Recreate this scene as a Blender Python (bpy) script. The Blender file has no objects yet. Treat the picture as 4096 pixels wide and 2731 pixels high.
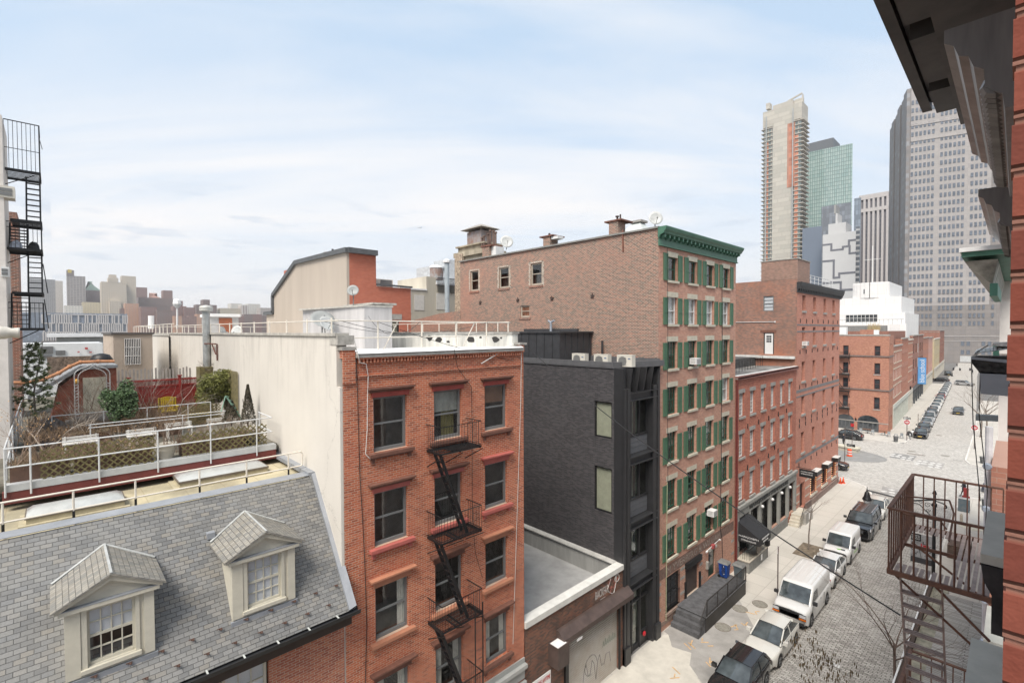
import bpy,math,random
from math import sin,cos,pi,radians,hypot,floor
from mathutils import Vector,Matrix,Quaternion
random.seed(7)
SC=bpy.context.scene
COL=SC.collection
H=18.15
FPX,YAW,PITCH,ROLL=1924.5,radians(46.4),radians(1.274),radians(.217)
_f=Vector((-sin(YAW)*cos(PITCH),cos(YAW)*cos(PITCH),-sin(PITCH)))
_r=Vector((cos(YAW),sin(YAW),0));_d=_f.cross(_r)
RT=_r*cos(ROLL)+_d*sin(ROLL);DN=-_r*sin(ROLL)+_d*cos(ROLL)
cd=bpy.data.cameras.new('camera');cam=bpy.data.objects.new('camera',cd);COL.objects.link(cam)
cd.sensor_width=36;cd.lens=FPX/4096*36;cd.clip_start=.05;cd.clip_end=9000
cam.matrix_world=Matrix(((RT.x,-DN.x,-_f.x,0),(RT.y,-DN.y,-_f.y,0),(RT.z,-DN.z,-_f.z,H),(0,0,0,1)))
SC.camera=cam
def ray(x,y):
 return _f*FPX+RT*(x*1.741497-2048)+DN*(y*1.741497-1365.5)
def aX(x,y,X):
 d=ray(x,y);p=d*(X/d.x);return Vector((p.x,p.y,p.z+H))
def aY(x,y,Y):
 d=ray(x,y);p=d*(Y/d.y);return Vector((p.x,p.y,p.z+H))
def aZ(x,y,Z):
 d=ray(x,y);p=d*((Z-H)/d.z);return Vector((p.x,p.y,p.z+H))
class NT:
 def __init__(s,tree):s.t=tree;s.n=tree.nodes;s.l=tree.links
 def new(s,typ,**kw):
  n=s.n.new(typ)
  for k,v in kw.items():setattr(n,k,v)
  return n
 def put(s,sock,v):
  if isinstance(v,bpy.types.NodeSocket):s.l.new(v,sock)
  elif isinstance(v,(tuple,list))and len(v)==3 and sock.type=='RGBA':sock.default_value=(*v,1)
  else:sock.default_value=v
 def m(s,op,a,b=None,c=None,clamp=False):
  n=s.new('ShaderNodeMath',operation=op,use_clamp=clamp);s.put(n.inputs[0],a)
  if b is not None:s.put(n.inputs[1],b)
  if c is not None:s.put(n.inputs[2],c)
  return n.outputs[0]
 def vm(s,op,a,b=None,scale=None):
  n=s.new('ShaderNodeVectorMath',operation=op);s.put(n.inputs[0],a)
  if b is not None:s.put(n.inputs[1],b)
  if scale is not None:s.put(n.inputs[3],scale)
  return n.outputs[0]
 def sep(s,v):
  n=s.new('ShaderNodeSeparateXYZ');s.l.new(v,n.inputs[0]);return n.outputs
 def comb(s,x,y,z=0.):
  n=s.new('ShaderNodeCombineXYZ');s.put(n.inputs[0],x);s.put(n.inputs[1],y);s.put(n.inputs[2],z);return n.outputs[0]
 def noise(s,vec,scale,detail=4,rough=.6,dist=0.):
  n=s.new('ShaderNodeTexNoise');s.put(n.inputs['Vector'],vec);n.inputs['Scale'].default_value=scale
  n.inputs['Detail'].default_value=detail;n.inputs['Roughness'].default_value=rough;n.inputs['Distortion'].default_value=dist
  return n.outputs['Fac']
 def ramp(s,f,stops,interp='LINEAR'):
  n=s.new('ShaderNodeValToRGB');s.l.new(f,n.inputs[0]);r=n.color_ramp;r.interpolation=interp
  while len(r.elements)<len(stops):r.elements.new(.5)
  for e,(p,c)in zip(r.elements,stops):
   e.position=p;e.color=(*c,1)if isinstance(c,tuple)else(c,c,c,1)
  return n.outputs[0]
 def mix(s,f,a,b,blend='MIX'):
  n=s.new('ShaderNodeMix',data_type='RGBA',blend_type=blend);s.put(n.inputs[0],f);s.put(n.inputs[6],a);s.put(n.inputs[7],b);return n.outputs[2]
 def mr(s,v,a,b,c=0.,d=1.):
  n=s.new('ShaderNodeMapRange');s.put(n.inputs[0],v);n.inputs[1].default_value=a;n.inputs[2].default_value=b
  n.inputs[3].default_value=c;n.inputs[4].default_value=d;return n.outputs[0]
def newmat(name):
 m=bpy.data.materials.new(name);m.use_nodes=True;t=NT(m.node_tree);b=m.node_tree.nodes['Principled BSDF']
 return m,t,b
def objco(t):return t.new('ShaderNodeTexCoord').outputs['Object']
_MC={}
def pbr(name,col=(.5,.5,.5),rough=.6,metal=0.,var=.15,scale=3.,col2=None,streak=False,bump=0.,bscale=40.,spec=.5,coat=0.):
 if name in _MC:return _MC[name]
 m,t,b=newmat(name);P=objco(t)
 if streak:
  x=t.sep(P);P2=t.comb(x[0],x[1],t.m('MULTIPLY',x[2],.12));n=t.noise(P2,scale,5,.65)
 else:n=t.noise(P,scale,5,.65)
 f=t.mr(n,.3,.7)
 c2=col2 if col2 else tuple(c*(1-2*var)for c in col);c1=col if col2 else tuple(min(1,c*(1+var*.6))for c in col)
 t.put(b.inputs['Base Color'],t.mix(f,c2,c1))
 b.inputs['Roughness'].default_value=rough;b.inputs['Metallic'].default_value=metal
 b.inputs['Specular IOR Level'].default_value=spec;b.inputs['Coat Weight'].default_value=coat;b.inputs['Coat Roughness'].default_value=.05
 if bump:
  bn=t.new('ShaderNodeBump');bn.inputs['Strength'].default_value=bump;bn.inputs['Distance'].default_value=.02
  t.put(bn.inputs['Height'],t.noise(P,bscale,3,.6));t.l.new(bn.outputs[0],b.inputs['Normal'])
 _MC[name]=m;return m
def masonry(name,w,h,mw,palette,mortar,mode='wall',stain=.35,stcol=(.05,.045,.04),stscale=.35,rough=.85,bump=.5,off=.5,patch=None,spec=.3,vscale=1.,streak=.5,warp=0.):
 """bonded units (bricks, slates, setts, flags) worked out cell by cell; palette = tones of single units"""
 if name in _MC:return _MC[name]
 m,t,b=newmat(name);P=objco(t);x=t.sep(P)
 if mode=='wall':u=t.m('ADD',x[0],x[1]);v=x[2]
 elif mode=='slope':u=x[1];v=t.m('MULTIPLY',x[2],vscale)
 elif mode=='slopex':u=x[0];v=t.m('MULTIPLY',x[2],vscale)
 else:u=x[0];v=x[1]
 if warp:
  wn=t.noise(P,.6,2,.5);u=t.m('ADD',u,t.m('MULTIPLY',wn,warp));v=t.m('ADD',v,t.m('MULTIPLY',t.noise(t.vm('ADD',P,(9.,4.,2.)),.6,2,.5),warp))
 vr=t.m('DIVIDE',v,h);row=t.m('FLOOR',vr);fy=t.m('FRACT',vr)
 uu=t.m('ADD',t.m('DIVIDE',u,w),t.m('MULTIPLY',t.m('FLOORED_MODULO',row,2.),off))
 if off not in(.5,0.):uu=t.m('ADD',t.m('DIVIDE',u,w),t.m('MULTIPLY',row,off))
 colm=t.m('FLOOR',uu);fx=t.m('FRACT',uu)
 ex=t.m('MULTIPLY',t.m('MINIMUM',fx,t.m('SUBTRACT',1.,fx)),w);ey=t.m('MULTIPLY',t.m('MINIMUM',fy,t.m('SUBTRACT',1.,fy)),h)
 e=t.m('MINIMUM',ex,ey)
 jn=t.m('MULTIPLY',t.noise(P,9.,3,.6),mw*.5)
 brick=t.mr(t.m('SUBTRACT',e,jn),mw*.1,mw*.5)
 wn=t.new('ShaderNodeTexWhiteNoise',noise_dimensions='2D');t.put(wn.inputs['Vector'],t.comb(colm,row))
 n=len(palette);pc=t.ramp(wn.outputs['Value'],[(i/n,c)for i,c in enumerate(palette)],'CONSTANT')
 fine=t.noise(P,26.,3,.7);pc=t.mix(t.mr(fine,.25,.75,.0,.35),pc,tuple(c*.55 for c in palette[0]))
 c=t.mix(brick,mortar,pc)
 big=t.noise(P,stscale,6,.62);sx=t.comb(x[0],x[1],t.m('MULTIPLY',x[2],.1))if mode=='wall' else P
 st=t.noise(sx,1.6,4,.6)
 f=t.m('ADD',t.m('MULTIPLY',t.mr(big,.42,.75),stain),t.m('MULTIPLY',t.mr(st,.52,.8),stain*streak),clamp=True)
 c=t.mix(f,c,stcol)
 if patch:
  pn=t.noise(t.vm('ADD',P,(31.,7.,3.)),patch[1],4,.6);c=t.mix(t.m('MULTIPLY',t.mr(pn,.5,.72),patch[2]),c,patch[0])
 t.put(b.inputs['Base Color'],c);b.inputs['Roughness'].default_value=rough;b.inputs['Specular IOR Level'].default_value=spec
 if bump:
  bn=t.new('ShaderNodeBump');bn.inputs['Strength'].default_value=bump;bn.inputs['Distance'].default_value=.015
  t.put(bn.inputs['Height'],t.m('ADD',brick,t.m('MULTIPLY',t.m('ADD',fine,wn.outputs['Value']),.3)));t.l.new(bn.outputs[0],b.inputs['Normal'])
 _MC[name]=m;return m
def glass_clear(name='glass',tint=(.94,.96,.95),refl=.95):
 if name in _MC:return _MC[name]
 m=bpy.data.materials.new(name);m.use_nodes=True;t=NT(m.node_tree);t.n.clear()
 o=t.new('ShaderNodeOutputMaterial');mx=t.new('ShaderNodeMixShader');tr=t.new('ShaderNodeBsdfTransparent');gl=t.new('ShaderNodeBsdfGlossy')
 tr.inputs[0].default_value=(*tint,1);gl.inputs['Roughness'].default_value=.02;gl.inputs[0].default_value=(refl,refl,refl,1)
 lw=t.new('ShaderNodeLayerWeight');lw.inputs[0].default_value=.5;fr=t.m('ADD',t.m('MULTIPLY',t.m('POWER',lw.outputs['Facing'],4.),.8),.09)
 bn=t.new('ShaderNodeBump');bn.inputs['Strength'].default_value=.04;t.put(bn.inputs['Height'],t.noise(objco(t),1.6,2,.5));t.l.new(bn.outputs[0],gl.inputs['Normal'])
 t.l.new(fr,mx.inputs[0]);t.l.new(tr.outputs[0],mx.inputs[1]);t.l.new(gl.outputs[0],mx.inputs[2]);t.l.new(mx.outputs[0],o.inputs[0])
 _MC[name]=m;return m
def dark_glass(name='dark_glass',col=(.03,.035,.04),rough=.06,var=.3):
 if name in _MC:return _MC[name]
 m,t,b=newmat(name);P=objco(t);n=t.noise(P,.9,3,.6)
 t.put(b.inputs['Base Color'],t.mix(t.mr(n,.35,.65),tuple(c*(1-var)for c in col),tuple(c*(1+var*2)for c in col)))
 b.inputs['Roughness'].default_value=rough;b.inputs['Specular IOR Level'].default_value=.9
 bn=t.new('ShaderNodeBump');bn.inputs['Strength'].default_value=.05;t.put(bn.inputs['Height'],t.noise(P,2.,2,.5));t.l.new(bn.outputs[0],b.inputs['Normal'])
 _MC[name]=m;return m
WO={}
def tag(o,label=None,cat=None,group=None,kind=None):
 if label:o['label']=label
 if cat:o['category']=cat
 if group:o['group']=group
 if kind:o['kind']=kind
 return o
def empty(name,loc,label,cat,group=None,rz=0.):
 o=bpy.data.objects.new(name,None);COL.objects.link(o);o.location=loc;o.rotation_euler[2]=rz
 o.empty_display_size=.2;WO[o.name]=Vector(loc);return tag(o,label,cat,group)
def kids(o):return[c for c in bpy.data.objects if c.parent==o]
def copy_tree(o,loc=None,rz=None,label=None,parent=None,km=None):
 if km is None:
  km={}
  for c in bpy.data.objects:
   if c.parent:km.setdefault(c.parent.name,[]).append(c)
 c=o.copy();COL.objects.link(c)
 if parent:c.parent=parent
 if loc is not None:c.location=loc
 if rz is not None:c.rotation_euler[2]=rz
 if label:c['label']=label
 for k in km.get(o.name,[]):copy_tree(k,parent=c,km=km)
 return c
class F:
 def __init__(s,O,U,N):s.O=Vector(O);s.U=Vector(U).normalized();s.N=Vector(N).normalized();s.V=Vector((0,0,1))
 def p(s,u,v,n=0.):return s.O+s.U*u+s.V*v+s.N*n
class MB:
 def __init__(s):s.v=[];s.f=[]
 def add(s,vs,fs):
  k=len(s.v);s.v+=[Vector(v)for v in vs];s.f+=[tuple(i+k for i in f)for f in fs];return s
 def box(s,x0,x1,y0,y1,z0,z1):return s.hexa([(x,y,z)for z in(z0,z1)for(x,y)in((x0,y0),(x1,y0),(x1,y1),(x0,y1))])
 def hexa(s,p):return s.add(p,[(0,3,2,1),(4,5,6,7),(0,1,5,4),(1,2,6,5),(2,3,7,6),(3,0,4,7)])
 def fb(s,fr,u0,u1,v0,v1,n0,n1):return s.hexa([fr.p(u,v,n)for v in(v0,v1)for(u,n)in((u0,n0),(u1,n0),(u1,n1),(u0,n1))])
 def quad(s,*p):return s.add(p,[tuple(range(len(p)))])
 def prism(s,poly,off):
  n=len(poly);off=Vector(off);a=[Vector(p)for p in poly]
  return s.add(a+[p+off for p in a],[tuple(range(n))[::-1],tuple(range(n,2*n))]+[(i,(i+1)%n,(i+1)%n+n,i+n)for i in range(n)])
 def tube(s,a,b,r,n=6,r2=None,cap=True):
  a=Vector(a);b=Vector(b);d=(b-a)
  if d.length<1e-6:return s
  d.normalize();q=Vector((0,0,1))if abs(d.z)<.9 else Vector((1,0,0));e=d.cross(q).normalized();g=d.cross(e);r2=r if r2 is None else r2
  vs=[a+(e*cos(2*pi*i/n)+g*sin(2*pi*i/n))*r for i in range(n)]+[b+(e*cos(2*pi*i/n)+g*sin(2*pi*i/n))*r2 for i in range(n)]
  fs=[(i,(i+1)%n,(i+1)%n+n,i+n)for i in range(n)]
  if cap:fs+=[tuple(range(n))[::-1],tuple(range(n,2*n))]
  return s.add(vs,fs)
 def path(s,pts,r,n=6,r2=None):
  k=len(pts)-1
  for i in range(k):
   ra=r if r2 is None else r+(r2-r)*i/k;rb=r if r2 is None else r+(r2-r)*(i+1)/k
   s.tube(pts[i],pts[i+1],ra,n,rb)
  return s
 def lathe(s,c,prof,n=16,axis=(0,0,1)):
  c=Vector(c);ax=Vector(axis).normalized();q=Vector((1,0,0))if abs(ax.x)<.9 else Vector((0,1,0));e=ax.cross(q).normalized();g=ax.cross(e)
  vs=[c+ax*h+(e*cos(2*pi*i/n)+g*sin(2*pi*i/n))*r for r,h in prof for i in range(n)]
  fs=[(j*n+i,j*n+(i+1)%n,(j+1)*n+(i+1)%n,(j+1)*n+i)for j in range(len(prof)-1)for i in range(n)]
  fs+=[tuple(range(n))[::-1],tuple(range((len(prof)-1)*n,len(prof)*n))]
  return s.add(vs,fs)
 def bar(s,a,b,w,h,up=(0,0,1)):
  a=Vector(a);b=Vector(b);d=(b-a).normalized();up=Vector(up)
  if abs(d.dot(up))>.95:up=Vector((1,0,0))
  e=d.cross(up).normalized()*w/2;g=e.cross(d).normalized()*h/2
  return s.hexa([a-e-g,a+e-g,b+e-g,b-e-g,a-e+g,a+e+g,b+e+g,b-e+g])
 def wall(s,fr,u0,u1,v0,v1,holes,depth,n0=0.):
  us=sorted({u0,u1,*[min(max(h[i],u0),u1)for h in holes for i in(0,1)]});vs=sorted({v0,v1,*[min(max(h[i],v0),v1)for h in holes for i in(2,3)]})
  for a,b in zip(us,us[1:]):
   for c,d in zip(vs,vs[1:]):
    mu,mv=(a+b)/2,(c+d)/2
    if any(h[0]<mu<h[1]and h[2]<mv<h[3]for h in holes):continue
    s.quad(fr.p(a,c,n0),fr.p(b,c,n0),fr.p(b,d,n0),fr.p(a,d,n0))
  for h in holes:
   a,b,c,d=h[:4]
   for(p,q)in(((a,c),(b,c)),((b,c),(b,d)),((b,d),(a,d)),((a,d),(a,c))):
    s.quad(fr.p(*p,n0),fr.p(*q,n0),fr.p(*q,n0-depth),fr.p(*p,n0-depth))
  return s
 def mesh(s,name,mat,smooth=False,org=Vector((0,0,0))):
  me=bpy.data.meshes.new(name);me.from_pydata([tuple(v-org)for v in s.v],[],s.f);me.materials.append(mat)
  if smooth:me.shade_smooth()
  me.update();return me
 def build(s,name,mat,parent=None,smooth=False,local=False,org=None):
  w=WO.get(parent.name,Vector((0,0,0)))if parent and not local else Vector((0,0,0))
  if org is not None:org=Vector(org)
  base=org if org is not None else(w if parent else Vector((0,0,0)))
  me=s.mesh(name,mat,smooth,base)
  o=bpy.data.objects.new(name,me);COL.objects.link(o)
  if parent:o.parent=parent
  o.location=base-w if parent else base
  if not local:WO[o.name]=base
  return o
def top(mb,name,mat,label,cat,group=None,smooth=False,org=None):
 if org is None:
  xs=[v.x for v in mb.v];ys=[v.y for v in mb.v];zs=[v.z for v in mb.v];org=((min(xs)+max(xs))/2,(min(ys)+max(ys))/2,min(zs))
 return tag(mb.build(name,mat,None,smooth,org=org),label,cat,group)
def struct(mb,name,mat):return tag(mb.build(name,mat),kind='structure')
def text(name,s,fr,u,v,n,width,height,mat,parent=None,depth=.01,bold=0.,shear=0.,vert=False,vflip=False):
 cu=bpy.data.curves.new(name,'FONT');cu.body=s;cu.size=1;cu.extrude=.5;cu.offset=bold;cu.shear=shear;cu.resolution_u=3
 o=bpy.data.objects.new(name,cu);COL.objects.link(o);bpy.context.view_layer.update()
 me0=bpy.data.meshes.new_from_object(o.evaluated_get(bpy.context.evaluated_depsgraph_get()));pts=[q.co.copy()for q in me0.vertices];fs=[tuple(p.vertices)for p in me0.polygons]
 bpy.data.objects.remove(o);bpy.data.meshes.remove(me0)
 x0=min(p.x for p in pts);x1=max(p.x for p in pts);y0=min(p.y for p in pts);y1=max(p.y for p in pts)
 mb=MB();vs=[]
 for p in pts:
  a=(p.x-x0)/(x1-x0)*width;b=(p.y-y0)/(y1-y0)*height;d=(p.z+.5)*depth
  vs.append(fr.p(u+a,v+b,n+d)if not vert else fr.p(u-b,v+a,n+d))
 mb.add(vs,fs);return mb.build(name,mat,parent)
WC={}
def window(parent,fr,u0,u1,v0,v1,st,depth=.12,name='window'):
 """st: mat, fw, grid (cols, rows per sash), glass, sash(bool), curtain/blind (mat, share)"""
 key=(st['id'],round(u1-u0,3),round(v1-v0,3),tuple(round(c,4)for c in(*fr.U,*fr.N)),round(depth,3),parent.name if st.get('uniq')else 0)
 if key not in WC:
  W,Hh=u1-u0,v1-v0;g=F((0,0,0),fr.U,fr.N);fw=st.get('fw',.05);mb=MB();d=-depth
  mb.fb(g,0,fw,0,Hh,d-.06,d+.02).fb(g,W-fw,W,0,Hh,d-.06,d+.02).fb(g,fw,W-fw,0,fw*1.3,d-.06,d+.03).fb(g,fw,W-fw,Hh-fw,Hh,d-.06,d+.02)
  sm=st.get('sash',True);mid=Hh*st.get('mid',.5)
  if sm:mb.fb(g,fw,W-fw,mid-.025,mid+.03,d-.05,d+.012)
  c,r=st.get('grid',(1,1));mw=st.get('mw',.022)
  secs=[(fw*1.3,mid-.025),(mid+.03,Hh-fw)]if sm else[(fw*1.3,Hh-fw)]
  for a,b in secs:
   for i in range(1,c):x=fw+(W-2*fw)*i/c;mb.fb(g,x-mw/2,x+mw/2,a,b,d-.045,d+.004)
   for j in range(1,r):z=a+(b-a)*j/r;mb.fb(g,fw,W-fw,z-mw/2,z+mw/2,d-.043,d+.002)
  fm=mb.mesh('window',st['mat'])
  pb=MB();pb.quad(*[g.p(u,v,d-.02)for u,v in((fw*.5,fw*.5),(W-fw*.5,fw*.5),(W-fw*.5,Hh-fw*.5),(fw*.5,Hh-fw*.5))]);pm=pb.mesh('pane',st['glass'])
  ex=[]
  for nm,mt,a,b,c0,c1,nn in st.get('extra',[]):
   q=MB();k=10;us=[W*(a+(b-a)*i/k)for i in range(k+1)]
   for i in range(k):
    o0=.02*(i%2);o1=.02*((i+1)%2)if nm=='curtain' else o0
    if nm!='curtain':o0=o1=0
    q.quad(g.p(us[i],Hh*c0,d-nn-o0),g.p(us[i+1],Hh*c0,d-nn-o1),g.p(us[i+1],Hh*c1,d-nn-o1),g.p(us[i],Hh*c1,d-nn-o0))
   ex.append((nm,q.mesh(nm,mt)))
  WC[key]=(fm,pm,ex)
 fm,pm,ex=WC[key]
 o=bpy.data.objects.new(name,fm);COL.objects.link(o);o.parent=parent;pw=fr.p(u0,v0);o.location=pw-WO[parent.name];WO[o.name]=pw
 pn=bpy.data.objects.new('pane',pm);COL.objects.link(pn);pn.parent=o
 for nm,me in ex:
  e=bpy.data.objects.new(nm,me);COL.objects.link(e);e.parent=o
 return o
PC={}
def stamp(parent,name,mat,key,maker,loc):
 if key not in PC:
  q=MB();maker(q);PC[key]=q.mesh(name,mat)
 o=bpy.data.objects.new(name,PC[key]);COL.objects.link(o);o.parent=parent;o.location=Vector(loc)-WO[parent.name];WO[o.name]=Vector(loc);return o
def slab(parent,name,mat,fr,u0,u1,v0,v1,n0,n1):
 g=F((0,0,0),fr.U,fr.N);key=(name,mat.name,round(u1-u0,3),round(v1-v0,3),round(n0,3),round(n1,3),tuple(round(c,3)for c in(*fr.U,*fr.N)))
 return stamp(parent,name,mat,key,lambda q:q.fb(g,0,u1-u0,0,v1-v0,n0,n1),fr.p(u0,v0))
def aP(x,y,fr):
 d=ray(x,y);e=Vector((0,0,H));t=(fr.O-e).dot(fr.N)/d.dot(fr.N);p=e+d*t;return((p-fr.O).dot(fr.U),p.z)
def gridmat(name,wall,win,w,h,mw,rough=.5,spec=.5,tones=None,off=0.,stain=.1,stscale=.02,bump=0.):
 pal=tones or[win,tuple(c*.8 for c in win),tuple(min(1,c*1.25)for c in win),tuple(c*.95 for c in win)]
 return masonry(name,w,h,mw,pal,wall,'wall',stain=stain,stcol=tuple(c*.7 for c in wall),stscale=stscale,rough=rough,bump=bump,off=off,spec=spec,streak=0.)
def stained(name,col,dark,crack=True):
 """rendered wall: broad patches, runs below the coping, hairline cracks"""
 m,t,b=newmat(name);P=objco(t);x=t.sep(P)
 big=t.mr(t.noise(P,.35,5,.6),.4,.75);run=t.noise(t.comb(t.m('MULTIPLY',x[0],2.5),t.m('MULTIPLY',x[1],2.5),t.m('MULTIPLY',x[2],.35)),1.3,5,.65)
 c=t.mix(t.m('MULTIPLY',big,.35),col,dark);c=t.mix(t.m('MULTIPLY',t.mr(run,.5,.8),.22),c,dark)
 topd=t.m('MULTIPLY',t.mr(x[2],15.5,18.2),t.mr(run,.46,.7));c=t.mix(t.m('MULTIPLY',topd,.6),c,tuple(q*.8 for q in dark))
 if crack:
  v=t.new('ShaderNodeTexVoronoi',feature='DISTANCE_TO_EDGE');t.put(v.inputs['Vector'],t.vm('ADD',P,t.vm('SCALE',t.comb(t.noise(P,1.2,5,.7),t.noise(P,1.4,5,.7),t.noise(P,1.1,5,.7)),scale=1.6)));v.inputs['Scale'].default_value=.22
  ck=t.m('MULTIPLY',t.mr(v.outputs['Distance'],.0,.006,1.,0.),t.mr(t.noise(P,.3,2,.5),.5,.56));c=t.mix(t.m('MULTIPLY',ck,.45),c,tuple(q*.45 for q in dark))
 t.put(b.inputs['Base Color'],c);b.inputs['Roughness'].default_value=.92;b.inputs['Specular IOR Level'].default_value=.2
 bn=t.new('ShaderNodeBump');bn.inputs['Strength'].default_value=.25;bn.inputs['Distance'].default_value=.02;t.put(bn.inputs['Height'],t.m('ADD',t.noise(P,7.,4,.7),t.noise(P,.9,3,.5)));t.l.new(bn.outputs[0],b.inputs['Normal']);return m
W_=bpy.data.worlds.new('World');SC.world=W_;W_.use_nodes=True
t=NT(W_.node_tree);bg=W_.node_tree.nodes['Background']
SUN_EL,SUN_ROT=radians(54),radians(156)
sky=t.new('ShaderNodeTexSky',sky_type='NISHITA');sky.sun_disc=False;sky.sun_elevation=SUN_EL;sky.sun_rotation=SUN_ROT
sky.air_density=1.2;sky.dust_density=2.;sky.ozone_density=1.5
D=t.new('ShaderNodeTexCoord').outputs['Generated'];x=t.sep(D)
zz=t.m('MAXIMUM',x[2],0.)
inv=t.m('DIVIDE',1.,t.m('ADD',zz,.16))
px=t.m('MULTIPLY',x[0],inv);py=t.m('MULTIPLY',x[1],inv)
ca,sa=cos(radians(50)),sin(radians(50))
a=t.m('ADD',t.m('MULTIPLY',px,ca),t.m('MULTIPLY',py,sa));b_=t.m('SUBTRACT',t.m('MULTIPLY',py,ca),t.m('MULTIPLY',px,sa))
n1=t.noise(t.comb(t.m('MULTIPLY',a,.30),t.m('MULTIPLY',b_,1.15),4.3),1.35,7,.56,.55)
n2=t.noise(t.comb(t.m('MULTIPLY',a,.5),b_,8.1),.62,3,.5)
streak=t.mr(t.m('ADD',t.m('MULTIPLY',n1,.65),t.m('MULTIPLY',n2,.45)),.47,.72)
hor=t.mr(zz,.04,.38,.95,0.)
cloud=t.m('MAXIMUM',streak,hor,clamp=True)
ang=t.m('ARCTAN2',x[1],x[0])
n3=t.noise(t.comb(t.m('MULTIPLY',ang,9.),t.m('MULTIPLY',zz,46.),1.7),1.,3,.5)
low=t.m('MULTIPLY',t.mr(n3,.56,.68),t.m('MULTIPLY',t.mr(zz,.03,.07),t.mr(zz,.2,.3,1.,0.)))
skyc=t.mix(1.,sky.outputs[0],(.125,.155,.185),'MULTIPLY')
base=t.mix(.86,skyc,(.395,.495,.60))
c=t.mix(cloud,base,t.mix(t.mr(zz,.0,.5),(.68,.667,.665),(.635,.635,.645)))
c=t.mix(t.m('MULTIPLY',low,.6),c,(.42,.48,.56))
t.l.new(c,bg.inputs[0]);bg.inputs[1].default_value=1.0
sd=bpy.data.lights.new('sun','SUN');so=bpy.data.objects.new('sun',sd);COL.objects.link(so)
sd.energy=3.6;sd.angle=radians(30);sd.color=(1.,.93,.84)
sdir=Vector((sin(SUN_ROT)*cos(SUN_EL),cos(SUN_ROT)*cos(SUN_EL),sin(SUN_EL)))
so.rotation_euler=sdir.to_track_quat('Z','Y').to_euler()
SC.view_settings.view_transform='Standard';SC.view_settings.look='None';SC.view_settings.exposure=.64;SC.view_settings.gamma=1
SC.cycles.max_bounces=6;SC.cycles.transparent_max_bounces=12;SC.cycles.caustics_reflective=False;SC.cycles.caustics_refractive=False
asph=pbr('asphalt',(.16,.155,.15),.9,var=.2,scale=.4,bump=.3,bscale=60)
asph2=pbr('asphalt_patch_grey',(.24,.235,.225),.9,var=.12,scale=.8,bump=.3,bscale=60)
SETT=[(.44,.42,.385),(.36,.34,.31),(.52,.495,.46),(.46,.435,.40),(.29,.275,.25),(.58,.555,.515),(.41,.39,.36)]
cobble=masonry('granite_setts',.34,.135,.032,SETT,(.10,.09,.08),'floor',stain=.25,stcol=(.25,.23,.20),stscale=.2,rough=.55,bump=1.,warp=.25,streak=0.,patch=((.47,.45,.42),.5,.4))
cobble2=masonry('pale_setts',.25,.125,.022,[tuple(min(1,c*1.1)for c in k)for k in SETT],(.27,.255,.235),'floor',stain=.25,stcol=(.34,.32,.29),stscale=.15,rough=.6,bump=.6,warp=.3,streak=0.)
flags=masonry('pavement_flags',1.5,1.5,.035,[(.49,.465,.42),(.515,.485,.44),(.475,.45,.405),(.50,.475,.43)],(.33,.31,.28),'floor',stain=.4,stcol=(.34,.32,.29),stscale=.45,rough=.85,bump=.15,off=0.,streak=0.)
kerbm=pbr('kerb_stone',(.60,.58,.54),.8,var=.12,scale=2)
newc=pbr('new_concrete',(.53,.50,.44),.85,var=.1,scale=1.2)
darkc=pbr('old_dark_concrete',(.33,.315,.295),.88,var=.16,scale=.7)
g=MB();g.box(-130,1500,-1500,3000,-.6,-.02);struct(g,'ground',asph)
def sheet(name,mat,pts,z,th=.012):
 return struct(MB().prism([(x,y,z-th)for x,y in pts],(0,0,th)),name,mat)
BD=radians(-2.3);bu=Vector((sin(BD),cos(BD),0));bn_=Vector((cos(BD),-sin(BD),0))
def B2p(s,n=0.):v=Vector((-15.2,105,0))+bu*s+bn_*n;return(v.x,v.y)
sheet('cobbled_street',cobble,[(-10.75,-30),(-3.9,-30),(-3.9,66),(-10.75,66)],.0)
sheet('street_crossing',cobble2,[(-60,66),(26,66),(26,97.6),(-60,97.6)],.0)
sheet('far_street',cobble2,[(-12.2,97.6),(-4.0,97.6),B2p(150,10.9),B2p(250,12),B2p(250,3.5),B2p(140,3.2)],.0)
sheet('street_plaza',asph2,[(-15.2+4.6*cos(a*pi/20)*0,0)for a in range(0)]or[(-19.6+7.4*cos(a*pi/24),83.2+4.6*sin(a*pi/24))for a in range(48)],.016)
def pavement(name,pts,kerbs,z=.15,mat=None):
 o=struct(MB().prism([(x,y,-.01)for x,y in pts],(0,0,z+.01)),name,mat or flags)
 k=MB()
 for a,b in kerbs:
  k.bar((a[0],a[1],z/2+.003),(b[0],b[1],z/2+.003),.16,z+.012)
 tag(k.build('kerb',kerbm),kind='structure')
 return o
cor=[(-10.6,60.5),(-10.62,63.2),(-10.9,65.2),(-11.9,67.6),(-13.6,69.2),(-16,69.9),(-30,70.0)]
sheet('pavement',flags,[(-14.6,-30),(-10.6,-30)]+cor+[(-30,66.8),(-14.6,66.8)],.03,.05)
k=MB();pr_=[(-10.6,-30)]+cor
for a,b in zip(pr_,pr_[1:]):k.bar((a[0],a[1],.0),(b[0],b[1],.0),.17,.11)
tag(k.build('kerb',kerbm),kind='structure')
pavement('pavement_right',[(-4.0,-30),(.2,-30),(.2,72),(-1.5,72.5),(-3.3,70.5),(-4.0,66)],[((-4.05,-30),(-4.05,66)),((-4.05,66),(-3.35,70.5)),((-3.35,70.5),(-1.5,72.5)),((-1.5,72.5),(30,72.5))],.06)
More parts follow.
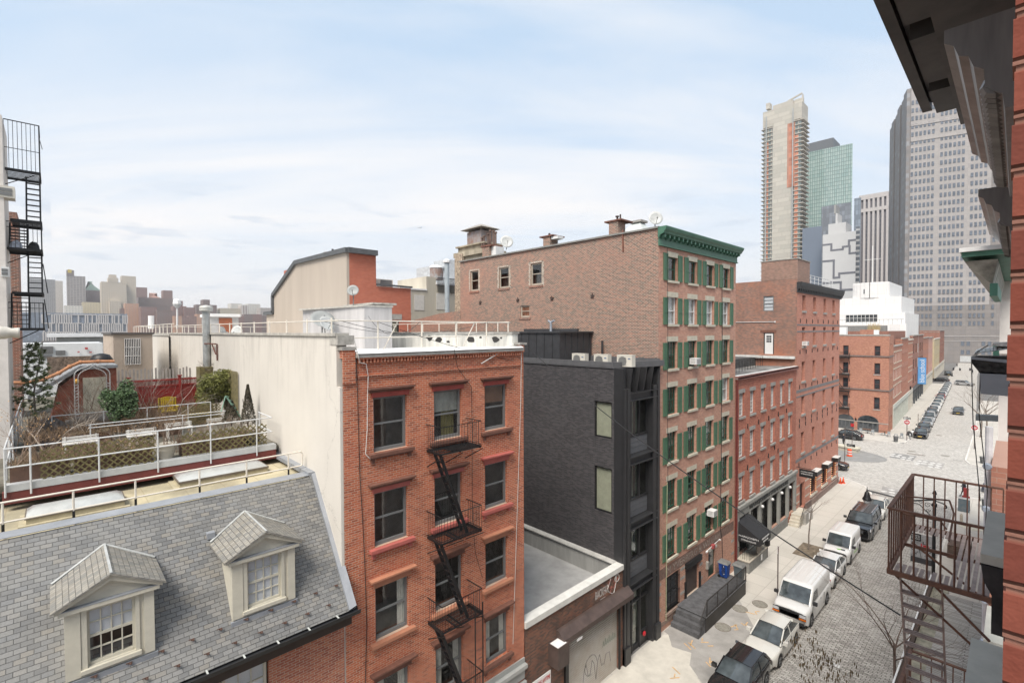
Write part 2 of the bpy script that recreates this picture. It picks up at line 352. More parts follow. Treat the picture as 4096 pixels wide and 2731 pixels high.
pavement('pavement_far_right',[(-4.7,91),(-4.2,89),(-1.8,87.2),(26,86.5),(26,170),(-6.2,170),(-5.0,120)],[((-4.7,91),(-5.0,120)),((-5.0,120),(-6.2,170)),((-4.2,89),(-4.7,91)),((-4.2,89),(-1.8,87.2)),((-1.8,87.2),(26,86.5))],.06)
pavement('pavement_far_left',[(-60,97.3),(-13.2,97.3),(-12.2,98.4),(-12.1,102),B2p(45,3.3),B2p(108,3.2),B2p(108,-8),B2p(0,-3),(-60,105)],[((-60,97.3),(-13.2,97.3)),((-13.2,97.3),(-12.2,98.4)),((-12.2,98.4),(-12.1,102)),((-12.1,102),B2p(45,3.3)),(B2p(45,3.3),B2p(108,3.2))],.06)
sheet('new_pavement_slab',newc,[(-14.45,17.0),(-11.2,17.0),(-10.75,21.5),(-10.8,23.6),(-12.0,24.6),(-12.4,25.6),(-13.4,25.3),(-14.1,26.2),(-14.45,25.7)],.036,.02)
sheet('dark_pavement_slab',darkc,[(-14.45,26.3),(-14.1,26.2),(-13.4,25.35),(-12.4,25.65),(-12.0,24.65),(-10.8,23.7),(-10.75,30.5),(-12.6,33),(-14.45,33)],.035,.02)
white=pbr('white_road_paint',(.60,.585,.555),.9,var=.22,scale=5)
def plate(cx,cy,w,l,rz,seed):
 r=random.Random(seed);c,s=cos(rz),sin(rz);P=lambda u,v:(cx+u*c-v*s,cy+u*s+v*c)
 sheet('crossing_slab',darkc if seed!=3 else asph2,[P(-w/2,-l/2),P(w/2,-l/2),P(w/2,l/2),P(-w/2,l/2)],.018)
 q=MB()
 for i in range(4):
  for j in range(3):
   if r.random()<.3:continue
   u=-w/2+w*(i+.15+.2*r.random())/4;v=-l/2+l*(j+.1+.15*r.random())/3;e=w*.10;g_=l*.11
   pts=[(u+e*(.8+.5*r.random())*cos(k*pi/4),v+g_*(.7+.5*r.random())*sin(k*pi/4))for k in range(8)]
   q.prism([(*P(*p),.019)for p in pts],(0,0,.006))
 tag(q.build('crossing_paint',white),kind='structure')
plate(-8.9,67.6,2.9,3.2,.1,1);plate(-11.0,87.3,2.6,3.6,0,3);plate(-7.9,85.2,2.8,3.8,0,5)
om=pbr('orange_marking_paint',(.66,.42,.20),.85,var=.25,scale=12);q=MB();r=random.Random(3)
for(mx,my)in((-12.2,27.0),(-11.4,25.6),(-11.7,29.6),(-11.2,30.6),(-12.9,26.2),(-11.5,32.2),(-12.3,23.4),(-11.0,37.4)):
 for _ in range(3):
  a=r.uniform(0,pi);L=r.uniform(.25,.6);dx,dy=cos(a)*L/2,sin(a)*L/2;ex,ey=r.uniform(-.3,.3),r.uniform(-.3,.3)
  q.bar((mx+ex-dx,my+ey-dy,.045),(mx+ex+dx,my+ey+dy,.045),.06,.006)
tag(q.build('utility_marks',om),kind='structure')
wat=pbr('river_water',(.14,.17,.19),.15,var=.15,scale=.02,bump=.4,bscale=.6)
g=MB();g.box(-920,-130,-1500,3000,-3,-2);struct(g,'river',wat)
g=MB();g.box(-6000,-920,-3500,4500,-3,1.5);struct(g,'far_shore',pbr('far_ground',(.12,.12,.09),.9,var=.3,scale=.01))
FX=F((-14.5,0,0),(0,1,0),(1,0,0))
def FY(y):return F((0,y,0),(1,0,0),(0,-1,0))
MORT=(.36,.33,.29)
br_orange=masonry('orange_brick',.215,.075,.014,[(.52,.15,.07),(.46,.125,.06),(.57,.18,.09),(.39,.10,.05),(.50,.14,.068),(.31,.085,.045),(.54,.16,.08)],(.50,.37,.28),stain=.3,stcol=(.26,.11,.075),stscale=.5,bump=.4,patch=((.44,.13,.075),.9,.5))
br_house=masonry('house_brick',.215,.075,.015,[(.44,.145,.085),(.38,.115,.07),(.49,.175,.10),(.33,.095,.06)],(.46,.36,.28),stain=.25,stcol=(.25,.11,.08),stscale=.6,bump=.4)
br_garage=masonry('sooty_brick',.215,.075,.015,[(.15,.062,.042),(.105,.05,.038),(.2,.078,.05),(.08,.045,.038),(.24,.085,.05)],(.22,.17,.13),stain=.6,stcol=(.055,.042,.038),stscale=.8,bump=.4)
br_black=masonry('black_brick',.24,.062,.012,[(.045,.042,.045),(.062,.058,.062),(.035,.034,.038),(.078,.072,.075)],(.085,.08,.08),stain=.15,stcol=(.10,.10,.105),stscale=.7,bump=.3,rough=.6)
br_green=masonry('warehouse_front_brick',.215,.075,.015,[(.50,.225,.155),(.44,.185,.125),(.55,.265,.185),(.38,.15,.108),(.47,.205,.145)],(.50,.42,.34),stain=.3,stcol=(.26,.17,.12),stscale=.5,bump=.35,streak=.9)
br_side=masonry('old_party_wall_brick',.215,.082,.024,[(.24,.11,.08),(.17,.085,.066),(.30,.14,.10),(.09,.062,.053),(.33,.145,.10),(.115,.073,.06),(.21,.10,.078)],(.41,.345,.28),stain=.18,stcol=(.20,.14,.11),stscale=.25,bump=.4,streak=.2,patch=((.45,.21,.15),.22,.55))
br_mj=masonry('restaurant_brick',.215,.075,.013,[(.45,.14,.088),(.39,.115,.073),(.51,.17,.105),(.32,.09,.062)],(.42,.26,.195),stain=.30,stcol=(.20,.085,.06),stscale=.5,bump=.3)
br_wh=masonry('tall_warehouse_brick',.215,.075,.013,[(.50,.20,.14),(.45,.175,.122),(.55,.235,.17),(.41,.155,.11)],(.47,.31,.24),stain=.22,stcol=(.27,.12,.085),stscale=.35,bump=.3)
br_whs=masonry('weathered_side_brick',.215,.078,.018,[(.25,.10,.07),(.19,.085,.064),(.31,.13,.085),(.145,.08,.064),(.36,.145,.09)],(.38,.31,.26),stain=.4,stcol=(.10,.07,.058),stscale=.35,bump=.4,patch=((.36,.13,.07),.3,.6))
br_tower=masonry('stair_tower_brick',.215,.078,.016,[(.26,.135,.10),(.21,.11,.085),(.31,.165,.125),(.17,.09,.07)],(.42,.34,.28),stain=.25,stcol=(.17,.12,.1),stscale=.35,bump=.4)
inter=pbr('dark_interior',(.075,.07,.062),.9,var=.45,scale=1.1)
inter2=pbr('dim_interior',(.12,.11,.09),.9,var=.6,scale=.8)
glass=glass_clear();dkgl=dark_glass()
curt=pbr('curtain_cloth',(.50,.49,.45),.9,var=.12,scale=6);blindm=pbr('white_blind',(.66,.67,.72),.7,var=.03,scale=2)
stone=pbr('pale_stone',(.50,.46,.385),.85,var=.12,scale=3);greyst=pbr('grey_stone',(.33,.315,.29),.85,var=.16,scale=2.5,bump=.2)
stucco=stained('cream_stucco',(.62,.585,.53),(.47,.44,.40))
whiter=pbr('white_roof_coating',(.72,.72,.715),.6,var=.05,scale=2);blk=pbr('black_iron',(.012,.012,.013),.5,var=.3,scale=8)
metalg=pbr('grey_window_metal',(.17,.175,.175),.5,var=.08,scale=3);lead=pbr('lead_flashing',(.27,.285,.31),.5,var=.12,scale=1.5)
brown=pbr('brownstone',(.17,.075,.052),.8,var=.2,scale=3,bump=.2);redp=pbr('red_painted_stone',(.34,.062,.048),.7,var=.12,scale=3)
redl=pbr('rose_painted_stone',(.42,.115,.095),.7,var=.1,scale=3);tanp=pbr('terracotta_painted_stone',(.42,.185,.11),.75,var=.1,scale=3)
def shell(parent,fr,u0,u1,v0,v1,holes,depth,mat,back=-.75,name='wall',intm=None):
 MB().wall(fr,u0,u1,v0,v1,holes,depth).build(name,mat,parent)
 if holes:MB().fb(fr,u0+.12,u1-.12,v0+.1,v1-.1,back-.05,back).build('interior',intm or inter,parent)
T_=empty('slate_roof_house',(-16.5,3,0),'old brick house with steep grey slate roof and two cream dormers','house')
shell(T_,FX,-30,6.46,0,9.5,[(3.05,4.25,6.9,8.95),(-1.2,0,6.9,8.95)],.16,br_house,name='brick_wall')
SLT=[(.16,.16,.157),(.20,.198,.19),(.125,.126,.126),(.225,.216,.20),(.165,.168,.17),(.215,.20,.175),(.14,.14,.138),(.18,.177,.168),(.205,.203,.197)]
slate=masonry('roof_slates',.215,.108,.009,SLT,(.085,.085,.083),'slope',stain=.4,stcol=(.24,.238,.228),stscale=.6,rough=.5,bump=1.,vscale=1.25,streak=.3,spec=.5,patch=((.27,.25,.215),1.1,.2))
slate2=masonry('dormer_slates',.12,.13,.008,[(.235,.225,.20),(.28,.265,.235),(.20,.195,.18),(.31,.29,.25),(.25,.23,.195)],(.08,.075,.07),'slopex',stain=.2,stcol=(.33,.32,.30),stscale=.6,rough=.6,bump=.9,vscale=2.27,streak=0.)
GX,GZ,RX,RZ=-13.80,9.72,-16.6,13.22
def rx(z):return GX+(RX-GX)*(z-GZ)/(RZ-GZ)
mb=MB();mb.hexa([(GX,-30,GZ),(GX,6.48,GZ),(GX-.12,6.48,GZ-.09),(GX-.12,-30,GZ-.09),(RX,-30,RZ),(RX,6.48,RZ),(RX-.12,6.48,RZ-.09),(RX-.12,-30,RZ-.09)])
rf=mb.build('slate_roof',slate,T_)
lm=MB();lm.hexa([(RX+.03,-30,RZ+.03),(RX+.03,6.2,RZ+.03),(RX-.42,6.2,RZ+.05),(RX-.42,-30,RZ+.05),(RX+.03,-30,RZ+.045),(RX+.03,6.2,RZ+.045),(RX-.42,6.2,RZ+.07),(RX-.42,-30,RZ+.07)])
lm.build('ridge_flashing',lead,rf)
lm=MB();lm.hexa([(GX+.06,6.3,GZ+.06),(GX+.06,6.52,GZ+.12),(GX-.02,6.52,GZ),(GX-.02,6.3,GZ),(RX+.02,6.3,RZ+.07),(RX+.02,6.52,RZ+.12),(RX-.02,6.52,RZ),(RX-.02,6.3,RZ)])
lm.box(-20.4,RX,6.2,6.5,13.2,13.34);lm.build('side_flashing',lead,rf)
gm=MB();pf=[(.02,.06),(.04,-.05),(.10,-.12),(.18,-.13),(.26,-.08),(.29,.04),(.27,.05),(.24,-.05),(.17,-.10),(.11,-.09),(.065,-.04),(.045,.06)]
gm.prism([(GX-.1+a,-30,GZ-.03+b)for a,b in pf],(0,36.6,0));gut=gm.build('gutter',blk,T_)
for i in range(14):MB().box(GX-.06,GX+.17,5.9-i*.83,5.94-i*.83,GZ+.0,GZ+.02).build('gutter_strap',pbr('galvanised',(.5,.52,.5),.5),gut)
MB().fb(FX,-30,6.46,9.2,9.66,.0,.55).build('cornice_board',pbr('dark_brown_board',(.045,.03,.022),.7),T_)
for i in range(13):
 for zz_,o in((10.35,0),(10.0,.35)):
  y=6.1-i*.62-o;X_=rx(zz_)
  guards=MB().bar((X_+.02,y,zz_+.03),(X_+.11,y+.04,zz_+.05),.03,.03);guards.bar((X_+.05,y-.06,zz_+.06),(X_+.05,y+.06,zz_+.06),.02,.02);guards.build('snow_guard',pbr('rusty_iron',(.11,.06,.045),.8),rf)
b=MB();b.box(rx(12.35)-.1,rx(12.35)+.12,3.05,3.25,12.25,12.42);b.build('roof_vent',lead,rf)
cream=pbr('cream_paint',(.53,.50,.415),.6,var=.05,scale=4)
for o in((3.05,4.25),(-1.2,0)):
 w=window(T_,FX,o[0]+.05,o[1]-.05,6.95,8.9,dict(id='house',mat=cream,fw=.07,grid=(3,2),glass=glass,extra=[('blind',blindm,0,1,0,1,.08)]),.1)
 slab(T_,'lintel',pbr('dark_stone',(.13,.10,.085),.8),FX,o[0]-.15,o[1]+.15,8.93,9.2,0,.03)
def dormer(y0,y1,blind_low):
 yc=(y0+y1)/2;zb,ze,za=10.52,11.98,12.5
 xf=-14.33
 g=F((xf,0,0),(0,1,0),(1,0,0))
 q=MB()
 ow=(y0+.37,y1-.36,zb+.10,ze-.08)
 q.wall(g,y0,y1,zb-.12,ze,[ow],.1)
 for y in(y0,y1):q.quad((xf,y,zb-.12),(xf,y,ze),(rx(ze)-.1,y,ze),(rx(zb-.12)-.1,y,zb-.12))
 for a,b in((y0,y0+.26),(y1-.2,y1)):q.fb(g,a+.002,b,zb-.05,ze,.002,.045)
 q.fb(g,ow[0]-.1,ow[0],zb+.02,ow[3]+.05,.003,.03).fb(g,ow[1],ow[1]+.08,zb+.02,ow[3]+.05,.003,.03).fb(g,ow[0],ow[1],ow[3],ow[3]+.05,.003,.03)
 q.fb(g,ow[0]-.12,ow[1]+.1,zb,zb+.09,.004,.09)
 q.fb(g,y0-.10,y1+.10,ze,ze+.09,-.04,.14)
 q.prism([g.p(y0-.08,ze+.09,.02),g.p(y1+.08,ze+.09,.02),g.p(yc,za,.02)],(-.06,0,0))
 for s,yy in((-1,y0-.16),(1,y1+.16)):
  q.hexa([g.p(yy,ze+.06,.02),g.p(yy,ze+.06,.16),g.p(yc,za+.0,.16),g.p(yc,za+.0,.02),g.p(yy,ze+.16,.02),g.p(yy,ze+.16,.16),g.p(yc,za+.12,.16),g.p(yc,za+.12,.02)])
 dm=q.build('dormer',cream,T_)
 MB().fb(g,y0-.10,y1+.10,ze+.091,ze+.11,.0,.15).build('lead_ledge',lead,dm)
 k=MB();xr=rx(za+.14)-.1
 for s,yy in((-1,y0-.22),(1,y1+.22)):
  a=(xf+.24,yy,ze+.12);b=(xf+.24,yc,za+.15);c=(rx(za+.15)-.05,yc,za+.15);d=(rx(ze+.12)-.05,yy,ze+.12)
  pts=[Vector(p)for p in(a,b,c,d)];k.hexa(pts+[p+Vector((0,0,.045))for p in pts])
 ro=k.build('dormer_roof',slate2,dm)
 MB().box(xf-.9,xf-.35,y0+.3,y1-.25,zb,ze-.1).build('interior',inter,dm)
 ww=MB()
 w=window(T_,g,ow[0],ow[1],ow[2],ow[3],dict(id='dormer%d'%blind_low,mat=cream,fw=.05,grid=(4,2),mw=.025,glass=glass,extra=[('blind',blindm,.03,.97,.02 if blind_low else.5,.98,.03)]),.09)
 w.parent=dm;w.location=WO[w.name]-WO[dm.name]
 fl=MB();z0=zb-.12;fl.hexa([(rx(z0)+.07,y0-.04,z0-.14),(rx(z0)+.07,y1+.06,z0-.14),(rx(z0)+.03,y1+.06,z0-.14),(rx(z0)+.03,y0-.04,z0-.14),(xf+.06,y0-.04,z0+.03),(xf+.06,y1+.06,z0+.03),(xf,y1+.06,z0+.03),(xf,y0-.04,z0+.03)])
 fl.build('apron_flashing',lead,dm)
 v=MB();v.bar((rx(za+.17),yc,za+.2),(rx(ze+.14),y0-.2,ze+.21),.07,.02).bar((rx(za+.17),yc,za+.2),(rx(ze+.14),y1+.2,ze+.21),.07,.02).bar((xf+.24,yc,za+.21),(rx(za+.17),yc,za+.21),.05,.015);v.build('ridge_lead',pbr('pale_flashing',(.42,.43,.42),.5),dm)
dormer(.05,1.64,False);dormer(3.31,4.92,True)
yel=masonry('yellowed_roof_sheet',3.1,1.02,.03,[(.50,.44,.30),(.47,.42,.29),(.53,.47,.33)],(.38,.33,.22),'floor',stain=.85,stcol=(.13,.115,.09),stscale=.55,rough=.8,bump=.2,off=.3,streak=0.)
MB().box(-21.6,RX-.3,-30,6.4,12.7,13.02).build('flat_roof',yel,T_)
MB().box(-46,-21.5,-6,6.3,0,13.45).build('rear_wing',pbr('rear_wall_paint',(.35,.32,.28),.9),T_)
acryl=pbr('skylight_acrylic',(.42,.43,.42),.25,var=.08,scale=3,coat=.3);alub=pbr('bronze_metal',(.15,.125,.10),.5)
for(y0,y1,x0,x1)in((-.62,1.42,-18.92,-18.02),(2.88,5.55,-19.8,-18.75)):
 k=MB().box(x0-.12,x1+.12,y0-.15,y1+.12,13.0,13.07).box(x0,x1,y0,y1,13.07,13.2).build('skylight',pbr('yellow_kerb',(.44,.39,.27),.8),T_)
 MB().box(x0-.03,x1+.03,y0-.03,y1+.03,13.2,13.27).build('skylight_frame',alub,k)
 q=MB();a,c,e=.05,.3,13.27
 pts=[(x0,y0,e),(x1,y0,e),(x1,y1,e),(x0,y1,e),(x0+.12,y0+.12,e+.09),(x1-.12,y0+.12,e+.09),(x1-.12,y1-.12,e+.09),(x0+.12,y1-.12,e+.09),(x0+.3,y0+.35,e+.13),(x1-.3,y0+.35,e+.13),(x1-.3,y1-.35,e+.13),(x0+.3,y1-.35,e+.13)]
 q.add(pts,[(i,(i+1)%4,(i+1)%4+4,i+4)for i in range(4)]+[(i+4,(i+1)%4+4,(i+1)%4+8,i+8)for i in range(4)]+[(8,9,10,11)])
 q.build('skylight_dome',acryl,k,smooth=True)
rw=pbr('cream_railing_paint',(.66,.61,.53),.5,var=.06,scale=4);rg=pbr('grey_railing_paint',(.56,.57,.575),.45,var=.08,scale=5)
T2=empty('roof_railing',(-17.3,2,13.0),'cream pipe railing with black post feet standing above the slate slope','railing')
q=MB();zt=13.94
q.path([(-17.3,-12,zt),(-17.3,6.2,zt),(-17.3,6.26,zt-.06),(-17.3,6.26,13.5),(-17.3,6.2,13.44),(-17.3,-12,13.44)],.026)
q.build('rail',rw,T2)
for y in(-2.3,-1.0,.3,1.61,3.17,4.48,5.79):MB().tube((-17.3,y,13.02),(-17.3,y,zt),.026).build('post',rw,T2);MB().tube((-17.3,y,13.2),(-17.3,y,13.4),.03).build('post_band',blk,T2)
T_=empty('orange_brick_tenement',(-16,10.5,0),'five storey bright orange brick tenement with black fire escape and cream stucco side wall','building')
wins=[];PITCHZ=3.145
cols_=[(7.53,8.79),(9.90,11.16),(12.30,13.51)]
for k in range(4):
 for c in cols_:wins.append((c[0],c[1],14.17-k*PITCHZ,15.98-k*PITCHZ))
shell(T_,FX,6.5,14.47,0,17.3,wins,.17,br_orange)
rh=random.Random(4)
cu=('curtain',curt,.0,.3,.03,.97,.06);cu2=('curtain',curt,.72,1,.03,.97,.06)
sty=[dict(id='ow0',mat=metalg,fw=.085,glass=glass),dict(id='ow1',mat=metalg,fw=.085,glass=glass,extra=[cu2,('curtain',curt,0,.08,.03,.97,.06)]),dict(id='ow2',mat=metalg,fw=.085,glass=glass,extra=[('curtain',pbr('mustard_curtain',(.22,.19,.06),.9),.48,.95,.02,.6,.3),('curtain',pbr('plain_grey_blind',(.30,.30,.27),.9),.0,1,.55,.98,.08)]),dict(id='ow3',mat=metalg,fw=.085,glass=glass,extra=[('blind',pbr('brown_blind',(.17,.085,.05),.9),0,1,.6,.98,.06),('curtain',curt,.0,.06,.03,.97,.06)]),dict(id='ow4',mat=metalg,fw=.085,glass=glass,extra=[cu,cu2])]
order=[0,2,3,0,0,0,1,0,0,4,4,4]
lsill=[brown,brown,brown,redl,redl,redl,tanp,tanp,tanp,brown,brown,brown]
lhood=[(brown,redp),(brown,redp),(brown,redp),(brown,redl),(brown,redl),(redl,redl),(tanp,tanp),(brown,brown),(tanp,tanp),(brown,brown),(brown,brown),(brown,brown)]
for i,(a,b,c,d)in enumerate(wins):
 window(T_,FX,a,b,c,d,sty[order[i]],.14)
 def hoodm(q,a=a,b=b):
  g=F((0,0,0),FX.U,FX.N);w=b-a
  for n1,z0,z1,e in((.10,.17,.22,.14),(.16,.22,.27,.19),(.22,.27,.33,.22)):q.fb(g,-e,w+e,z0,z1,-.01,n1)
 w_=round(b-a,2);h1,h2=lhood[i]
 stamp(T_,'window_hood',h1,('hood',w_,h1.name),hoodm,FX.p(a,d))
 slab(T_,'lintel',h2,FX,a-.07,b+.07,d,d+.17,-.01,.05)
 def sillm(q,a=a,b=b):
  g=F((0,0,0),FX.U,FX.N);w=b-a
  q.fb(g,-.2,w+.2,-.13,-.02,-.16,.17).fb(g,-.15,w+.15,-.19,-.13,-.01,.12)
  for u in(-.12,w):q.fb(g,u,u+.12,-.33,-.19,-.01,.08)
 stamp(T_,'window_sill',lsill[i],('sill',w_,lsill[i].name),sillm,FX.p(a,c))
q=MB();q.fb(FX,6.98,14.3,17.26,17.31,-.0,.14).fb(FX,6.98,14.3,17.18,17.26,0,.045)
u=7.0
while u<14.2:q.fb(FX,u,u+.06,17.14,17.26,.045,.12);u+=.125
q.fb(FX,7.0,14.28,16.70,16.745,0,.07).fb(FX,7.0,14.28,16.63,16.70,0,.035)
q.fb(FX,6.5,6.9,16.5,17.56,.0,.06).fb(FX,6.53,6.9,17.3,17.56,-.35,.0).fb(FX,14.33,14.5,17.25,17.55,-.3,.03)
q.build('brick_corbels',br_orange,T_)
q=MB().fb(FX,6.92,14.34,17.31,17.44,-.45,.17);q.fb(FX,6.46,6.94,17.56,17.66,-.38,.09).fb(FX,14.2,14.62,17.55,17.64,-.38,.07).build('coping',greyst,T_)
MB().hexa([(-14.3,6.93,17.441),(-14.3,14.3,17.441),(-27.9,14.3,17.05),(-27.9,6.9,17.05),(-14.42,6.95,17.5),(-14.42,14.3,17.5),(-27.9,14.3,17.12),(-27.9,6.9,17.12)]).build('roof',whiter,T_)
q=MB().box(-44.5,-14.75,6.42,6.75,0,18.0);q.box(-14.76,-14.52,6.415,6.52,0,16.4);q.build('stucco_side_wall',stucco,T_)
q=MB().box(-44.6,-14.7,6.36,6.82,18.0,18.1).box(-15.2,-14.6,6.40,6.95,17.72,18.02);q.build('side_coping',pbr('weathered_coping',(.45,.43,.39),.9,var=.2,scale=4,bump=.4),T_)
wp=pbr('stained_white_parapet',(.56,.55,.51),.85,var=.22,scale=2.,streak=True)
q=MB().box(-28,-14.8,14.12,14.44,17.0,18.02);q.build('right_parapet',wp,T_)
MB().box(-28.1,-14.76,14.06,14.5,18.02,18.1).build('parapet_coping',greyst,T_)
q=MB();r=random.Random(8)
for cx_,cz_,s_ in((-17.6,17.75,.35),(-16.9,17.85,.1),(-20.2,17.7,.3),(-21.0,17.8,.3),(-15.9,17.78,.28),(-15.5,17.85,.08),(-19.4,17.62,.14)):
 pts=[(cx_+s_*(.6+.6*r.random())*cos(a*pi/5),14.115,cz_+s_*.5*(.6+.6*r.random())*sin(a*pi/5))for a in range(10)];q.prism(pts,(0,-.006,0))
q.build('tar_patches',pbr('black_tar',(.025,.022,.02),.7),T_)
MB().wall(F((-28,0,0),(0,1,0),(1,0,0)),6.5,14.4,0,17.05,[],.1).build('rear_wall',br_orange,T_)
gs=pbr('grey_shopfront_paint',(.36,.365,.35),.6,var=.06)
q=MB().fb(FX,6.5,14.45,3.2,4.1,0,.05).fb(FX,6.5,14.47,3.72,3.88,.05,.22).fb(FX,6.5,14.47,3.0,3.12,.03,.16).fb(FX,6.5,14.47,0,3.0,0,.06);q.build('shopfront_cornice',gs,T_)
fe=None
q=MB();XO=-13.6
for k in range(4):
 z=13.9-k*3.12;y0,y1=9.56,11.36
 for y in(y0+.03,(y0+y1)/2-.05,y1-.03):q.bar((-14.5,y,z-.6),(XO+.12,y,z-.05),.03,.03);q.bar((-14.5,y,z-.04),(XO,y,z-.04),.035,.05)
fe=q.build('fire_escape',blk,T_)
for k in range(4):
 z=13.9-k*3.12;y0,y1=9.56,11.36;q=MB()
 for x_ in(-14.45,XO):q.bar((x_,y0,z),(x_,y1,z),.05,.05)
 for y in(y0,y1):q.bar((-14.45,y,z),(XO,y,z),.05,.05)
 x_=-14.4
 while x_<XO-.05:q.bar((x_,y0+(.62 if x_>-14.2 else 0),z+.01),(x_,y1,z+.01),.028,.012);x_+=.065
 q.bar((-14.2,y0+.6,z),(XO,y0+.6,z),.04,.04);q.build('landing',blk,fe)
 q=MB();zt=z+.93
 for a,b in(((-14.5,y0,zt),(XO,y0,zt)),((XO,y0,zt),(XO,y1,zt)),((XO,y1,zt),(-14.5,y1,zt))):q.bar(a,b,.035,.02);q.bar(tuple(a[:2])+(z+.08,),tuple(b[:2])+(z+.08,),.03,.015)
 for i in range(15):y=y0+(y1-y0)*i/14;q.tube((XO,y,z),(XO,y,zt),.0085,4)
 for i in range(1,7):x_=-14.5+(XO+14.5)*i/7;q.tube((x_,y0,z),(x_,y0,zt),.0085,4);q.tube((x_,y1,z),(x_,y1,zt),.0085,4)
 q.build('railing',blk,fe)
 if k<4:
  q=MB();a0=Vector((-13.72,9.62,z-.05));a1=Vector((-13.72,10.78,z-3.1));o=Vector((-.34,0,0))
  q.bar(a0,a1,.11,.035,(1,0,0));q.bar(a0+o,a1+o,.11,.035,(1,0,0))
  for i in range(1,11):p=a0.lerp(a1,i/11.);q.bar(p,p+o,.11,.02,(0,0,1))
  q.build('ladder',blk,fe)
q=MB()
for y in(11.0,11.36):q.bar((XO+.04,y,2.6),(XO+.04,y,8.1),.035,.03)
for i in range(14):q.tube((XO+.04,11.0,2.9+i*.35),(XO+.04,11.36,2.9+i*.35),.009,4)
q.build('ladder',blk,fe)
def cable(name,pts,r,mat,label,cat='cable',group=None):return top(MB().path(pts,r,5),name,mat,label,cat,group)
cblk=pbr('black_cable',(.015,.015,.015),.6);cwht=pbr('white_cable',(.62,.61,.58),.6)
def hang(a,b,sag,n=14):
 a=Vector(a);b=Vector(b);return[a.lerp(b,i/n)-Vector((0,0,sag*4*(i/n)*(1-i/n)))for i in range(n+1)]
cable('cable',[(-14.44,6.93,17.3),(-14.46,6.97,16),(-14.46,7.02,13.5),(-14.46,7.1,12.0),(-14.46,7.16,10.5),(-14.46,7.2,8.6),(-14.46,7.1,6),(-14.46,7.05,4.2)],.012,cblk,'black cable running down the left edge of the orange brick front')
cable('cable',[(-14.3,6.8,17.9),(-14.3,6.95,17.3),(-14.36,7.0,17.16),(-14.4,7.25,17.1),(-14.44,7.33,16.7),(-14.44,7.3,16),(-14.44,7.28,15),(-14.42,7.2,14.2),(-14.4,7.35,14.02),(-14.4,7.42,14.06)],.012,cwht,'white cable hanging beside the top left window of the orange building')
cable('cable',[(-14.44,14.3,17.3),(-14.45,14.25,15),(-14.45,14.15,13),(-14.45,14.05,11),(-14.45,13.9,8),(-14.45,13.75,5)],.012,cwht,'white cable down the right edge of the orange brick front')
cable('cable',[(-14.2,10.6,17.5),(-14.42,10.9,16.8),(-14.45,11.6,16),(-14.45,11.62,14),(-14.45,11.6,11),(-14.45,11.75,9.5),(-14.45,12.1,8.4)],.009,cblk,'thin black cable between middle and right windows of the orange front')
T2=empty('roof_railing',(-15.2,10,17.5),'white scaffold-tube guardrail along the front edge of the orange building roof','railing')
q=MB();q.path([(-44,6.6,18.62),(-15.1,6.62,18.5)],.024).path([(-15.1,6.62,18.5),(-15.15,14.3,18.5)],.026).path([(-15.15,6.9,17.93),(-15.15,14.2,17.95)],.024)
q.path([(-15.15,8.85,18.5),(-15.3,8.35,17.5)],.022).path([(-15.15,12.35,18.5),(-15.3,11.85,17.5)],.022);q.build('rail',rw,T2)
for y in(8.07,9.83,11.4,12.97,14.2):MB().tube((-15.15,y,17.5),(-15.15,y,18.52),.03).build('post',rw,T2)
for i in range(14):x_=-15.5-i*2.1;MB().tube((x_,6.6,18.1),(x_,6.6,18.6),.028).build('post',rw,T2)
T2=empty('roof_railing',(-20,14.3,18.1),'low white tube rail on the stained right parapet of the orange building','railing')
MB().path([(-27,14.28,18.55),(-15.2,14.28,18.52)],.02).build('rail',rw,T2)
for i in range(8):MB().tube((-15.9-i*1.5,14.28,18.1),(-15.9-i*1.5,14.28,18.54),.022).build('post',rw,T2)
for i,(a,b,s_)in enumerate((((-15.1,6.7,18.5),(-16.5,14.2,18.1),.35),((-15.1,8.1,18.45),(-14.4,13.8,16.9),.1),((-19,7.6,18.6),(-15.1,13.0,18.5),.5),((-22,11.2,18.9),(-15.2,9.8,18.5),.7))):
 cable('roof_wire',hang(a,b,s_),.009,cblk,['sagging black wire from the front corner rail to the right parapet','black wire dropping off the white guardrail across the orange front','looped black wire crossing the orange building roof rails','black wire from the white roof hut to the guardrail'][i],'wire')
T_=empty('garage_building',(-18,18.3,0),'low single storey sooty brick garage with ribbed roller shutter and flat grey roof','garage')
shell(T_,FX,14.5,22.2,0,5.3,[(17.3,21.6,0.02,3.85)],.2,br_garage)
q=MB().box(-14.9,-14.42,14.5,22.15,5.3,5.57);q.build('front_coping',pbr('white_coping',(.64,.63,.59),.75,var=.1,scale=2),T_)
cc=pbr('grey_render',(.33,.33,.315),.9,var=.15,scale=1.5,streak=True)
MB().box(-32,-14.9,21.72,22.0,4.4,5.54).build('rear_parapet',cc,T_)
MB().box(-32,-14.9,21.6,22.05,5.54,5.6).build('parapet_coping',pbr('cement_coping',(.50,.49,.46),.85,var=.15,scale=2),T_)
MB().box(-32,-14.9,14.5,21.72,4.2,4.5).build('roof',pbr('grey_roof_sheet',(.40,.395,.385),.7,var=.14,scale=.9,bump=.1,bscale=5),T_)
q=MB()
for zz_ in range(34):z=.04+zz_*.112;q.fb(FX,17.35,21.58,z,z+.055,-.15,-.09)
MB().fb(FX,17.3,21.6,.02,3.9,-.2,-.16).build('groove_shade_panel',pbr('groove_shade',(.10,.095,.09)),T_)  # added dark sheet standing for the shade in the grooves between slats
q.build('roller_shutter',pbr('ribbed_steel',(.56,.54,.52),.45,var=.2,scale=.8,col2=(.42,.37,.31)),T_)
brn=pbr('brown_steel',(.085,.058,.05),.55,var=.2,scale=2)
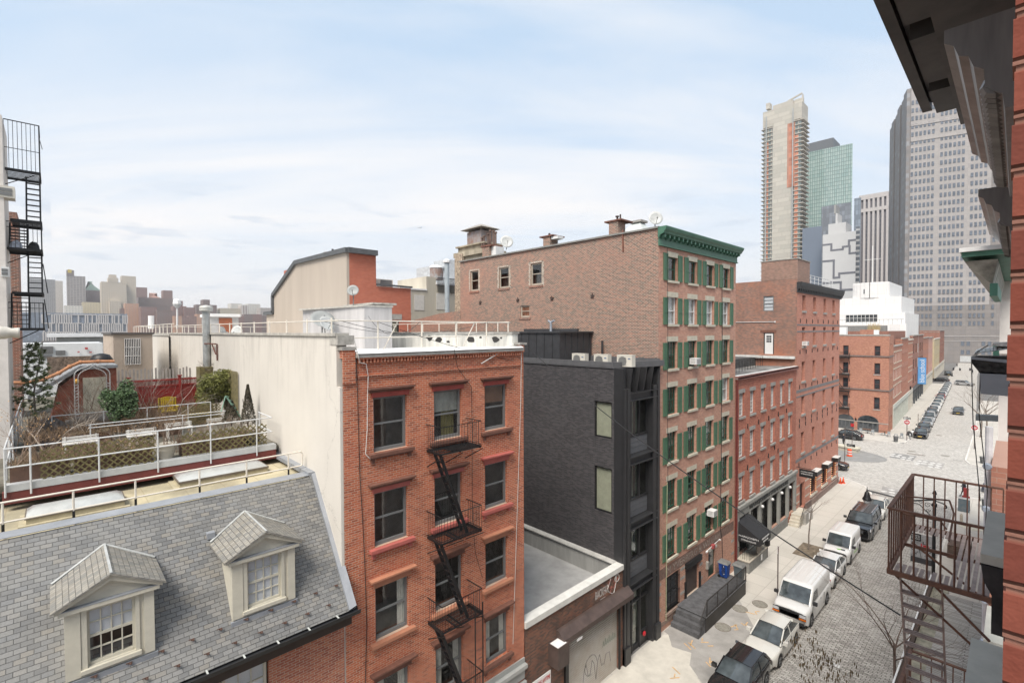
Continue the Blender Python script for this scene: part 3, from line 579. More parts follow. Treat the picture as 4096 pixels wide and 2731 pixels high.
MB().prism([FX.p(16.55,4.35,0),FX.p(16.55,4.35,.15),FX.p(16.55,4.05,.5),FX.p(16.55,3.8,.5),FX.p(16.55,3.8,0)],(0,5.75,0)).build('shutter_hood',brn,T_)
bx=MB().fb(FX,16.0,16.75,3.0,4.0,0,.62).build('motor_box',brn,T_);MB().fb(FX,16.02,16.62,4.001,4.01,.1,.58).build('white_splash',whiter,bx)
MB().fb(FX,17.1,17.32,0,3.8,0,.12).fb(FX,21.58,21.68,0,3.8,0,.08).build('door_jamb',blk,T_)
MB().fb(FX,17.45,17.85,3.62,3.74,.5,.505).build('door_label',whiter,T_)
gr=pbr('white_graffiti',(.50,.47,.44),.9,var=.2,scale=8);grd=pbr('red_graffiti',(.30,.10,.08),.9);bl=pbr('dark_graffiti',(.05,.055,.06),.9);gg=pbr('green_graffiti',(.05,.14,.08),.9)
text('graffiti','BACKFAT',FX,19.55,4.55,.0,1.15,.42,gr,T_,.006,.01)
q=MB();c=(20.98,4.82);pts=[FX.p(c[0]+.36*cos(a)*(1+.25*sin(2*a)),c[1]+.47*sin(a)+.1*sin(a*2),.004)for a in[i*2*pi/28 for i in range(28)]];q.path(pts+pts[:1],.028,4)
pts2=[FX.p(21.45+.2*cos(a),5.0+.18*sin(a),.004)for a in[i*2*pi/14 for i in range(15)]];q.path(pts2,.025,4);q.fb(FX,19.95,20.4,4.4,4.43,0,.005).fb(FX,20.1,20.4,4.26,4.3,0,.005)
q.build('graffiti',gr,T_)
q=MB();q.path([FX.p(20.9+.22*cos(a),4.9+.22*sin(a),.01)for a in[i*pi/8 for i in range(14)]],.02,4).path([FX.p(20.8,4.4,.01),FX.p(20.95,4.75,.01),FX.p(21.12,4.6,.01),FX.p(21.3,4.85,.01),FX.p(21.5,5.05,.01)],.018,4);q.build('graffiti',grd,T_)
q=MB();r=random.Random(2);q.path([FX.p(18.6+.16*i,.35+1.2*abs(sin(i*.9)),-.095)for i in range(12)],.014,4).path([FX.p(19.3+.5*cos(a),1.3+.5*sin(a),-.095)for a in[i*pi/7 for i in range(12)]],.014,4).path([FX.p(20.4,.8,-.095),FX.p(20.6,1.3,-.095),FX.p(20.9,1.25,-.095),FX.p(21.0,.7,-.095)],.014,4);q.build('graffiti',bl,T_)
q=MB()
for i in range(7):a=20.3+i*.17;q.path([FX.p(a,1.75,-.095),FX.p(a+.06,2.05+.1*(i%2),-.095),FX.p(a+.12,1.8,-.095),FX.p(a+.02,1.9,-.095)],.012,4)
q.build('graffiti',gg,T_)
T2=empty('parking_sign',(-14.45,15.4,2),'white metal sign with red no parking lettering on the sooty garage wall','sign')
MB().fb(FX,14.75,16.12,1.75,2.72,.02,.05).build('sign_plate',whiter,T2)
redt=pbr('red_lettering',(.42,.03,.03),.6)
text('lettering','NO PARKING ANYTIME',FX,14.8,2.38,.05,1.27,.2,redt,T2);text('lettering','DRIVEWAY',FX,15.0,2.02,.05,.85,.2,redt,T2)
T_=empty('black_infill_building',(-18,24,0),'narrow modern black brick and steel building with three air conditioning units on its roof','building')
steel=pbr('black_steel',(.028,.028,.03),.42,var=.12,scale=2);steel2=pbr('charcoal_panel',(.115,.12,.13),.5,var=.06,scale=3)
fyb=FY(22.0)
hol=[(-15.98,-15.26,12.1,14.22),(-15.98,-15.26,7.62,10.1)]
shell(T_,fyb,-32,-15.06,0,16.1,[(-16.38,-15.22,12.2,14.2),(-16.38,-15.22,8.05,10.55)],.14,br_black,name='black_brick_wall',intm=inter2)
kst=dict(id='blackside',mat=blk,fw=.06,sash=False,glass=glass,extra=[('blind',pbr('olive_shade',(.34,.34,.26),.9,var=.1),.0,1,0,1,.1)])
window(T_,fyb,-16.38,-15.22,12.2,14.2,kst,.07);window(T_,fyb,-16.38,-15.22,8.05,10.55,kst,.07)
q=MB()
for z in(14.2,12.0,10.55,7.85):
 for i in range(13):q.fb(fyb,-16.40+i*.078,-16.345+i*.078,z,z+.19,0,.012)
q.build('soldier_course',br_black,T_)
q=MB()
q.box(-15.06,-14.5,21.98,22.25,0,16.1).box(-14.52,-14.38,21.98,22.16,0,15.0).box(-14.9,-14.38,22.25,22.55,.0,15.0)
q.box(-14.9,-14.40,24.95,25.32,0,15).box(-14.9,-14.38,25.42,25.66,0,16.1).box(-14.8,-14.5,25.3,25.44,0,15)
q.box(-14.98,-14.30,21.98,22.5,0,.95).box(-14.95,-14.28,25.15,25.68,0,.95)
q.build('steel_frame',steel,T_)
FL=[(14.3,14.72),(10.78,11.2),(7.2,7.62),(3.8,4.2)]
for a,b in FL:
 q=MB().fb(FX,22.25,25.45,b-.03,b+.02,-.3,.13).fb(FX,22.25,25.45,a-.02,a+.03,-.3,.13).fb(FX,22.25,25.45,a,b,-.3,-.02);q.build('floor_beam',steel,T_)
for k,(top_,bot)in enumerate(((14.28,11.22),(10.76,7.64),(7.18,4.22))):
 sp=bot+.95;us=[22.58,23.2,24.05,24.95]
 gm_=MB().fb(FX,22.55,24.95,top_-.1,top_,-.42,-.3).fb(FX,22.55,24.95,sp,sp+.1,-.42,-.27)
 for u in us:gm_.fb(FX,u-.03,u+.06,sp+.1,top_-.1,-.42,-.26)
 wn=gm_.build('window',steel,T_)
 MB().fb(FX,22.6,24.95,sp+.1,top_-.1,-.385,-.38).build('pane',glass_clear('clear_glazing',(.8,.84,.82)),wn)
 MB().fb(FX,22.65,23.1,sp+.1,top_-.1,-.62,-.6).fb(FX,23.5,23.9,sp+.1,top_-.1,-.62,-.6).fb(FX,24.2,24.55,sp+.1,top_-.1,-.62,-.6).build('curtain',pbr('drape_with_reflection',(.42,.43,.37),.9),wn)  # drapes, paled and widened to stand also for pale reflections in the panes
 q=MB()
 for i in range(3):
  for(a,b)in((22.58,22.98),(23.0,24.0),(24.02,24.95)):q.fb(FX,a,b,bot+i*.31+.02,bot+(i+1)*.31,-.4,-.30)
 q.build('spandrel_panel',steel2,T_)
MB().fb(FX,22.3,25.4,4.3,15,-1.6,-1.55).fb(FX,22.3,25.4,0,3.9,-1.2,-1.15).box(-16.0,-14.95,25.36,25.4,0,15.5).box(-16.0,-15.1,22.2,22.25,0,15.5).build('interior',inter2,T_)
q=MB()
for u in(22.58,23.18,24.02,24.9):q.fb(FX,u,u+.1,.0,3.8,-.4,-.2)
for z in(2.78,3.7):q.fb(FX,22.6,24.95,z,z+.1,-.4,-.22)
q.fb(FX,22.6,23.2,0,.8,-.4,-.24).fb(FX,24.1,24.95,0,.8,-.4,-.24).fb(FX,23.28,24.02,0,.25,-.4,-.26)
sf=q.build('shopfront',steel,T_);MB().fb(FX,22.6,24.95,.1,3.75,-.34,-.33).build('pane',glass_clear('clear_glazing'),sf)
MB().fb(FX,22.62,23.17,.8,3.7,-.7,-.68).fb(FX,24.15,24.9,.8,3.7,-.7,-.68).fb(FX,23.3,24.0,.3,3.7,-.8,-.78).build('blind',pbr('drape_with_reflection',(.42,.43,.37)),sf)
MB().lathe((-14.68,24.45,.62),[(.0,0),(.14,0),(.15,.03),(.1,.08),(.02,.1)],14,(1,0,0)).build('alarm_bell',pbr('red_enamel',(.45,.02,.03),.35),T_)
for i in range(5):
 y=22.45+i*.72;q=MB();q.hexa([(-14.9,y,14.75),(-14.42,y,14.75),(-14.42,y+.05,14.75),(-14.9,y+.05,14.75),(-14.95,y,16.1),(-14.2,y,16.1),(-14.2,y+.05,16.1),(-14.95,y+.05,16.1)]);q.build('canopy_fin',steel,T_)
MB().fb(FX,22.25,25.5,14.75,16.1,-.6,-.5).build('recess_panel',blk,T_)
q=MB().prism([(-32,21.94,16.08),(-15.07,21.94,16.08),(-14.12,25.72,16.08),(-32,25.66,16.08)],(0,0,.06));q.box(-32,-15.1,21.93,22.1,16.14,16.42)
q.prism([(-15.12,21.93,16.14),(-14.14,25.72,16.14),(-14.3,25.72,16.14),(-15.28,22.1,16.14)],(0,0,.28))
q.box(-32,-14.4,25.5,25.66,16.14,16.5).build('roof_fascia',pbr('dark_grey_metal',(.10,.10,.105),.5,var=.1),T_)
q=MB().box(-34,-19.3,22.4,25.6,16.1,18.0);q.box(-34.2,-19.15,22.3,25.62,18.0,18.1)
for i in range(22):q.box(-34.2+i*.68,-34.16+i*.68,22.36,22.4,16.2,18.0)
for i in range(5):q.box(-19.3,-19.26,22.95+i*.6,22.99+i*.6,16.2,18.0)
q.box(-25.5,-20.4,25.5,25.63,18.1,18.28);q.build('roof_hut',pbr('standing_seam_black',(.042,.043,.047),.45,var=.15),T_)
MB().tube((-22.6,25.3,18.0),(-22.6,25.3,18.75),.09).tube((-22.6,25.3,18.72),(-22.3,25.3,18.85),.07).tube((-22.6,25.3,18.72),(-22.85,25.3,18.85),.07).build('vent_pipe',pbr('blue_grey_pvc',(.30,.33,.38),.5),T_)
MB().tube((-18.3,25.4,16.1),(-18.3,25.4,17.5),.07).build('roof_pipe',steel,T_)
beige=pbr('beige_enamel',(.60,.57,.50),.45,var=.05)
def acunit(x0,y0,z,lab):
 t_=empty('ac_condenser',(x0+.45,y0+.17,z),lab,'air conditioner','condensers on the black roof')
 MB().box(x0,x0+.95,y0,y0+.36,z,z+.62).box(x0-.01,x0+.96,y0-.01,y0+.37,z+.62,z+.64).build('casing',beige,t_)
 q=MB();c=(x0+.36,y0-.012,z+.3)
 q.lathe(c,[(.24,0),(.26,.0),(.26,.014),(.24,.014)],20,(0,1,0))
 for i in range(8):zz_=z+.08+i*.06;q.box(x0+.12,x0+.6,y0-.02,y0-.008,zz_,zz_+.012)
 q.build('fan_grille',pbr('grille_grey',(.22,.22,.21),.5),t_)
 MB().box(x0+.72,x0+.86,y0-.012,y0-.005,z+.42,z+.47).build('badge',pbr('badge_blue',(.08,.16,.30),.5),t_)
acunit(-18.25,22.3,16.16,'leftmost beige condenser with open fan grille next to the black roof hut')
acunit(-16.65,22.3,16.16,'middle one of the three beige condensers behind the black parapet')
acunit(-15.3,22.6,16.16,'beige condenser nearest the street on the black roof')
T_=empty('green_shutter_warehouse',(-20,31,0),'seven storey red brick warehouse with green shutters, pale lintels and heavy green cornice','building')
CX=[(26.72,27.92),(29.32,30.54),(31.88,33.12),(34.50,35.73)]
RZt=[22.57,20.15,17.46,14.70,11.93,9.02,6.09];RZb=[21.14,18.51,15.80,13.02,10.12,7.22,4.23]
hol=[(a,b,RZb[k],RZt[k])for k in range(7)for a,b in CX]
gnd=[(26.6,28.35,.95,3.12),(29.12,31.0,.9,3.18),(32.45,33.5,1.0,2.95)]
shell(T_,FX,25.67,36.84,0,24.0,hol+gnd,.16,br_green,name='front_wall')
grn=pbr('green_frame_paint',(.025,.085,.055),.55,var=.15);grs=pbr('green_shutter_paint',(.04,.115,.07),.6,var=.22,scale=3.5,col2=(.095,.165,.09),streak=True)
whf=pbr('white_frame_paint',(.66,.66,.65),.5,var=.05);lace=pbr('lace_curtain',(.26,.25,.23),.9,var=.5,scale=9);lace2=pbr('bright_lace',(.46,.46,.46),.9,var=.3,scale=7)
ws=[dict(id='g0',mat=grn,fw=.06,glass=glass),dict(id='g1',mat=whf,fw=.05,glass=glass,extra=[('curtain',lace2,.0,1,.0,1,.08)]),dict(id='g2',mat=grn,fw=.06,grid=(3,2),glass=glass,extra=[('curtain',lace,.0,1,.45,1,.08)]),dict(id='g3',mat=grn,fw=.06,grid=(3,2),glass=glass),dict(id='g4',mat=grn,fw=.06,grid=(3,2),glass=glass,extra=[('curtain',lace2,.05,.95,.45,1,.08)])]
plan=[0,0,0,0,1,1,1,1,2,2,2,2,3,3,3,1,2,4,4,2,3,3,3,3,4,2,3,3]
lint=pbr('pale_limestone',(.52,.48,.385),.85,var=.1,scale=4)
def shut(q):
 g=F((0,0,0),FX.U,FX.N);w,h=.52,1.62
 q.fb(g,0,w,0,h,.02,.045)
 for a,b,c,d in((0,.07,0,h),(w-.07,w,0,h),(.07,w-.07,0,.08),(.07,w-.07,h-.08,h),(.07,w-.07,h*.44,h*.44+.09)):q.fb(g,a,b,c,d,.045,.065)
for i,(a,b,c,d)in enumerate(hol):
 s_=dict(ws[plan[i]])
 window(T_,FX,a+.06,b-.06,c,d,s_,.15)
 slab(T_,'lintel',lint,FX,a-.1,a-.1+1.4,d,d+.31,-.01,.012);slab(T_,'window_sill',lint,FX,a-.08,a-.08+1.38,c-.14,c,-.12,.10)
 for u in(a-.56,b+.03):stamp(T_,'shutter',grs,('shutter',),shut,FX.p(u,c-.02))
gc=pbr('green_cornice_paint',(.035,.125,.08),.5,var=.2,scale=1.2,col2=(.075,.165,.11));q=MB();y0,y1=25.6,36.9
q.fb(FX,y0,y1,23.08,23.55,0,.07).fb(FX,y0,y1,23.08,23.15,.09,.14)
prof=[(0,23.55),(.1,23.55),(.12,23.68),(.38,23.78),(.4,23.86),(.5,23.96),(.55,24.1),(.55,24.16),(0,24.16)]
q.prism([FX.p(y0-.05,b,a)for a,b in prof],(0,y1-y0+.1,0));q.build('cornice',gc,T_)
n=21
for i in range(n):u=25.75+(36.6-25.75)*i/(n-1);stamp(T_,'cornice_bracket',gc,('gbr',),lambda q:q.box(.08,.34,0,.16,.06,.24).box(.08,.2,.02,.14,0,.06),(-14.5,u,23.5))
fg=FY(25.67)
sh=[(-32.03,-31.0,21.5,23.18),(-28.42,-27.3,21.5,23.12),(-24.92,-23.8,21.48,23.08),(-26.02,-25.05,19.15,20.05)]
shell(T_,fg,-33.45,-14.5,0,24.1,sh,.14,br_side,name='party_wall')
tanf=pbr('tan_frame_paint',(.40,.35,.285),.6,var=.08);refl=pbr('orange_film_glass',(.20,.10,.065),.15,var=.35,scale=5)
for i,h_ in enumerate(sh):
 window(T_,fg,h_[0],h_[1],h_[2],h_[3],dict(id='side%d'%(i==3),mat=tanf,fw=.1,glass=refl if i==3 else glass,mid=.52),.1)
 MB().fb(fg,h_[0]-.12,h_[1]+.12,h_[2]-.16,h_[2],0,.05).build('brick_sill',br_whs,T_)
whm=pbr('white_mortar_patch',(.56,.50,.42),.9,var=.3,scale=14);r=random.Random(6)
for h_ in sh[:3]:
 q=MB();z=h_[2]-.05
 while z<h_[3]+.1:
  for s_,x_ in((-1,h_[0]),(1,h_[1])):
   w=.11+.12*r.random();a=x_-w-.02 if s_<0 else x_+.02;q.fb(fg,a,a+w,z,z+.055,0,.004)
  z+=.075
 x_=h_[0]-.1
 while x_<h_[1]:q.fb(fg,x_,x_+.17,h_[3]+.03,h_[3]+.1+.05*r.random(),0,.004);x_+=.2
 q.build('mortar_patch',whm,T_)
iron=pbr('rusted_iron',(.06,.04,.035),.8)
for(x_,z)in((-30.72,20.5),(-26.27,20.5),(-22.8,20.44),(-19.26,20.42)):
 def star(q):
  pts=[((.19 if k%2==0 else.08)*sin(k*pi/5),(.19 if k%2==0 else.08)*cos(k*pi/5))for k in range(10)];q.prism([Vector((a,-.02,b))for a,b in pts],(0,-.05,0))
 stamp(T_,'anchor_star',iron,('star',),star,(x_,25.67,z))
cop=pbr('lead_grey_coping',(.24,.235,.22),.7)
MB().box(-33.5,-14.45,25.55,26.0,24.1,24.2).build('parapet_coping',cop,T_)
MB().box(-33.4,-14.6,25.9,36.8,23.5,23.7).build('roof',pbr('tar_roof',(.10,.1,.1),.9),T_)
MB().wall(F((0,36.84,0),(1,0,0),(0,1,0)),-33.4,-14.5,0,24.0,[],.1).wall(F((-33.45,0,0),(0,1,0),(-1,0,0)),25.67,36.84,0,24.1,[],.1).build('rear_walls',br_side,T_)
def chim(x0,x1,y0,y1,z0,z1,name='chimney',fl=True):
 c=MB().box(x0,x1,y0,y1,z0,z1).build(name,br_side,T_)
 if fl:MB().box(x0-.3,x1+.3,y0-.08,y1+.4,z1,z1+.09).build('chimney_cap',brown,c)
 return c
c=chim(-23.65,-22.98,25.66,26.5,24.0,24.85);MB().tube((-23.35,26.0,24.9),(-23.35,26.0,25.15),.08).build('flue',iron,c)
MB().box(-22.9,-22.3,25.7,26.3,24.62,24.8).build('pale_board',whf,c)
c=chim(-17.98,-17.32,25.66,26.5,23.9,25.0);MB().tube((-17.65,26.1,25.05),(-17.65,26.1,25.35),.06).tube((-17.65,26.1,25.35),(-17.65,26.1,25.42),.12).tube((-17.42,26.1,25.2),(-17.42,26.1,25.48),.05).build('flue',iron,c)
c=chim(-30.45,-29.6,25.66,26.5,24.0,25.0,fl=False);MB().box(-30.6,-29.3,25.6,26.9,25.0,25.14).build('chimney_cap',brown,c)
MB().box(-29.58,-29.05,25.9,26.8,24.1,24.98).build('white_flank',whf,c)
q=MB()
for i,(dx,hh)in enumerate(((-.9,.9),(-.65,1.0),(.15,1.35),(.55,1.25),(-.1,1.1),(.8,1.1))):q.tube((-30.2+dx,26.2,25.1),(-30.2+dx,26.2,25.1+hh),.085).tube((-30.2+dx,26.2,25.1+hh-.12),(-30.2+dx,26.2,25.1+hh),.14)
q.build('flues',pbr('rusty_flue',(.16,.105,.085),.8,var=.3),c)
for(x_,z)in((-16.9,23.02),):MB().bar((x_,25.62,z),(x_-.03,25.62,24.35),.09,.05).build('downpipe',pbr('rusty_red',(.22,.09,.06),.8),T_)
T3=empty('chimney_stack',(-33.6,26.5,0),'big cream rendered chimney stack topped by a rusty sheet metal cowl','chimney')
crm=pbr('stained_cream_render',(.42,.37,.28),.9,var=.28,scale=1.6,streak=True,bump=.3)
MB().box(-34.55,-33.45,25.9,28.4,0,24.9).build('stack_base',pbr('peeling_cream_render',(.45,.36,.27),.9,var=.4,scale=9),T3)
MB().box(-34.6,-30.8,26.2,28.4,23.8,25.0).box(-34.85,-30.7,26.0,28.6,24.65,25.05).box(-34.55,-30.9,26.3,28.3,25.05,25.5).box(-34.7,-30.75,26.1,28.5,25.5,25.62).build('stack_head',crm,T3)
rust=pbr('rusted_galvanised',(.31,.33,.345),.6,col2=(.21,.10,.06),scale=1.6,streak=False)
k=MB().box(-33.5,-31.6,26.5,27.9,25.62,26.75).build('cowl_duct',rust,T3)
MB().add([(-34.0,26.1,26.95),(-31.1,26.1,26.95),(-31.1,28.3,26.95),(-34.0,28.3,26.95),(-32.9,27.0,27.4),(-32.2,27.0,27.4),(-32.2,27.4,27.4),(-32.9,27.4,27.4)],[(0,1,2,3),(0,1,5,4),(1,2,6,5),(2,3,7,6),(3,0,4,7),(4,5,6,7)]).box(-33.4,-33.3,26.6,26.7,26.7,27).box(-31.8,-31.7,26.6,26.7,26.7,27).build('cowl_roof',pbr('weathered_zinc',(.30,.275,.24),.7,var=.2),T3)
k=MB().box(-20.3,-18.4,30.2,34.2,23.7,25.0).build('roof_lantern',greyst,T_)
k2=MB().box(-20.5,-18.2,30.0,34.4,25.0,25.12).build('lantern_curb',brown,k)
MB().add([(-20.3,30.1,25.12),(-18.3,30.1,25.12),(-18.3,32.0,25.12),(-20.3,32.0,25.12),(-19.6,31.0,26.0),(-19.0,31.0,26.0),(-19.0,31.5,26.0),(-19.6,31.5,26.0)],[(0,1,5,4),(1,2,6,5),(2,3,7,6),(3,0,4,7),(4,5,6,7)]).build('lantern_glazing',pbr('milky_glass',(.55,.58,.56),.3),k)
MB().box(-19.8,-18.8,30.8,31.7,26.0,26.15).build('lantern_cap',greyst,k)
MB().fb(FX,25.9,36.7,3.2,3.85,0,.012).build('sign_band',pbr('faded_sign_band',(.20,.125,.10),.9,var=.25,scale=4),T_)
text('ghost_lettering','M YVERBERG & WILLIAM',FX,26.75,3.3,.012,7.6,.42,pbr('ghost_paint',(.33,.28,.24),.95,var=.4,scale=7),T_,.004)
for z in(.5,1.35,2.3,2.9):
 q=MB();
 for a,b in((25.68,26.05),(28.45,29.05),(31.12,31.55),(36.3,36.8)):q.fb(FX,a,b,z,z+.18,0,.012)
 q.build('stone_band',greyst,T_)
MB().fb(FX,25.69,29.0,.35,.62,0,.03).fb(FX,26.5,28.5,.8,.95,-.1,.12).build('stone_plinth',pbr('worn_brownstone',(.28,.2,.16),.9,var=.2),T_)
w=window(T_,FX,26.6,28.35,.95,3.12,dict(id='shop',mat=blk,fw=.08,grid=(2,1),glass=dark_glass()),.12,name='shop_window')
q=MB()
for i in range(15):q.tube(FX.p(26.66+i*.117,.98,.02),FX.p(26.66+i*.117,3.1,.02),.011,4)
q.bar(FX.p(26.6,1.9,.02),FX.p(28.35,1.9,.02),.03,.02).bar(FX.p(26.6,2.8,.02),FX.p(28.35,2.8,.02),.03,.02);q.build('window_bars',blk,T_)
q=MB();q.fb(FX,29.12,31.0,.9,3.18,-.16,-.13)
for i in range(30):q.fb(FX,29.18,30.94,.92+i*.072,.96+i*.072,-.13,-.11)
q.build('roller_shutter',pbr('dark_bronze_slats',(.085,.065,.058),.5),T_);MB().fb(FX,29.05,31.1,2.85,3.2,.0,.2).fb(FX,29.0,29.14,.9,2.0,.0,.1).fb(FX,30.98,31.14,.9,2.0,.0,.1).build('shutter_box',blk,T_)
d_=MB().fb(FX,32.5,33.45,1.02,2.9,-.12,-.07).build('door',pbr('dark_green_door',(.012,.045,.032),.4),T_)
MB().fb(FX,32.62,33.3,1.75,2.75,-.07,-.065).build('pane',dkgl,d_);MB().fb(FX,32.4,33.6,2.9,3.05,-.02,.12).build('door_head',pbr('door_trim',(.42,.42,.38)),T_)
MB().lathe(FX.p(31.9,3.12,.15),[(.03,-.1),(.07,0),(.06,.12)],8,(0,-1,-.3)).lathe(FX.p(33.9,3.3,.15),[(.03,-.1),(.07,0),(.06,.12)],8,(0,1,-.3)).tube(FX.p(31.9,3.12,.12),FX.p(33.9,3.3,.12),.02).build('floodlight',whf,T_)
MB().fb(FX,32.7,33.0,3.05,3.3,.05,.25).build('alarm_siren',pbr('faded_red',(.35,.07,.07),.6),T_)
MB().fb(FX,32.05,32.25,1.8,2.3,0,.15).build('meter_box',pbr('grey_box',(.33,.32,.29)),T_)
cable('cable',[(-14.44,26.55,23.1),(-14.42,26.6,19),(-14.43,26.62,14),(-14.43,26.7,9)],.012,cblk,'thin dark cable down the first shutter column of the green shutter warehouse')
cable('cable',[(-14.42,26.6,9),(-14.42,26.55,5),(-14.41,26.5,2),(-14.41,26.5,.6)],.018,pbr('pale_green_cable',(.45,.46,.30)),'pale yellow-green cable down the lower left of the shuttered front')
cable('cable',[(-14.44,34.3,21),(-14.43,34.35,18),(-14.43,34.3,14),(-14.42,34.3,10),(-14.42,34.25,7),(-14.42,34.2,3.9),(-14.42,34.5,3.2),(-14.42,34.6,1.2)],.02,cblk,'thick black cable before the last shutter column down to the loading door')
dpm=pbr('maroon_downpipe',(.12,.02,.018),.5)
top(MB().tube((-14.38,36.95,.1),(-14.38,36.95,14.4),.075,8),'downpipe',dpm,'maroon rain pipe between the shuttered warehouse and the steakhouse','drainpipe')
acw=pbr('white_enamel',(.66,.66,.65),.4,var=.04)
def winac(cx,z,lab):
 t_=empty('window_air_conditioner',(-14.4,cx,z),lab,'air conditioner','window air conditioners')
 MB().fb(FX,cx-.3,cx+.3,z,z+.4,-.05,.42).build('casing',acw,t_)
 q=MB()
 for i in range(7):q.fb(FX,cx-.25,cx+.25,z+.05+i*.045,z+.07+i*.045,.42,.43)
 for i in range(4):q.fb(FX,cx-.302,cx-.3,z+.08+i*.08,z+.11+i*.08,.05,.35)
 q.build('grille',pbr('grille_grey'),t_)if 'grille_grey' in _MC else q.build('grille',metalg,t_)
_MC.setdefault('grille_grey',metalg)
winac(29.95,15.95,'white window air conditioner in the second column of green shuttered windows');winac(32.6,5.4,'white window air conditioner high in a lower shuttered window near the door')
T3=empty('loading_platform',(-13.5,30,0),'black steel loading platform with three steps and slatted rail before the shuttered warehouse','platform')
pk=pbr('black_painted_steel',(.03,.026,.024),.55,var=.3,scale=3);dk=pbr('worn_grey_deck',(.10,.10,.105),.75,var=.25,scale=3)
MB().box(-14.45,-12.62,27.95,34.1,.02,.93).build('platform_side',pk,T3);MB().box(-14.45,-12.58,27.9,34.15,.93,.97).build('deck',dk,T3)
for i in range(3):MB().box(-14.4,-12.65,27.05+i*.3,28.0,.02+i*.29,.30+i*.29).build('step',dk,T3)
q=MB();q.bar((-12.62,28.1,1.93),(-12.62,34.1,1.93),.045,.045).bar((-12.62,28.1,1.93),(-12.62,27.15,1.0),.04,.04).bar((-12.62,28.1,1.05),(-12.62,34.1,1.05),.03,.03)
for i in range(58):q.tube((-12.62,28.12+i*.103,1.0),(-12.62,28.12+i*.103,1.93),.009,4)
for y in(28.1,29.6,31.1,32.6,34.1):q.bar((-12.62,y,.9),(-12.62,y,1.93),.045,.045)
for i in range(7):q.tube((-12.62,27.25+i*.13,.15+i*.12),(-12.62,27.25+i*.13,1.08+i*.125),.009,4)
q.build('railing',pk,T3)
def bin_(x,y,z,body,lid,lab,rz=0):
 t_=empty('wheeled_bin',(x,y,z),lab,'trash bin',rz=rz);q=MB()
 q.hexa([(-.22,-.24,.06),(.22,-.24,.06),(.22,.24,.06),(-.22,.24,.06),(-.29,-.3,.98),(.29,-.3,.98),(.29,.3,.98),(-.29,.3,.98)]);q.box(-.31,.31,-.32,.32,.93,1.0);q.build('body',body,t_,local=True)
 q=MB();q.hexa([(-.33,-.35,1.0),(.33,-.35,1.0),(.33,.36,1.0),(-.33,.36,1.0),(-.24,-.28,1.12),(.24,-.28,1.12),(.24,.3,1.14),(-.24,.3,1.14)]);q.tube((-.3,.38,1.03),(.3,.38,1.03),.03);q.build('lid',lid,t_,local=True)
 MB().box(.29,.30,-.15,.15,.55,.62).build('label',whiter,t_,local=True)
 for s_ in(-.3,.3):MB().lathe((s_-.02,.25,.1),[(.1,0),(.1,.05)],12,(1,0,0)).build('wheel',blk,t_,local=True)
 return t_
lidm=pbr('grey_bin_lid',(.16,.16,.155),.4);bin_(-13.85,33.55,.97,pbr('blue_bin_plastic',(.012,.06,.28),.45),lidm,'blue wheeled bin with grey lid on the loading platform',1.57);bin_(-13.15,34.35,.75,pbr('slate_bin_plastic',(.10,.12,.13),.45),lidm,'dark grey wheeled bin beside the blue bin',1.57)
q=MB();r=random.Random(1);pts=[];
q.lathe((-13.75,33.12,1.25),[(.02,0),(.1,.1),(.13,.3),(.11,.5),(.13,.6),(.05,.72)],7);top(q,'plastic_bag',glass_clear('clear_plastic',(.8,.8,.8)),'clear plastic bag hung on the blue bin','bag',smooth=True)
mhm=pbr('cast_iron_cover',(.25,.235,.20),.7,var=.2,scale=6);mhr=pbr('rusty_rim',(.14,.11,.09),.8)
for i,(x_,y,lab)in enumerate(((-12.15,29.25,'round manhole cover nearest the platform steps'),(-12.2,32.0,'round manhole cover beside the middle of the platform'),(-11.5,33.5,'round manhole cover near the kerb behind the white hatchback'))):
 t_=empty('manhole_cover',(x_,y,.04),lab,'manhole','pavement manhole covers');MB().lathe((x_,y,.03),[(.44,0),(.44,.008)],24).build('plate',mhm,t_)
 q=MB();q.path([(x_+.45*cos(a*pi/14),y+.45*sin(a*pi/14),.04)for a in range(29)],.014,4)
 for a in range(4):q.box(x_+.33*cos(a*pi/2+.5)-.03,x_+.33*cos(a*pi/2+.5)+.03,y+.33*sin(a*pi/2+.5)-.012,y+.33*sin(a*pi/2+.5)+.012,.038,.044)
 q.build('rim',mhr,t_)
T_=empty('steakhouse_building',(-20,44,0),'low four storey red brick building with grey stone restaurant front and black awning','building')
ys=[37.63,39.80,42.13,44.45,46.78,49.05];W_w=.98
hol=[]
for k,(zb,zt)in enumerate(((11.5,13.32),(8.36,10.18),(5.0,6.9))):
 for y in ys:hol.append((y,y+W_w,zb,zt))
shell(T_,FX,36.86,51.3,0,14.45,hol+[(37.5,51.1,.9,3.85)],.2,br_mj)
wst=dict(id='mj',mat=whf,fw=.06,grid=(3,3),mw=.025,glass=glass,extra=[('curtain',lace,0,1,.3,1,.1)])
for i,(a,b,c,d)in enumerate(hol):
 window(T_,FX,a,b,c,d,wst,.16);slab(T_,'lintel',greyst,FX,a-.12,b+.14,d,d+.30,-.01,.02);slab(T_,'window_sill',greyst,FX,a-.08,a-.08+1.16,c-.16,c,-.1,.1)
def ironshape(q):q.prism([Vector((.0,a,b))for a,b in((-.03,-.2),(.03,-.2),(.03,-.03),(.12,0),(.03,.03),(.03,.2),(-.03,.2),(-.03,.03),(-.12,0),(-.03,-.03))],(.05,0,0))
for(y,z)in[(39.3,10.62),(41.6,10.65),(43.9,10.65),(46.3,10.7),(48.5,10.75),(39.3,7.35),(41.6,7.4),(43.9,7.45),(46.3,7.45),(45.4,7.9)]:stamp(T_,'anchor_plate',blk,('anch',),ironshape,(-14.5,y,z))
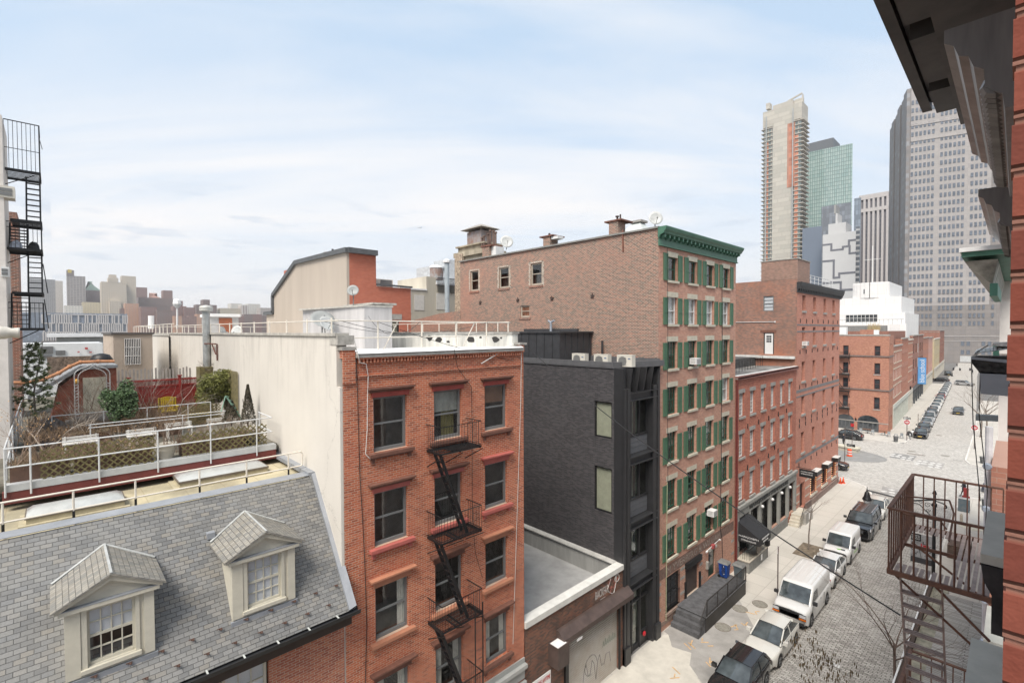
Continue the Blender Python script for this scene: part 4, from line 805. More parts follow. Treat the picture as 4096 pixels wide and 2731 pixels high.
MB().hexa([(-14.3,36.86,14.45),(-14.3,51.3,14.55),(-30,51.3,14.1),(-30,36.86,14.1),(-14.3,36.86,14.55),(-14.3,51.3,14.65),(-30,51.3,14.3),(-30,36.86,14.3)]).build('roof',pbr('old_tar_roof',(.22,.215,.205),.9,var=.4,scale=.8,bump=.3,bscale=9),T_)
MB().fb(FX,36.88,51.28,14.38,14.66,-.05,.2).build('gutter',pbr('maroon_white_gutter',(.20,.075,.06),.6),T_);MB().fb(FX,36.88,51.28,14.66,14.7,-.18,.12).build('gutter_edge',pbr('pale_edge',(.6,.6,.58)),T_)
MB().fb(FX,36.9,51.2,13.95,14.02,0,.03).build('brick_course',br_mj,T_)
MB().box(-30,-18.2,36.86,51.28,14.3,15.4).build('raised_roof',pbr('black_roof_sheet',(.07,.07,.07),.8,var=.3),T_)
MB().box(-30,-14.6,51.0,51.28,15.35,15.6).build('white_flashing',pbr('pale_edge'),T_)if 'pale_edge' in _MC else None
q=MB()
for z in(15.0,15.55):q.tube((-15.6,37.2,z-.1),(-17.4,50.9,z+.05),.018)
for i in range(15):f_=i/14;x_=-15.6-1.8*f_;q.tube((x_,37.2+13.7*f_,14.3),(x_,37.2+13.7*f_,15.5),.018)
top(q,'roof_railing',blk,'thin black iron railing across the flat roof of the steakhouse building','railing')
gfs=pbr('grey_shop_stone',(.285,.285,.265),.8,var=.12,scale=2.5)
q=MB().fb(FX,37.1,51.25,3.85,4.5,0,.12).fb(FX,37.1,51.28,4.5,4.75,0,.24);q.build('fascia',gfs,T_)
text('lettering','MARKJOSEPH STEAKHOUSE',FX,39.5,3.97,.12,9.2,.36,pbr('black_letter_metal',(.03,.035,.035),.5),T_,.05,.012)
for u in(37.15,39.45,41.8,44.15,46.4,48.75,50.85):slab(T_,'pilaster',gfs,FX,u,u+.38,.85,3.85,-.1,.12)
MB().fb(FX,37.0,48.9,0,.85,-.05,.1).build('base_wall',pbr('grey_block_base',(.20,.20,.19),.85,var=.15),T_)
MB().fb(FX,37.4,51.1,.8,3.9,-.9,-.85).build('interior',inter,T_)
for i,u in enumerate((39.9,42.25,44.6,46.85,49.2)):
 w=window(T_,FX,u,u+1.75,.9,3.85,dict(id='mjshop',mat=blk,fw=.1,grid=(3,3),mw=.03,mid=.5,glass=glass,extra=[('curtain',lace,0,.9,.35,1,.1)]),.25,name='shop_window')
 if i<4:MB().lathe(FX.p(u+1.9,3.7,.3),[(.05,-.12),(.12,-.05),(.12,.05),(.05,.12)],10,(0,0,1)).build('globe_lamp',whf,T_)
d_=MB().fb(FX,37.9,39.2,.9,3.6,-.35,-.3).build('door',blk,T_)
T3=empty('entrance_awning',(-13.9,39,2.5),'black fabric awning with white MARKJOSEPH lettering over the restaurant entrance','awning')
aw=pbr('black_awning_cloth',(.018,.018,.02),.7,var=.2);q=MB()
ax0,ax1=-14.45,-12.85;ay0,ay1=37.3,39.6
q.add([(ax0,ay0,3.68),(ax0,ay1,3.68),(ax1,ay1,2.75),(ax1,ay0,2.75),(ax1,ay1,2.2),(ax1,ay0,2.2),(ax0,ay0,2.2),(ax0,ay1,2.2)],[(0,1,2,3),(3,2,4,5),(0,3,5,6),(1,7,4,2)])
q.build('canopy',aw,T3)
wl=pbr('white_lettering',(.66,.66,.66),.6);fa=F((ax0,ay0,0),(1,0,0),(0,-1,0));fb_=F((ax1,0,0),(0,1,0),(1,0,0))
text('lettering','MARKJOSEPH',fa,.12,2.55,.01,1.4,.16,wl,T3);text('lettering','STEAKHOUSE',fa,.3,2.34,.01,1.05,.11,wl,T3)
text('lettering','MARKJOSEPH',fb_,ay0+.45,2.52,.01,1.45,.16,wl,T3);text('lettering','STEAKHOUSE',fb_,ay0+.7,2.32,.01,1.0,.11,wl,T3)
T3=empty('entrance_terrace',(-13.9,39,0),'grey entrance terrace with small black rail and menu board beneath the black awning','terrace')
MB().box(-14.4,-13.5,37.1,40.9,0,.85).build('terrace_base',pbr('grey_block_base'),T3)if 'grey_block_base' in _MC else None
MB().box(-14.42,-13.46,37.06,40.95,.85,.92).build('terrace_slab',stone,T3)
q=MB();q.bar((-13.55,37.2,1.75),(-13.55,40.8,1.75),.04,.03).bar((-14.35,37.2,1.75),(-13.55,37.2,1.75),.04,.03)
for i in range(25):q.tube((-13.55,37.2+i*.15,.92),(-13.55,37.2+i*.15,1.75),.009,4)
for i in range(6):q.tube((-14.35+i*.16,37.2,.92),(-14.35+i*.16,37.2,1.75),.009,4)
q.build('railing',blk,T3);MB().box(-13.52,-13.46,38.6,39.5,1.05,1.95).build('menu_board',pbr('menu_board_face',(.22,.19,.16)),T3)
MB().box(-13.46,-13.45,39.35,39.65,.3,.75).build('notice',whiter,T3)
top(MB().tube((-13.5,40.9,0),(-13.5,40.9,2.3),.03).box(-13.65,-13.35,40.75,41.05,1.0,1.35),'lantern_post',blk,'small black lantern post at the end of the entrance terrace','lamp post')
T3=empty('stone_stoop',(-13.9,50.3,0),'four stone steps with black handrail at the right end of the steakhouse front','steps')
for i in range(4):MB().box(-14.45,-13.55+.0,49.0+i*.32,52.3,i*.22,(i+1)*.22).build('step',stone,T3)
MB().box(-13.58,-13.3,50.2,52.4,0,1.05).build('side_wall',greyst,T3)
q=MB();q.path([(-13.4,49.0,.9),(-13.4,50.3,1.85),(-13.4,52.3,1.85)],.025)
for i in range(14):f_=i/13;q.tube((-13.4,49.0+3.3*f_,max(0,min(1.05,f_*2.2))),(-13.4,49.0+3.3*f_,.9+min(.95,f_*2.4)),.01,4)
q.build('railing',blk,T3);MB().box(-13.3,-13.29,51.2,51.6,.3,.85).build('notice',whiter,T3)
T_=empty('corner_warehouse',(-18,59,0),'tall six storey brick warehouse with narrow windows, black cornice and brick stair tower','building')
cy=[52.95,56.58,60.40,64.05];rz_=[(20.0,21.5),(16.55,18.4),(13.1,15.0),(9.85,11.72),(6.05,8.05)]
hol=[(y,y+1.0,a,b)for a,b in rz_ for y in cy]
gd=[(56.1,58.3,1.1,3.5),(60.2,62.4,1.1,3.45),(64.3,66.1,1.1,3.4),(52.7,54.3,.5,3.0)]
shell(T_,FX,51.3,67.3,0,22.0,hol+gd,.3,br_wh,name='front_wall')
dkf=pbr('dark_brown_frame',(.075,.04,.03),.6);wst=dict(id='wh',mat=dkf,fw=.1,glass=dkgl)
for(a,b,c,d)in hol:
 window(T_,FX,a,b,c,d,wst,.28);slab(T_,'window_sill',greyst,FX,a-.1,b+.1,c-.2,c,-.1,.1)
gb=pbr('slate_blue_band',(.20,.19,.19),.85)
for z in(18.55,12.05,11.6,5.35,17.9):MB().fb(FX,51.32,67.28,z,z+(.28 if z in(12.05,5.35)else.14),0,.02).build('stone_band',gb,T_)
for z in(19.0,16.0,12.6,9.3,8.8,5.0):
 for i in range(8):stamp(T_,'anchor_plate',blk,('anch',),ironshape,(-14.5,52.3+i*2.0,z))
q=MB();q.prism([FX.p(51.2,b,a)for a,b in((0,21.7),(.07,21.7),(.1,22.0),(.26,22.1),(.36,22.4),(.4,22.68),(0,22.68))],(0,16.6,0))
q.build('cornice',pbr('black_cornice_paint',(.03,.03,.032),.6,var=.3),T_)
for i in range(30):stamp(T_,'cornice_bracket',blk,('bbr',),lambda q:q.box(.06,.24,0,.2,0,.25),(-14.5,51.4+i*.55,21.85))
for i,(a,b,c,d)in enumerate(gd[:3]):
 window(T_,FX,a,b,c,d,dict(id='whs',mat=blk,fw=.1,grid=(3,1),glass=dkgl),.25,name='shop_window')
 MB().fb(FX,a+.1,b-.3,d-.35,d+.1,.05,.6).build('awning_box',blk,T_);MB().fb(FX,a+.08,b-.28,d+.1,d+.12,.03,.62).build('awning_top',pbr('pale_edge'),T_)
 slab(T_,'window_sill',stone,FX,a-.1,b+.1,.9,1.1,-.1,.12)
 q=MB()
 for j in range(9):q.fb(FX,a+.15,a+.19,1.2+j*.22,1.24+j*.22,.0,.03);q.fb(FX,b-.2,b-.16,1.2+j*.22,1.24+j*.22,.0,.03)
 em=bpy.data.materials.get('fairy_light')
 if not em:
  em,tt,bb=newmat('fairy_light');bb.inputs['Emission Color'].default_value=(1,.45,.12,1);bb.inputs['Emission Strength'].default_value=2.5
 tag(q.build('fairy_lights',em,T_),kind='stuff')
MB().fb(FX,52.7,54.3,.0,3.0,-.3,-.25).build('door',blk,T_);MB().fb(FX,54.4,67.2,0,.62,0,.12).fb(FX,54.4,67.2,.62,.7,0,.18).build('plinth',pbr('grey_brown_plinth',(.24,.17,.145),.9,var=.15),T_)
q=MB()
for z in(1.3,2.1,2.9):
 for a,b in((54.4,56.0),(58.4,60.1),(62.5,64.2),(66.2,67.25),(51.5,52.6)):q.fb(FX,a,b,z,z+.16,0,.01)
q.build('stone_band',stone,T_)
fw_=FY(51.3)
shell(T_,fw_,-20.3,-14.5,0,23.0,[(-17.5,-16.55,20.0,21.48),(-17.45,-16.5,15.75,17.85)],.12,br_whs,name='party_wall')
window(T_,fw_,-17.5,-16.55,20.0,21.48,dict(id='whside',mat=metalg,fw=.07,grid=(1,2),glass=glass,extra=[('blind',blindm,0,1,0,1,.05)]),.06)
dr=MB().fb(fw_,-17.35,-16.6,15.75,17.8,-.1,-.05).build('roof_door',acw,T_);q=MB()
for i in range(3):
 for j in range(3):q.fb(fw_,-17.2+i*.16,-17.07+i*.16,16.9+j*.24,17.1+j*.24,-.05,-.045)
q.build('pane',dkgl,dr);MB().fb(fw_,-17.75,-16.3,17.87,18.1,0,.03).build('lintel',brown,T_)
MB().wall(fw_,-17.72,-14.48,22.98,24.9,[],.1).box(-17.72,-14.48,51.31,55.2,22.6,24.88).build('stair_tower',br_tower,T_)
MB().box(-17.8,-14.42,51.25,55.3,24.88,24.97).build('tower_coping',greyst,T_)
MB().box(-20.3,-14.6,55.2,67.2,22.2,22.5).build('roof',pbr('tar_roof'),T_)if 'tar_roof' in _MC else None
MB().wall(F((0,67.3,0),(1,0,0),(0,1,0)),-26,-14.5,0,22,[],.1).wall(F((-20.3,0,0),(0,1,0),(-1,0,0)),51.3,67.3,0,22,[],.1).build('rear_walls',br_whs,T_)
q=MB().tube((-20.3,51.25,18.93),(-16.4,51.25,18.93),.03);q.box(-16.45,-16.35,51.2,51.28,18.85,19.0).build('conduit',whf,T_)
q=MB()
for z in(23.2,23.6,23.9):q.path([(-15.2,55.4,z),(-15.2,67,z)],.03,4)
for i in range(9):q.tube((-15.2,55.4+i*1.45,22.6),(-15.2,55.4+i*1.45,23.9),.03,4)
top(q,'roof_railing',whf,'white tube railing behind the black cornice of the corner warehouse','railing')
T3=empty('hanging_sign',(-14.0,51.6,4),'small black hanging sign with white lettering between steakhouse and corner warehouse','sign')
MB().bar((-14.5,51.6,4.95),(-12.9,51.6,4.95),.05,.05).build('bracket',blk,T3);MB().box(-14.25,-12.95,51.57,51.63,4.1,4.85).build('board',blk,T3)
f3=F((-14.25,51.57,0),(1,0,0),(0,-1,0));text('lettering','MARKJOSEPH',f3,.15,4.55,.0,1.0,.12,wl,T3);text('lettering','STEAKHOUSE',f3,.15,4.36,.0,1.0,.12,wl,T3)
winac(53.4,16.6,'white window air conditioner in the first narrow window of the corner warehouse')
for(x_,y,lab)in((-14.15,66.9,'orange traffic cone nearest the warehouse corner'),(-13.95,67.3,'darker orange traffic cone behind the other at the warehouse corner')):
 t_=empty('traffic_cone',(x_,y,.03),lab,'traffic cone');MB().lathe((x_,y,.04),[(.16,0),(.03,.7),(.0,.7)],12).build('cone',pbr('cone_orange',(.75,.10,.03),.5),t_,smooth=True);MB().box(x_-.2,x_+.2,y-.2,y+.2,.03,.06).build('base',pbr('cone_orange'),t_)
FB=F((-15.2,105,0),bu,bn_)
br_c=masonry('corner_building_brick',.25,.1,.012,[(.40,.18,.12),(.35,.155,.105),(.44,.21,.14),(.31,.135,.095)],(.36,.24,.18),stain=.3,stcol=(.27,.12,.09),stscale=.3,bump=.2,patch=((.40,.19,.15),.35,.4))
FC=F((-15.2,104.6,0),(1,0,0),(0,-1,0))
rfm=pbr('dark_red_frame',(.13,.04,.035),.6);slg=pbr('slate_shopfront',(.075,.08,.085),.5)
T_=empty('arched_corner_building',(-20,106,0),'four storey orange-brown brick corner building with arched ground floor doors and iron balconies','building')
u0=-15
hol=[]
for uL in(-6.75,-2.1):
 for(a,b)in((13.5,15.25),(10.25,12.2),(7.6,9.4),(4.1,6.2)):hol.append((uL,uL+.85,a,b))
arch=[(-7.6,-4.95),(-4.45,-1.35)]
shell(T_,FC,u0,0,0,17.1,hol+[(a,b,.0,1.8)for a,b in arch],.2,br_c,name='front_wall')
wst=dict(id='cb',mat=rfm,fw=.08,glass=dkgl)
for h_ in hol:window(T_,FC,*h_,wst,.15);slab(T_,'window_sill',greyst,FC,h_[0]-.1,h_[1]+.1,h_[2]-.15,h_[2],-.1,.08)
for a,b in arch:
 c=(a+b)/2;R=(b-a)/2;n=14
 q=MB();q.prism([FC.p(c+R*cos(pi*k/n),1.75+R*.72*sin(pi*k/n),.01)for k in range(n+1)],-FC.N*.05);q.fb(FC,a,b,0,1.78,-.1,-.03);d_=q.build('arched_doors',slg,T_)
 q=MB();q.prism([FC.p(c+(R-.15)*cos(pi*k/n),1.85+(R-.2)*.7*sin(pi*k/n),.016)for k in range(n+1)],FC.N*.01)
 for i in range(4):x_=a+.2+i*(b-a-.3)/4;q.fb(FC,x_+.08,x_+.5,.6,1.6,-.028,-.02)
 q.build('pane',dkgl,d_)
 q=MB()
 for k in range(n):
  p=[FC.p(c+rr*cos(pi*kk/n),1.75+rr*.74*sin(pi*kk/n),.0)for rr,kk in((R,k),(R+.42,k),(R+.42,k+1),(R,k+1))];q.prism(p,FC.N*.05)
 q.build('brick_arch',br_c,T_)
q=MB()
for z in(13.3,7.35):q.fb(FC,u0,.12,z,z+.22,0,.14);q.fb(FB,-.5,4.9,z,z+.22,.0,.14)
q.build('string_course',pbr('dark_band',(.16,.13,.12),.8),T_)
q=MB().fb(FC,u0,0,1.6,1.75,0,.05).fb(FC,u0,.08,17.0,17.25,-.3,.06);q.build('coping',greyst,T_)
hol2=[]
for s_ in(.7,2.0,3.3):
 for(a,b)in((13.8,15.6),(10.3,12.2),(7.9,9.6),(4.3,6.2)):hol2.append((s_,s_+.7,a,b))
shell(T_,FB,-.4,5.1,0,17.1,hol2+[(.6,1.9,0,2.8),(2.6,4.2,0,2.8)],.2,br_c,name='street_wall')
for h_ in hol2:window(T_,FB,*h_,wst,.15)
MB().box(-30,-15.6,105,109.8,16.4,16.7).build('roof',whiter,T_)
MB().fb(FC,-4.3,-2.3,17.1,18.1,-1.6,-.4).build('roof_bulkhead',br_c,T_);MB().fb(FC,-2.3,-1.6,17.1,18.05,-1.0,-.4).fb(FC,-8.2,-6.4,17.1,18.6,-1.6,-.5).build('white_bulkhead',whiter,T_)
q=MB()
for z in(13.3,10.2,7.2,4.0):
 q.fb(FC,-8.2,-5.6,z-.3,z-.15,0,.9)
 for i in range(14):q.tube(FC.p(-8.2+i*.2,z-.2,.9),FC.p(-8.2+i*.2,z+.7,.9),.02,4)
 q.bar(FC.p(-8.2,z+.7,.9),FC.p(-5.6,z+.7,.9),.05,.05);q.bar(FC.p(-5.65,z-.15,.9),FC.p(-5.65,z+.7,0),.05,.05);q.bar(FC.p(-5.7,z-1.4,0),FC.p(-5.7,z-.3,.8),.08,.08)
 if z<13:q.bar(FC.p(-8.4,z+3.0,.5),FC.p(-6.4,z,.5),.25,.06)
q.build('fire_escape',blk,T_)
wsm=[dict(id='fa%d'%i,mat=m,fw=.07,sash=True,glass=dkgl)for i,m in enumerate((whf,rfm,dkf,tanf))]
def row(name,label,s0,s1,zt,mat,cols,rows,ww,sty,fasc=None,cat='building',lint_=None,roof=.4,par=None):
 T_=empty(name,tuple(FB.p((s0+s1)/2,0,-5)),label,cat)
 hs=[]
 for k in range(cols):
  u=s0+(s1-s0)*(k+.5)/cols-ww/2
  for(a,b)in rows:hs.append((u,u+ww,a,b))
 shell(T_,FB,s0,s1,3.6 if fasc else 0,zt,hs,.15,mat,name='front_wall')
 for h_ in hs:
  window(T_,FB,*h_,sty,.1)
  if lint_:slab(T_,'lintel',lint_,FB,h_[0]-.1,h_[1]+.1,h_[3],h_[3]+.25,-.01,.02);slab(T_,'window_sill',lint_,FB,h_[0]-.08,h_[1]+.08,h_[2]-.14,h_[2],-.05,.08)
 q=MB()
 for n in(s0,s1):a,b,c,d=FB.p(n,0,0),FB.p(n,0,-14),FB.p(n,zt,-14),FB.p(n,zt,0);q.quad(a,b,c,d)
 q.quad(FB.p(s0,0,-14),FB.p(s1,0,-14),FB.p(s1,zt,-14),FB.p(s0,zt,-14));q.build('side_walls',mat,T_)
 MB().fb(FB,s0,s1,zt-roof-.2,zt-roof,-14,-.05).build('roof',greyst,T_)
 MB().fb(FB,s0,s1,zt-.02,zt+.22,-.2,.18).build('cornice',par or greyst,T_)
 if fasc:
  q=MB().fb(FB,s0,s1,3.6,4.4,-.2,.15);k=max(3,cols)
  for i in range(k+1):u=s0+(s1-s0-.3)*i/k;q.fb(FB,u,u+.3,0,3.6,-.2,.12)
  q.build('shopfront',fasc,T_);MB().fb(FB,s0,s1,0,3.6,-.5,-.3).build('shop_glass',dkgl,T_)
 return T_
pgs=pbr('pale_green_shopfront',(.46,.48,.43),.7,var=.1);cgs=pbr('cream_shopfront',(.50,.47,.41),.7,var=.1)
br_d=masonry('terrace_brick',.25,.1,.012,[(.38,.17,.12),(.34,.15,.105),(.42,.2,.14)],(.36,.22,.17),stain=.2,stcol=(.25,.12,.09),stscale=.3,bump=.2)
br_e=masonry('dark_terrace_brick',.25,.1,.012,[(.27,.115,.085),(.22,.095,.07),(.32,.14,.10)],(.30,.21,.17),stain=.3,stcol=(.15,.09,.07),stscale=.3,bump=.2)
row('brick_row_house','four storey brick row house with bright white lintels next to the arched corner building',5.1,18.4,15.0,br_d,6,((12.0,13.9),(8.9,10.8),(5.7,7.7)),1.15,wsm[0],pgs,lint_=lint)
row('brick_row_house','taller brick row house with four rows of dark windows above a pale shopfront',18.4,30.4,16.2,br_d,5,((14.0,15.7),(11.2,13.2),(8.2,10.4),(5.2,7.4)),1.1,wsm[1],pgs)
row('brick_row_house','brick row house with pale stone trim left of the blue banner',30.4,40.5,15.7,br_d,4,((12.9,14.9),(9.8,11.8),(6.6,8.6)),1.0,wsm[3],cgs,lint_=lint,par=pbr('pale_cornice',(.52,.5,.45)))
T_=row('school_building','dark brick school building behind the tall blue banner',40.5,70.5,16.6,br_e,5,((12.3,14.6),(8.6,11.0),(5.2,7.2)),3.2,wsm[2],slg)
row('brick_row_house','red and pale brick row house just beyond the school building',70.5,90,15.6,br_d,6,((12.3,14.1),(9,10.9),(5.8,7.7)),1.2,wsm[0],cgs)
row('brick_row_house','narrow pinkish row house before the cross lane and dark car',90,109,15.4,pbr('pink_render',(.48,.28,.23),.85,var=.12),5,((12.0,13.9),(8.9,10.8),(5.7,7.7)),1.2,wsm[3],cgs)
row('yellow_brick_building','pale yellow brick building with white cornice at the far end of the row',118,150,14.6,pbr('yellow_brick',(.47,.39,.25),.85,var=.12),7,((10.6,12.2),(7.2,9.0),(4.2,6)),1.3,wsm[2],cgs,par=pbr('white_cornice',(.62,.58,.55)))
row('brick_row_house','dark red brick house at the end of the street with thin chimneys',150,186,17.5,br_e,8,((13,15),(9.6,11.8),(6.2,8.4)),1.4,wsm[1],cgs)
T_=empty('stepped_gable_building',tuple(FB.p(118,0,-10)),'grey-brown brick party wall with tall chimney above the far terrace roofs','building')
MB().fb(FB,113,117.5,0,19.5,-26,-4).build('wall',masonry('grey_brown_brick',.25,.1,.012,[(.26,.18,.15),(.22,.15,.13)],(.33,.27,.23),stain=.2,bump=0),T_);MB().fb(FB,104,107,14,21.5,-11,-7).build('chimney',br_e,T_)
T_=empty('blue_banner',tuple(FB.p(56,7,1)),'tall blue vertical banner reading blue school above the far left pavement','banner')
bb_=pbr('banner_blue',(.10,.30,.60),.7,var=.12,scale=.8)
FBN=F(tuple(FB.p(52.6,0,0)),(1,0,0),(0,-1,0))
a=FBN
MB().fb(a,.15,1.75,4.4,11.0,-.03,.0).build('banner_cloth',bb_,T_)
text('lettering','blue school',a,1.45,4.9,.0,5.6,.95,pbr('banner_white',(.74,.75,.76),.7),T_,.012,vert=True)
MB().fb(a,0,1.9,11.0,11.06,-.03,.03).fb(a,0,1.9,4.34,4.4,-.03,.03).build('bracket',blk,T_)
T_=empty('wall_sign',tuple(FB.p(30,5,1)),'small black and red hanging sign on a long arm left of the blue banner','sign');MB().fb(FBN,-.9,1.0,4.55,5.3,17.5,17.6).build('board',blk,T_);text('lettering','OPEN',FBN,-.6,4.75,17.6,1.2,.3,pbr('red_lettering'),T_);MB().tube(FBN.p(-.9,5.5,17.5),FBN.p(1.1,5.5,17.5),.03).build('arm',blk,T_)
T_=empty('white_panel_building',(-28,150,0),'white panelled modern building with stepped curved top behind the brick terrace','building')
wpn=gridmat('white_panels',(.62,.60,.59),(.72,.72,.71),1.6,2.2,.09,tones=[(.72,.72,.71),(.70,.70,.695),(.74,.74,.73)],rough=.4)
def wb(x0,x1,z0,z1,y0=140,y1=160):return MB().box(x0,x1,y0,y1,z0,z1)
wb(-30.5,-18.3,10,25.7).build('middle_block',wpn,T_);wb(-27.5,-20.8,25.7,29.3,141).build('upper_block',wpn,T_);wb(-33,-17.4,8,21.9,138.5).build('lower_block',wpn,T_);wb(-34,-17,8,19.4,137,139).build('base_block',wpn,T_)
q=MB();
for i in range(12):a_=i*pi/11;q.box(-24.2-3.4*cos(a_)*.9-.5,-24.2-3.4*cos(a_)*.9+.5,141-1.2*sin(a_),142,25.6,29.25)
q.build('curved_front',wpn,T_);w_=MB().box(-28.6,-22.4,138.4,138.5,20.0,21.6).box(-25.4,-23.6,139.9,140,26.6,27.7);wm_=w_.build('window',dkgl,T_)
q=MB()
for i in range(9):q.box(-28.6+i*.77,-28.52+i*.77,138.34,138.4,20.0,21.6)
q.box(-28.6,-22.4,138.34,138.4,20.8,20.88).build('glazing_bars',whf,wm_)
q=MB()
for i in range(20):q.tube((-33+i*.8,136.9,19.4),(-33+i*.8,136.9,20.4),.03,4)
q.path([(-33,136.9,20.4),(-17.4,136.9,20.4)],.04,4);q.build('balcony_rail',metalg,T_)
q=MB().tube((-24.6,145,29),(-24.6,145,38.5),.09).tube((-26.2,145,35.2),(-23.0,145,35.2),.05);top(q,'flag_mast',whf,'white ship-like mast with crossbar on top of the white panelled building','mast')
T_=empty('low_roof_building',(-30,122,0),'grey roofed low building with planted terrace between corner building and white building','building')
MB().box(-34,-17,116,136,0,17.8).build('wall',br_e,T_);MB().box(-33,-17.5,117,118,17.8,18.9).build('roof_fence',pbr('grey_slats',(.20,.20,.195),.8),T_)
q=MB();r=random.Random(9)
for i in range(260):x_=-20.4+1.9*r.random();y=116.3+r.random();h_=.5+1.0*r.random();q.add([(x_,y,17.8),(x_+.05,y,17.8),(x_+r.uniform(-.3,.3),y+r.uniform(-.2,.2),17.8+h_*1.3)],[(0,1,2)])
top(q,'ornamental_grass',pbr('straw_grass',(.46,.36,.20),.9),'tuft of straw-coloured ornamental grass on a far roof terrace','plant')
def tower(name,label,x0,x1,y0,y1,z1,mat,part='shaft'):
 T_=empty(name,((x0+x1)/2,(y0+y1)/2,0),label,'skyscraper');MB().box(x0,x1,y0,y1,0,z1).build(part,mat,T_);return T_
Y0=450;T_=empty('concrete_tower',(-140,460,0),'slim unfinished concrete tower with open floor slabs and red safety netting','skyscraper')
conc=masonry('board_marked_concrete',9,3.6,.35,[(.46,.43,.38),(.50,.47,.41),(.44,.42,.37),(.52,.49,.43)],(.37,.345,.30),'wall',stain=.25,stcol=(.34,.32,.28),stscale=.06,bump=0,off=.3)
xl=aY(1752,400,Y0).x;xa=aY(1775,400,Y0).x;xb=aY(1821,400,Y0).x;xr=aY(1841,400,Y0).x;zt=aY(1790,240,Y0).z
MB().box(xa,xb,Y0-1,Y0+16,0,zt).box(xl,xr,Y0-.6,Y0+16,zt-17,zt-3).box(xl+.3,xr,Y0-.5,Y0+14,64,78).build('core',conc,T_)
MB().box(xl+.6,xa,Y0-.2,Y0+15,0,zt-18).box(xb-3,xr-.6,Y0-.2,Y0+15,0,zt-18).build('glazing',gridmat('green_dark_glazing',(.33,.30,.26),(.14,.185,.185),2.6,3.6,.7),T_)
q=MB();z=4
while z<zt-16:q.box(xl-1.3,xa+.1,Y0-.9,Y0+16,z,z+.55);q.box(xb-3.5,xr+1.5,Y0-.9,Y0+16,z,z+.55);z+=3.6
tag(q.build('floor_slabs',pbr('pale_slab_concrete',(.52,.48,.42),.85),T_),kind='stuff')
net=gridmat('red_netting',(.42,.22,.16),(.45,.19,.12),5.5,3.6,.5,rough=.9)
MB().box(xl+2.2,xl+4.6,Y0-.4,Y0+.6,0,zt-30).box(xr-5.2,xr-2.6,Y0-.4,Y0+.6,0,zt-30).box(xb-4,xb+1.5,Y0-1.2,Y0-1.02,zt-72,zt-19).build('safety_netting',net,T_)
q=MB()
for x_ in(xl+3.4,xr-6):q.bar((x_,Y0-2.4,0),(x_,Y0-2.4,zt-8),.7,.7)
q.build('hoist_mast',pbr('hoist_steel',(.36,.38,.38)),T_)
q=MB().box(xl+1.5,xl+4.5,Y0+2,Y0+8,zt,zt+5).bar((xr-12,Y0+4,zt+2),(xr-1,Y0+4,zt+5),1,1).box(xr-1.4,xr-.4,Y0+4,Y0+5,zt-8,zt+4).box(xb,xr,Y0+3,Y0+5,zt-3,zt+1);q.build('roof_plant',conc,T_)
Y0=520;a=aY(1848,355,Y0);b=aY(1885,345,Y0);c=aY(1957,352,Y0);zt=b.z
T_=empty('green_glass_tower',(-135,540,0),'pale green mirrored glass tower with dark plant storey on its roof','skyscraper')
gg_=gridmat('green_curtain_wall',(.09,.14,.135),(.25,.37,.345),1.9,3.4,.32,tones=[(.33,.43,.40),(.38,.47,.44),(.29,.40,.375),(.35,.45,.42)],rough=.12,spec=.8,stain=.3,stscale=.012)
MB().prism([(a.x,Y0-2,0),(a.x-4,Y0+30,0),(c.x*1.07-.5,Y0+36,0),(c.x,Y0+2,0),(b.x+2,Y0-1,0)],(0,0,zt)).build('shaft',gg_,T_)
MB().box(a.x-.5,aY(1910,330,Y0).x,Y0+6,Y0+30,zt,aY(1870,322,Y0).z).build('plant_storey',pbr('dark_plant_cladding',(.115,.125,.14),.6),T_)
def px_tower(name,label,x0,x1,yt,Y0,dep,mat,roofz=None):
 a=aY(x0,yt,Y0);b=aY(x1,yt,Y0);T_=empty(name,((a.x+b.x)/2,Y0+dep/2,0),label,'skyscraper');k=1.01+dep/Y0;MB().prism([(a.x,Y0,0),(b.x,Y0,0),(b.x*k,Y0+dep,0),(a.x,Y0+dep,0)],(0,0,(a.z+b.z)/2)).build('shaft',mat,T_);return T_,a.x,b.x,(a.z+b.z)/2
px_tower('dark_glass_tower','low dark glass office block in front of the green mirrored tower',1887,1955,470,470,30,gridmat('blue_grey_glass',(.15,.16,.185),(.20,.22,.25),2.2,3.6,.25,rough=.2))
px_tower('blue_grey_tower','plain slate blue windowless block left of the white mural building',1843,1888,522,400,25,pbr('slate_blue_cladding',(.135,.165,.215),.6,var=.05,scale=.05))
T_,x0,x1,z1=px_tower('white_mural_building','pale grey building with a maze of dark stepped lines on its blank wall',1890,1966,535,390,22,pbr('pale_grey_render',(.50,.50,.50),.8,var=.03,scale=.1))
MB().box(x0+3,x1-6,391,408,z1,z1+7).box(x0+7,x1-11,392,404,z1+7,z1+14).build('stepped_top',pbr('pale_grey_render'),T_);MB().box(x0+6,x1-12,392,402,z1+14,z1+20).build('roof_plant',pbr('plant_metal',(.32,.32,.31),.6),T_)
ln=pbr('dark_mural_line',(.15,.155,.18),.8);fm_=F((x0,390,0),(1,0,0),(0,-1,0));W_w=x1-x0;q=MB()
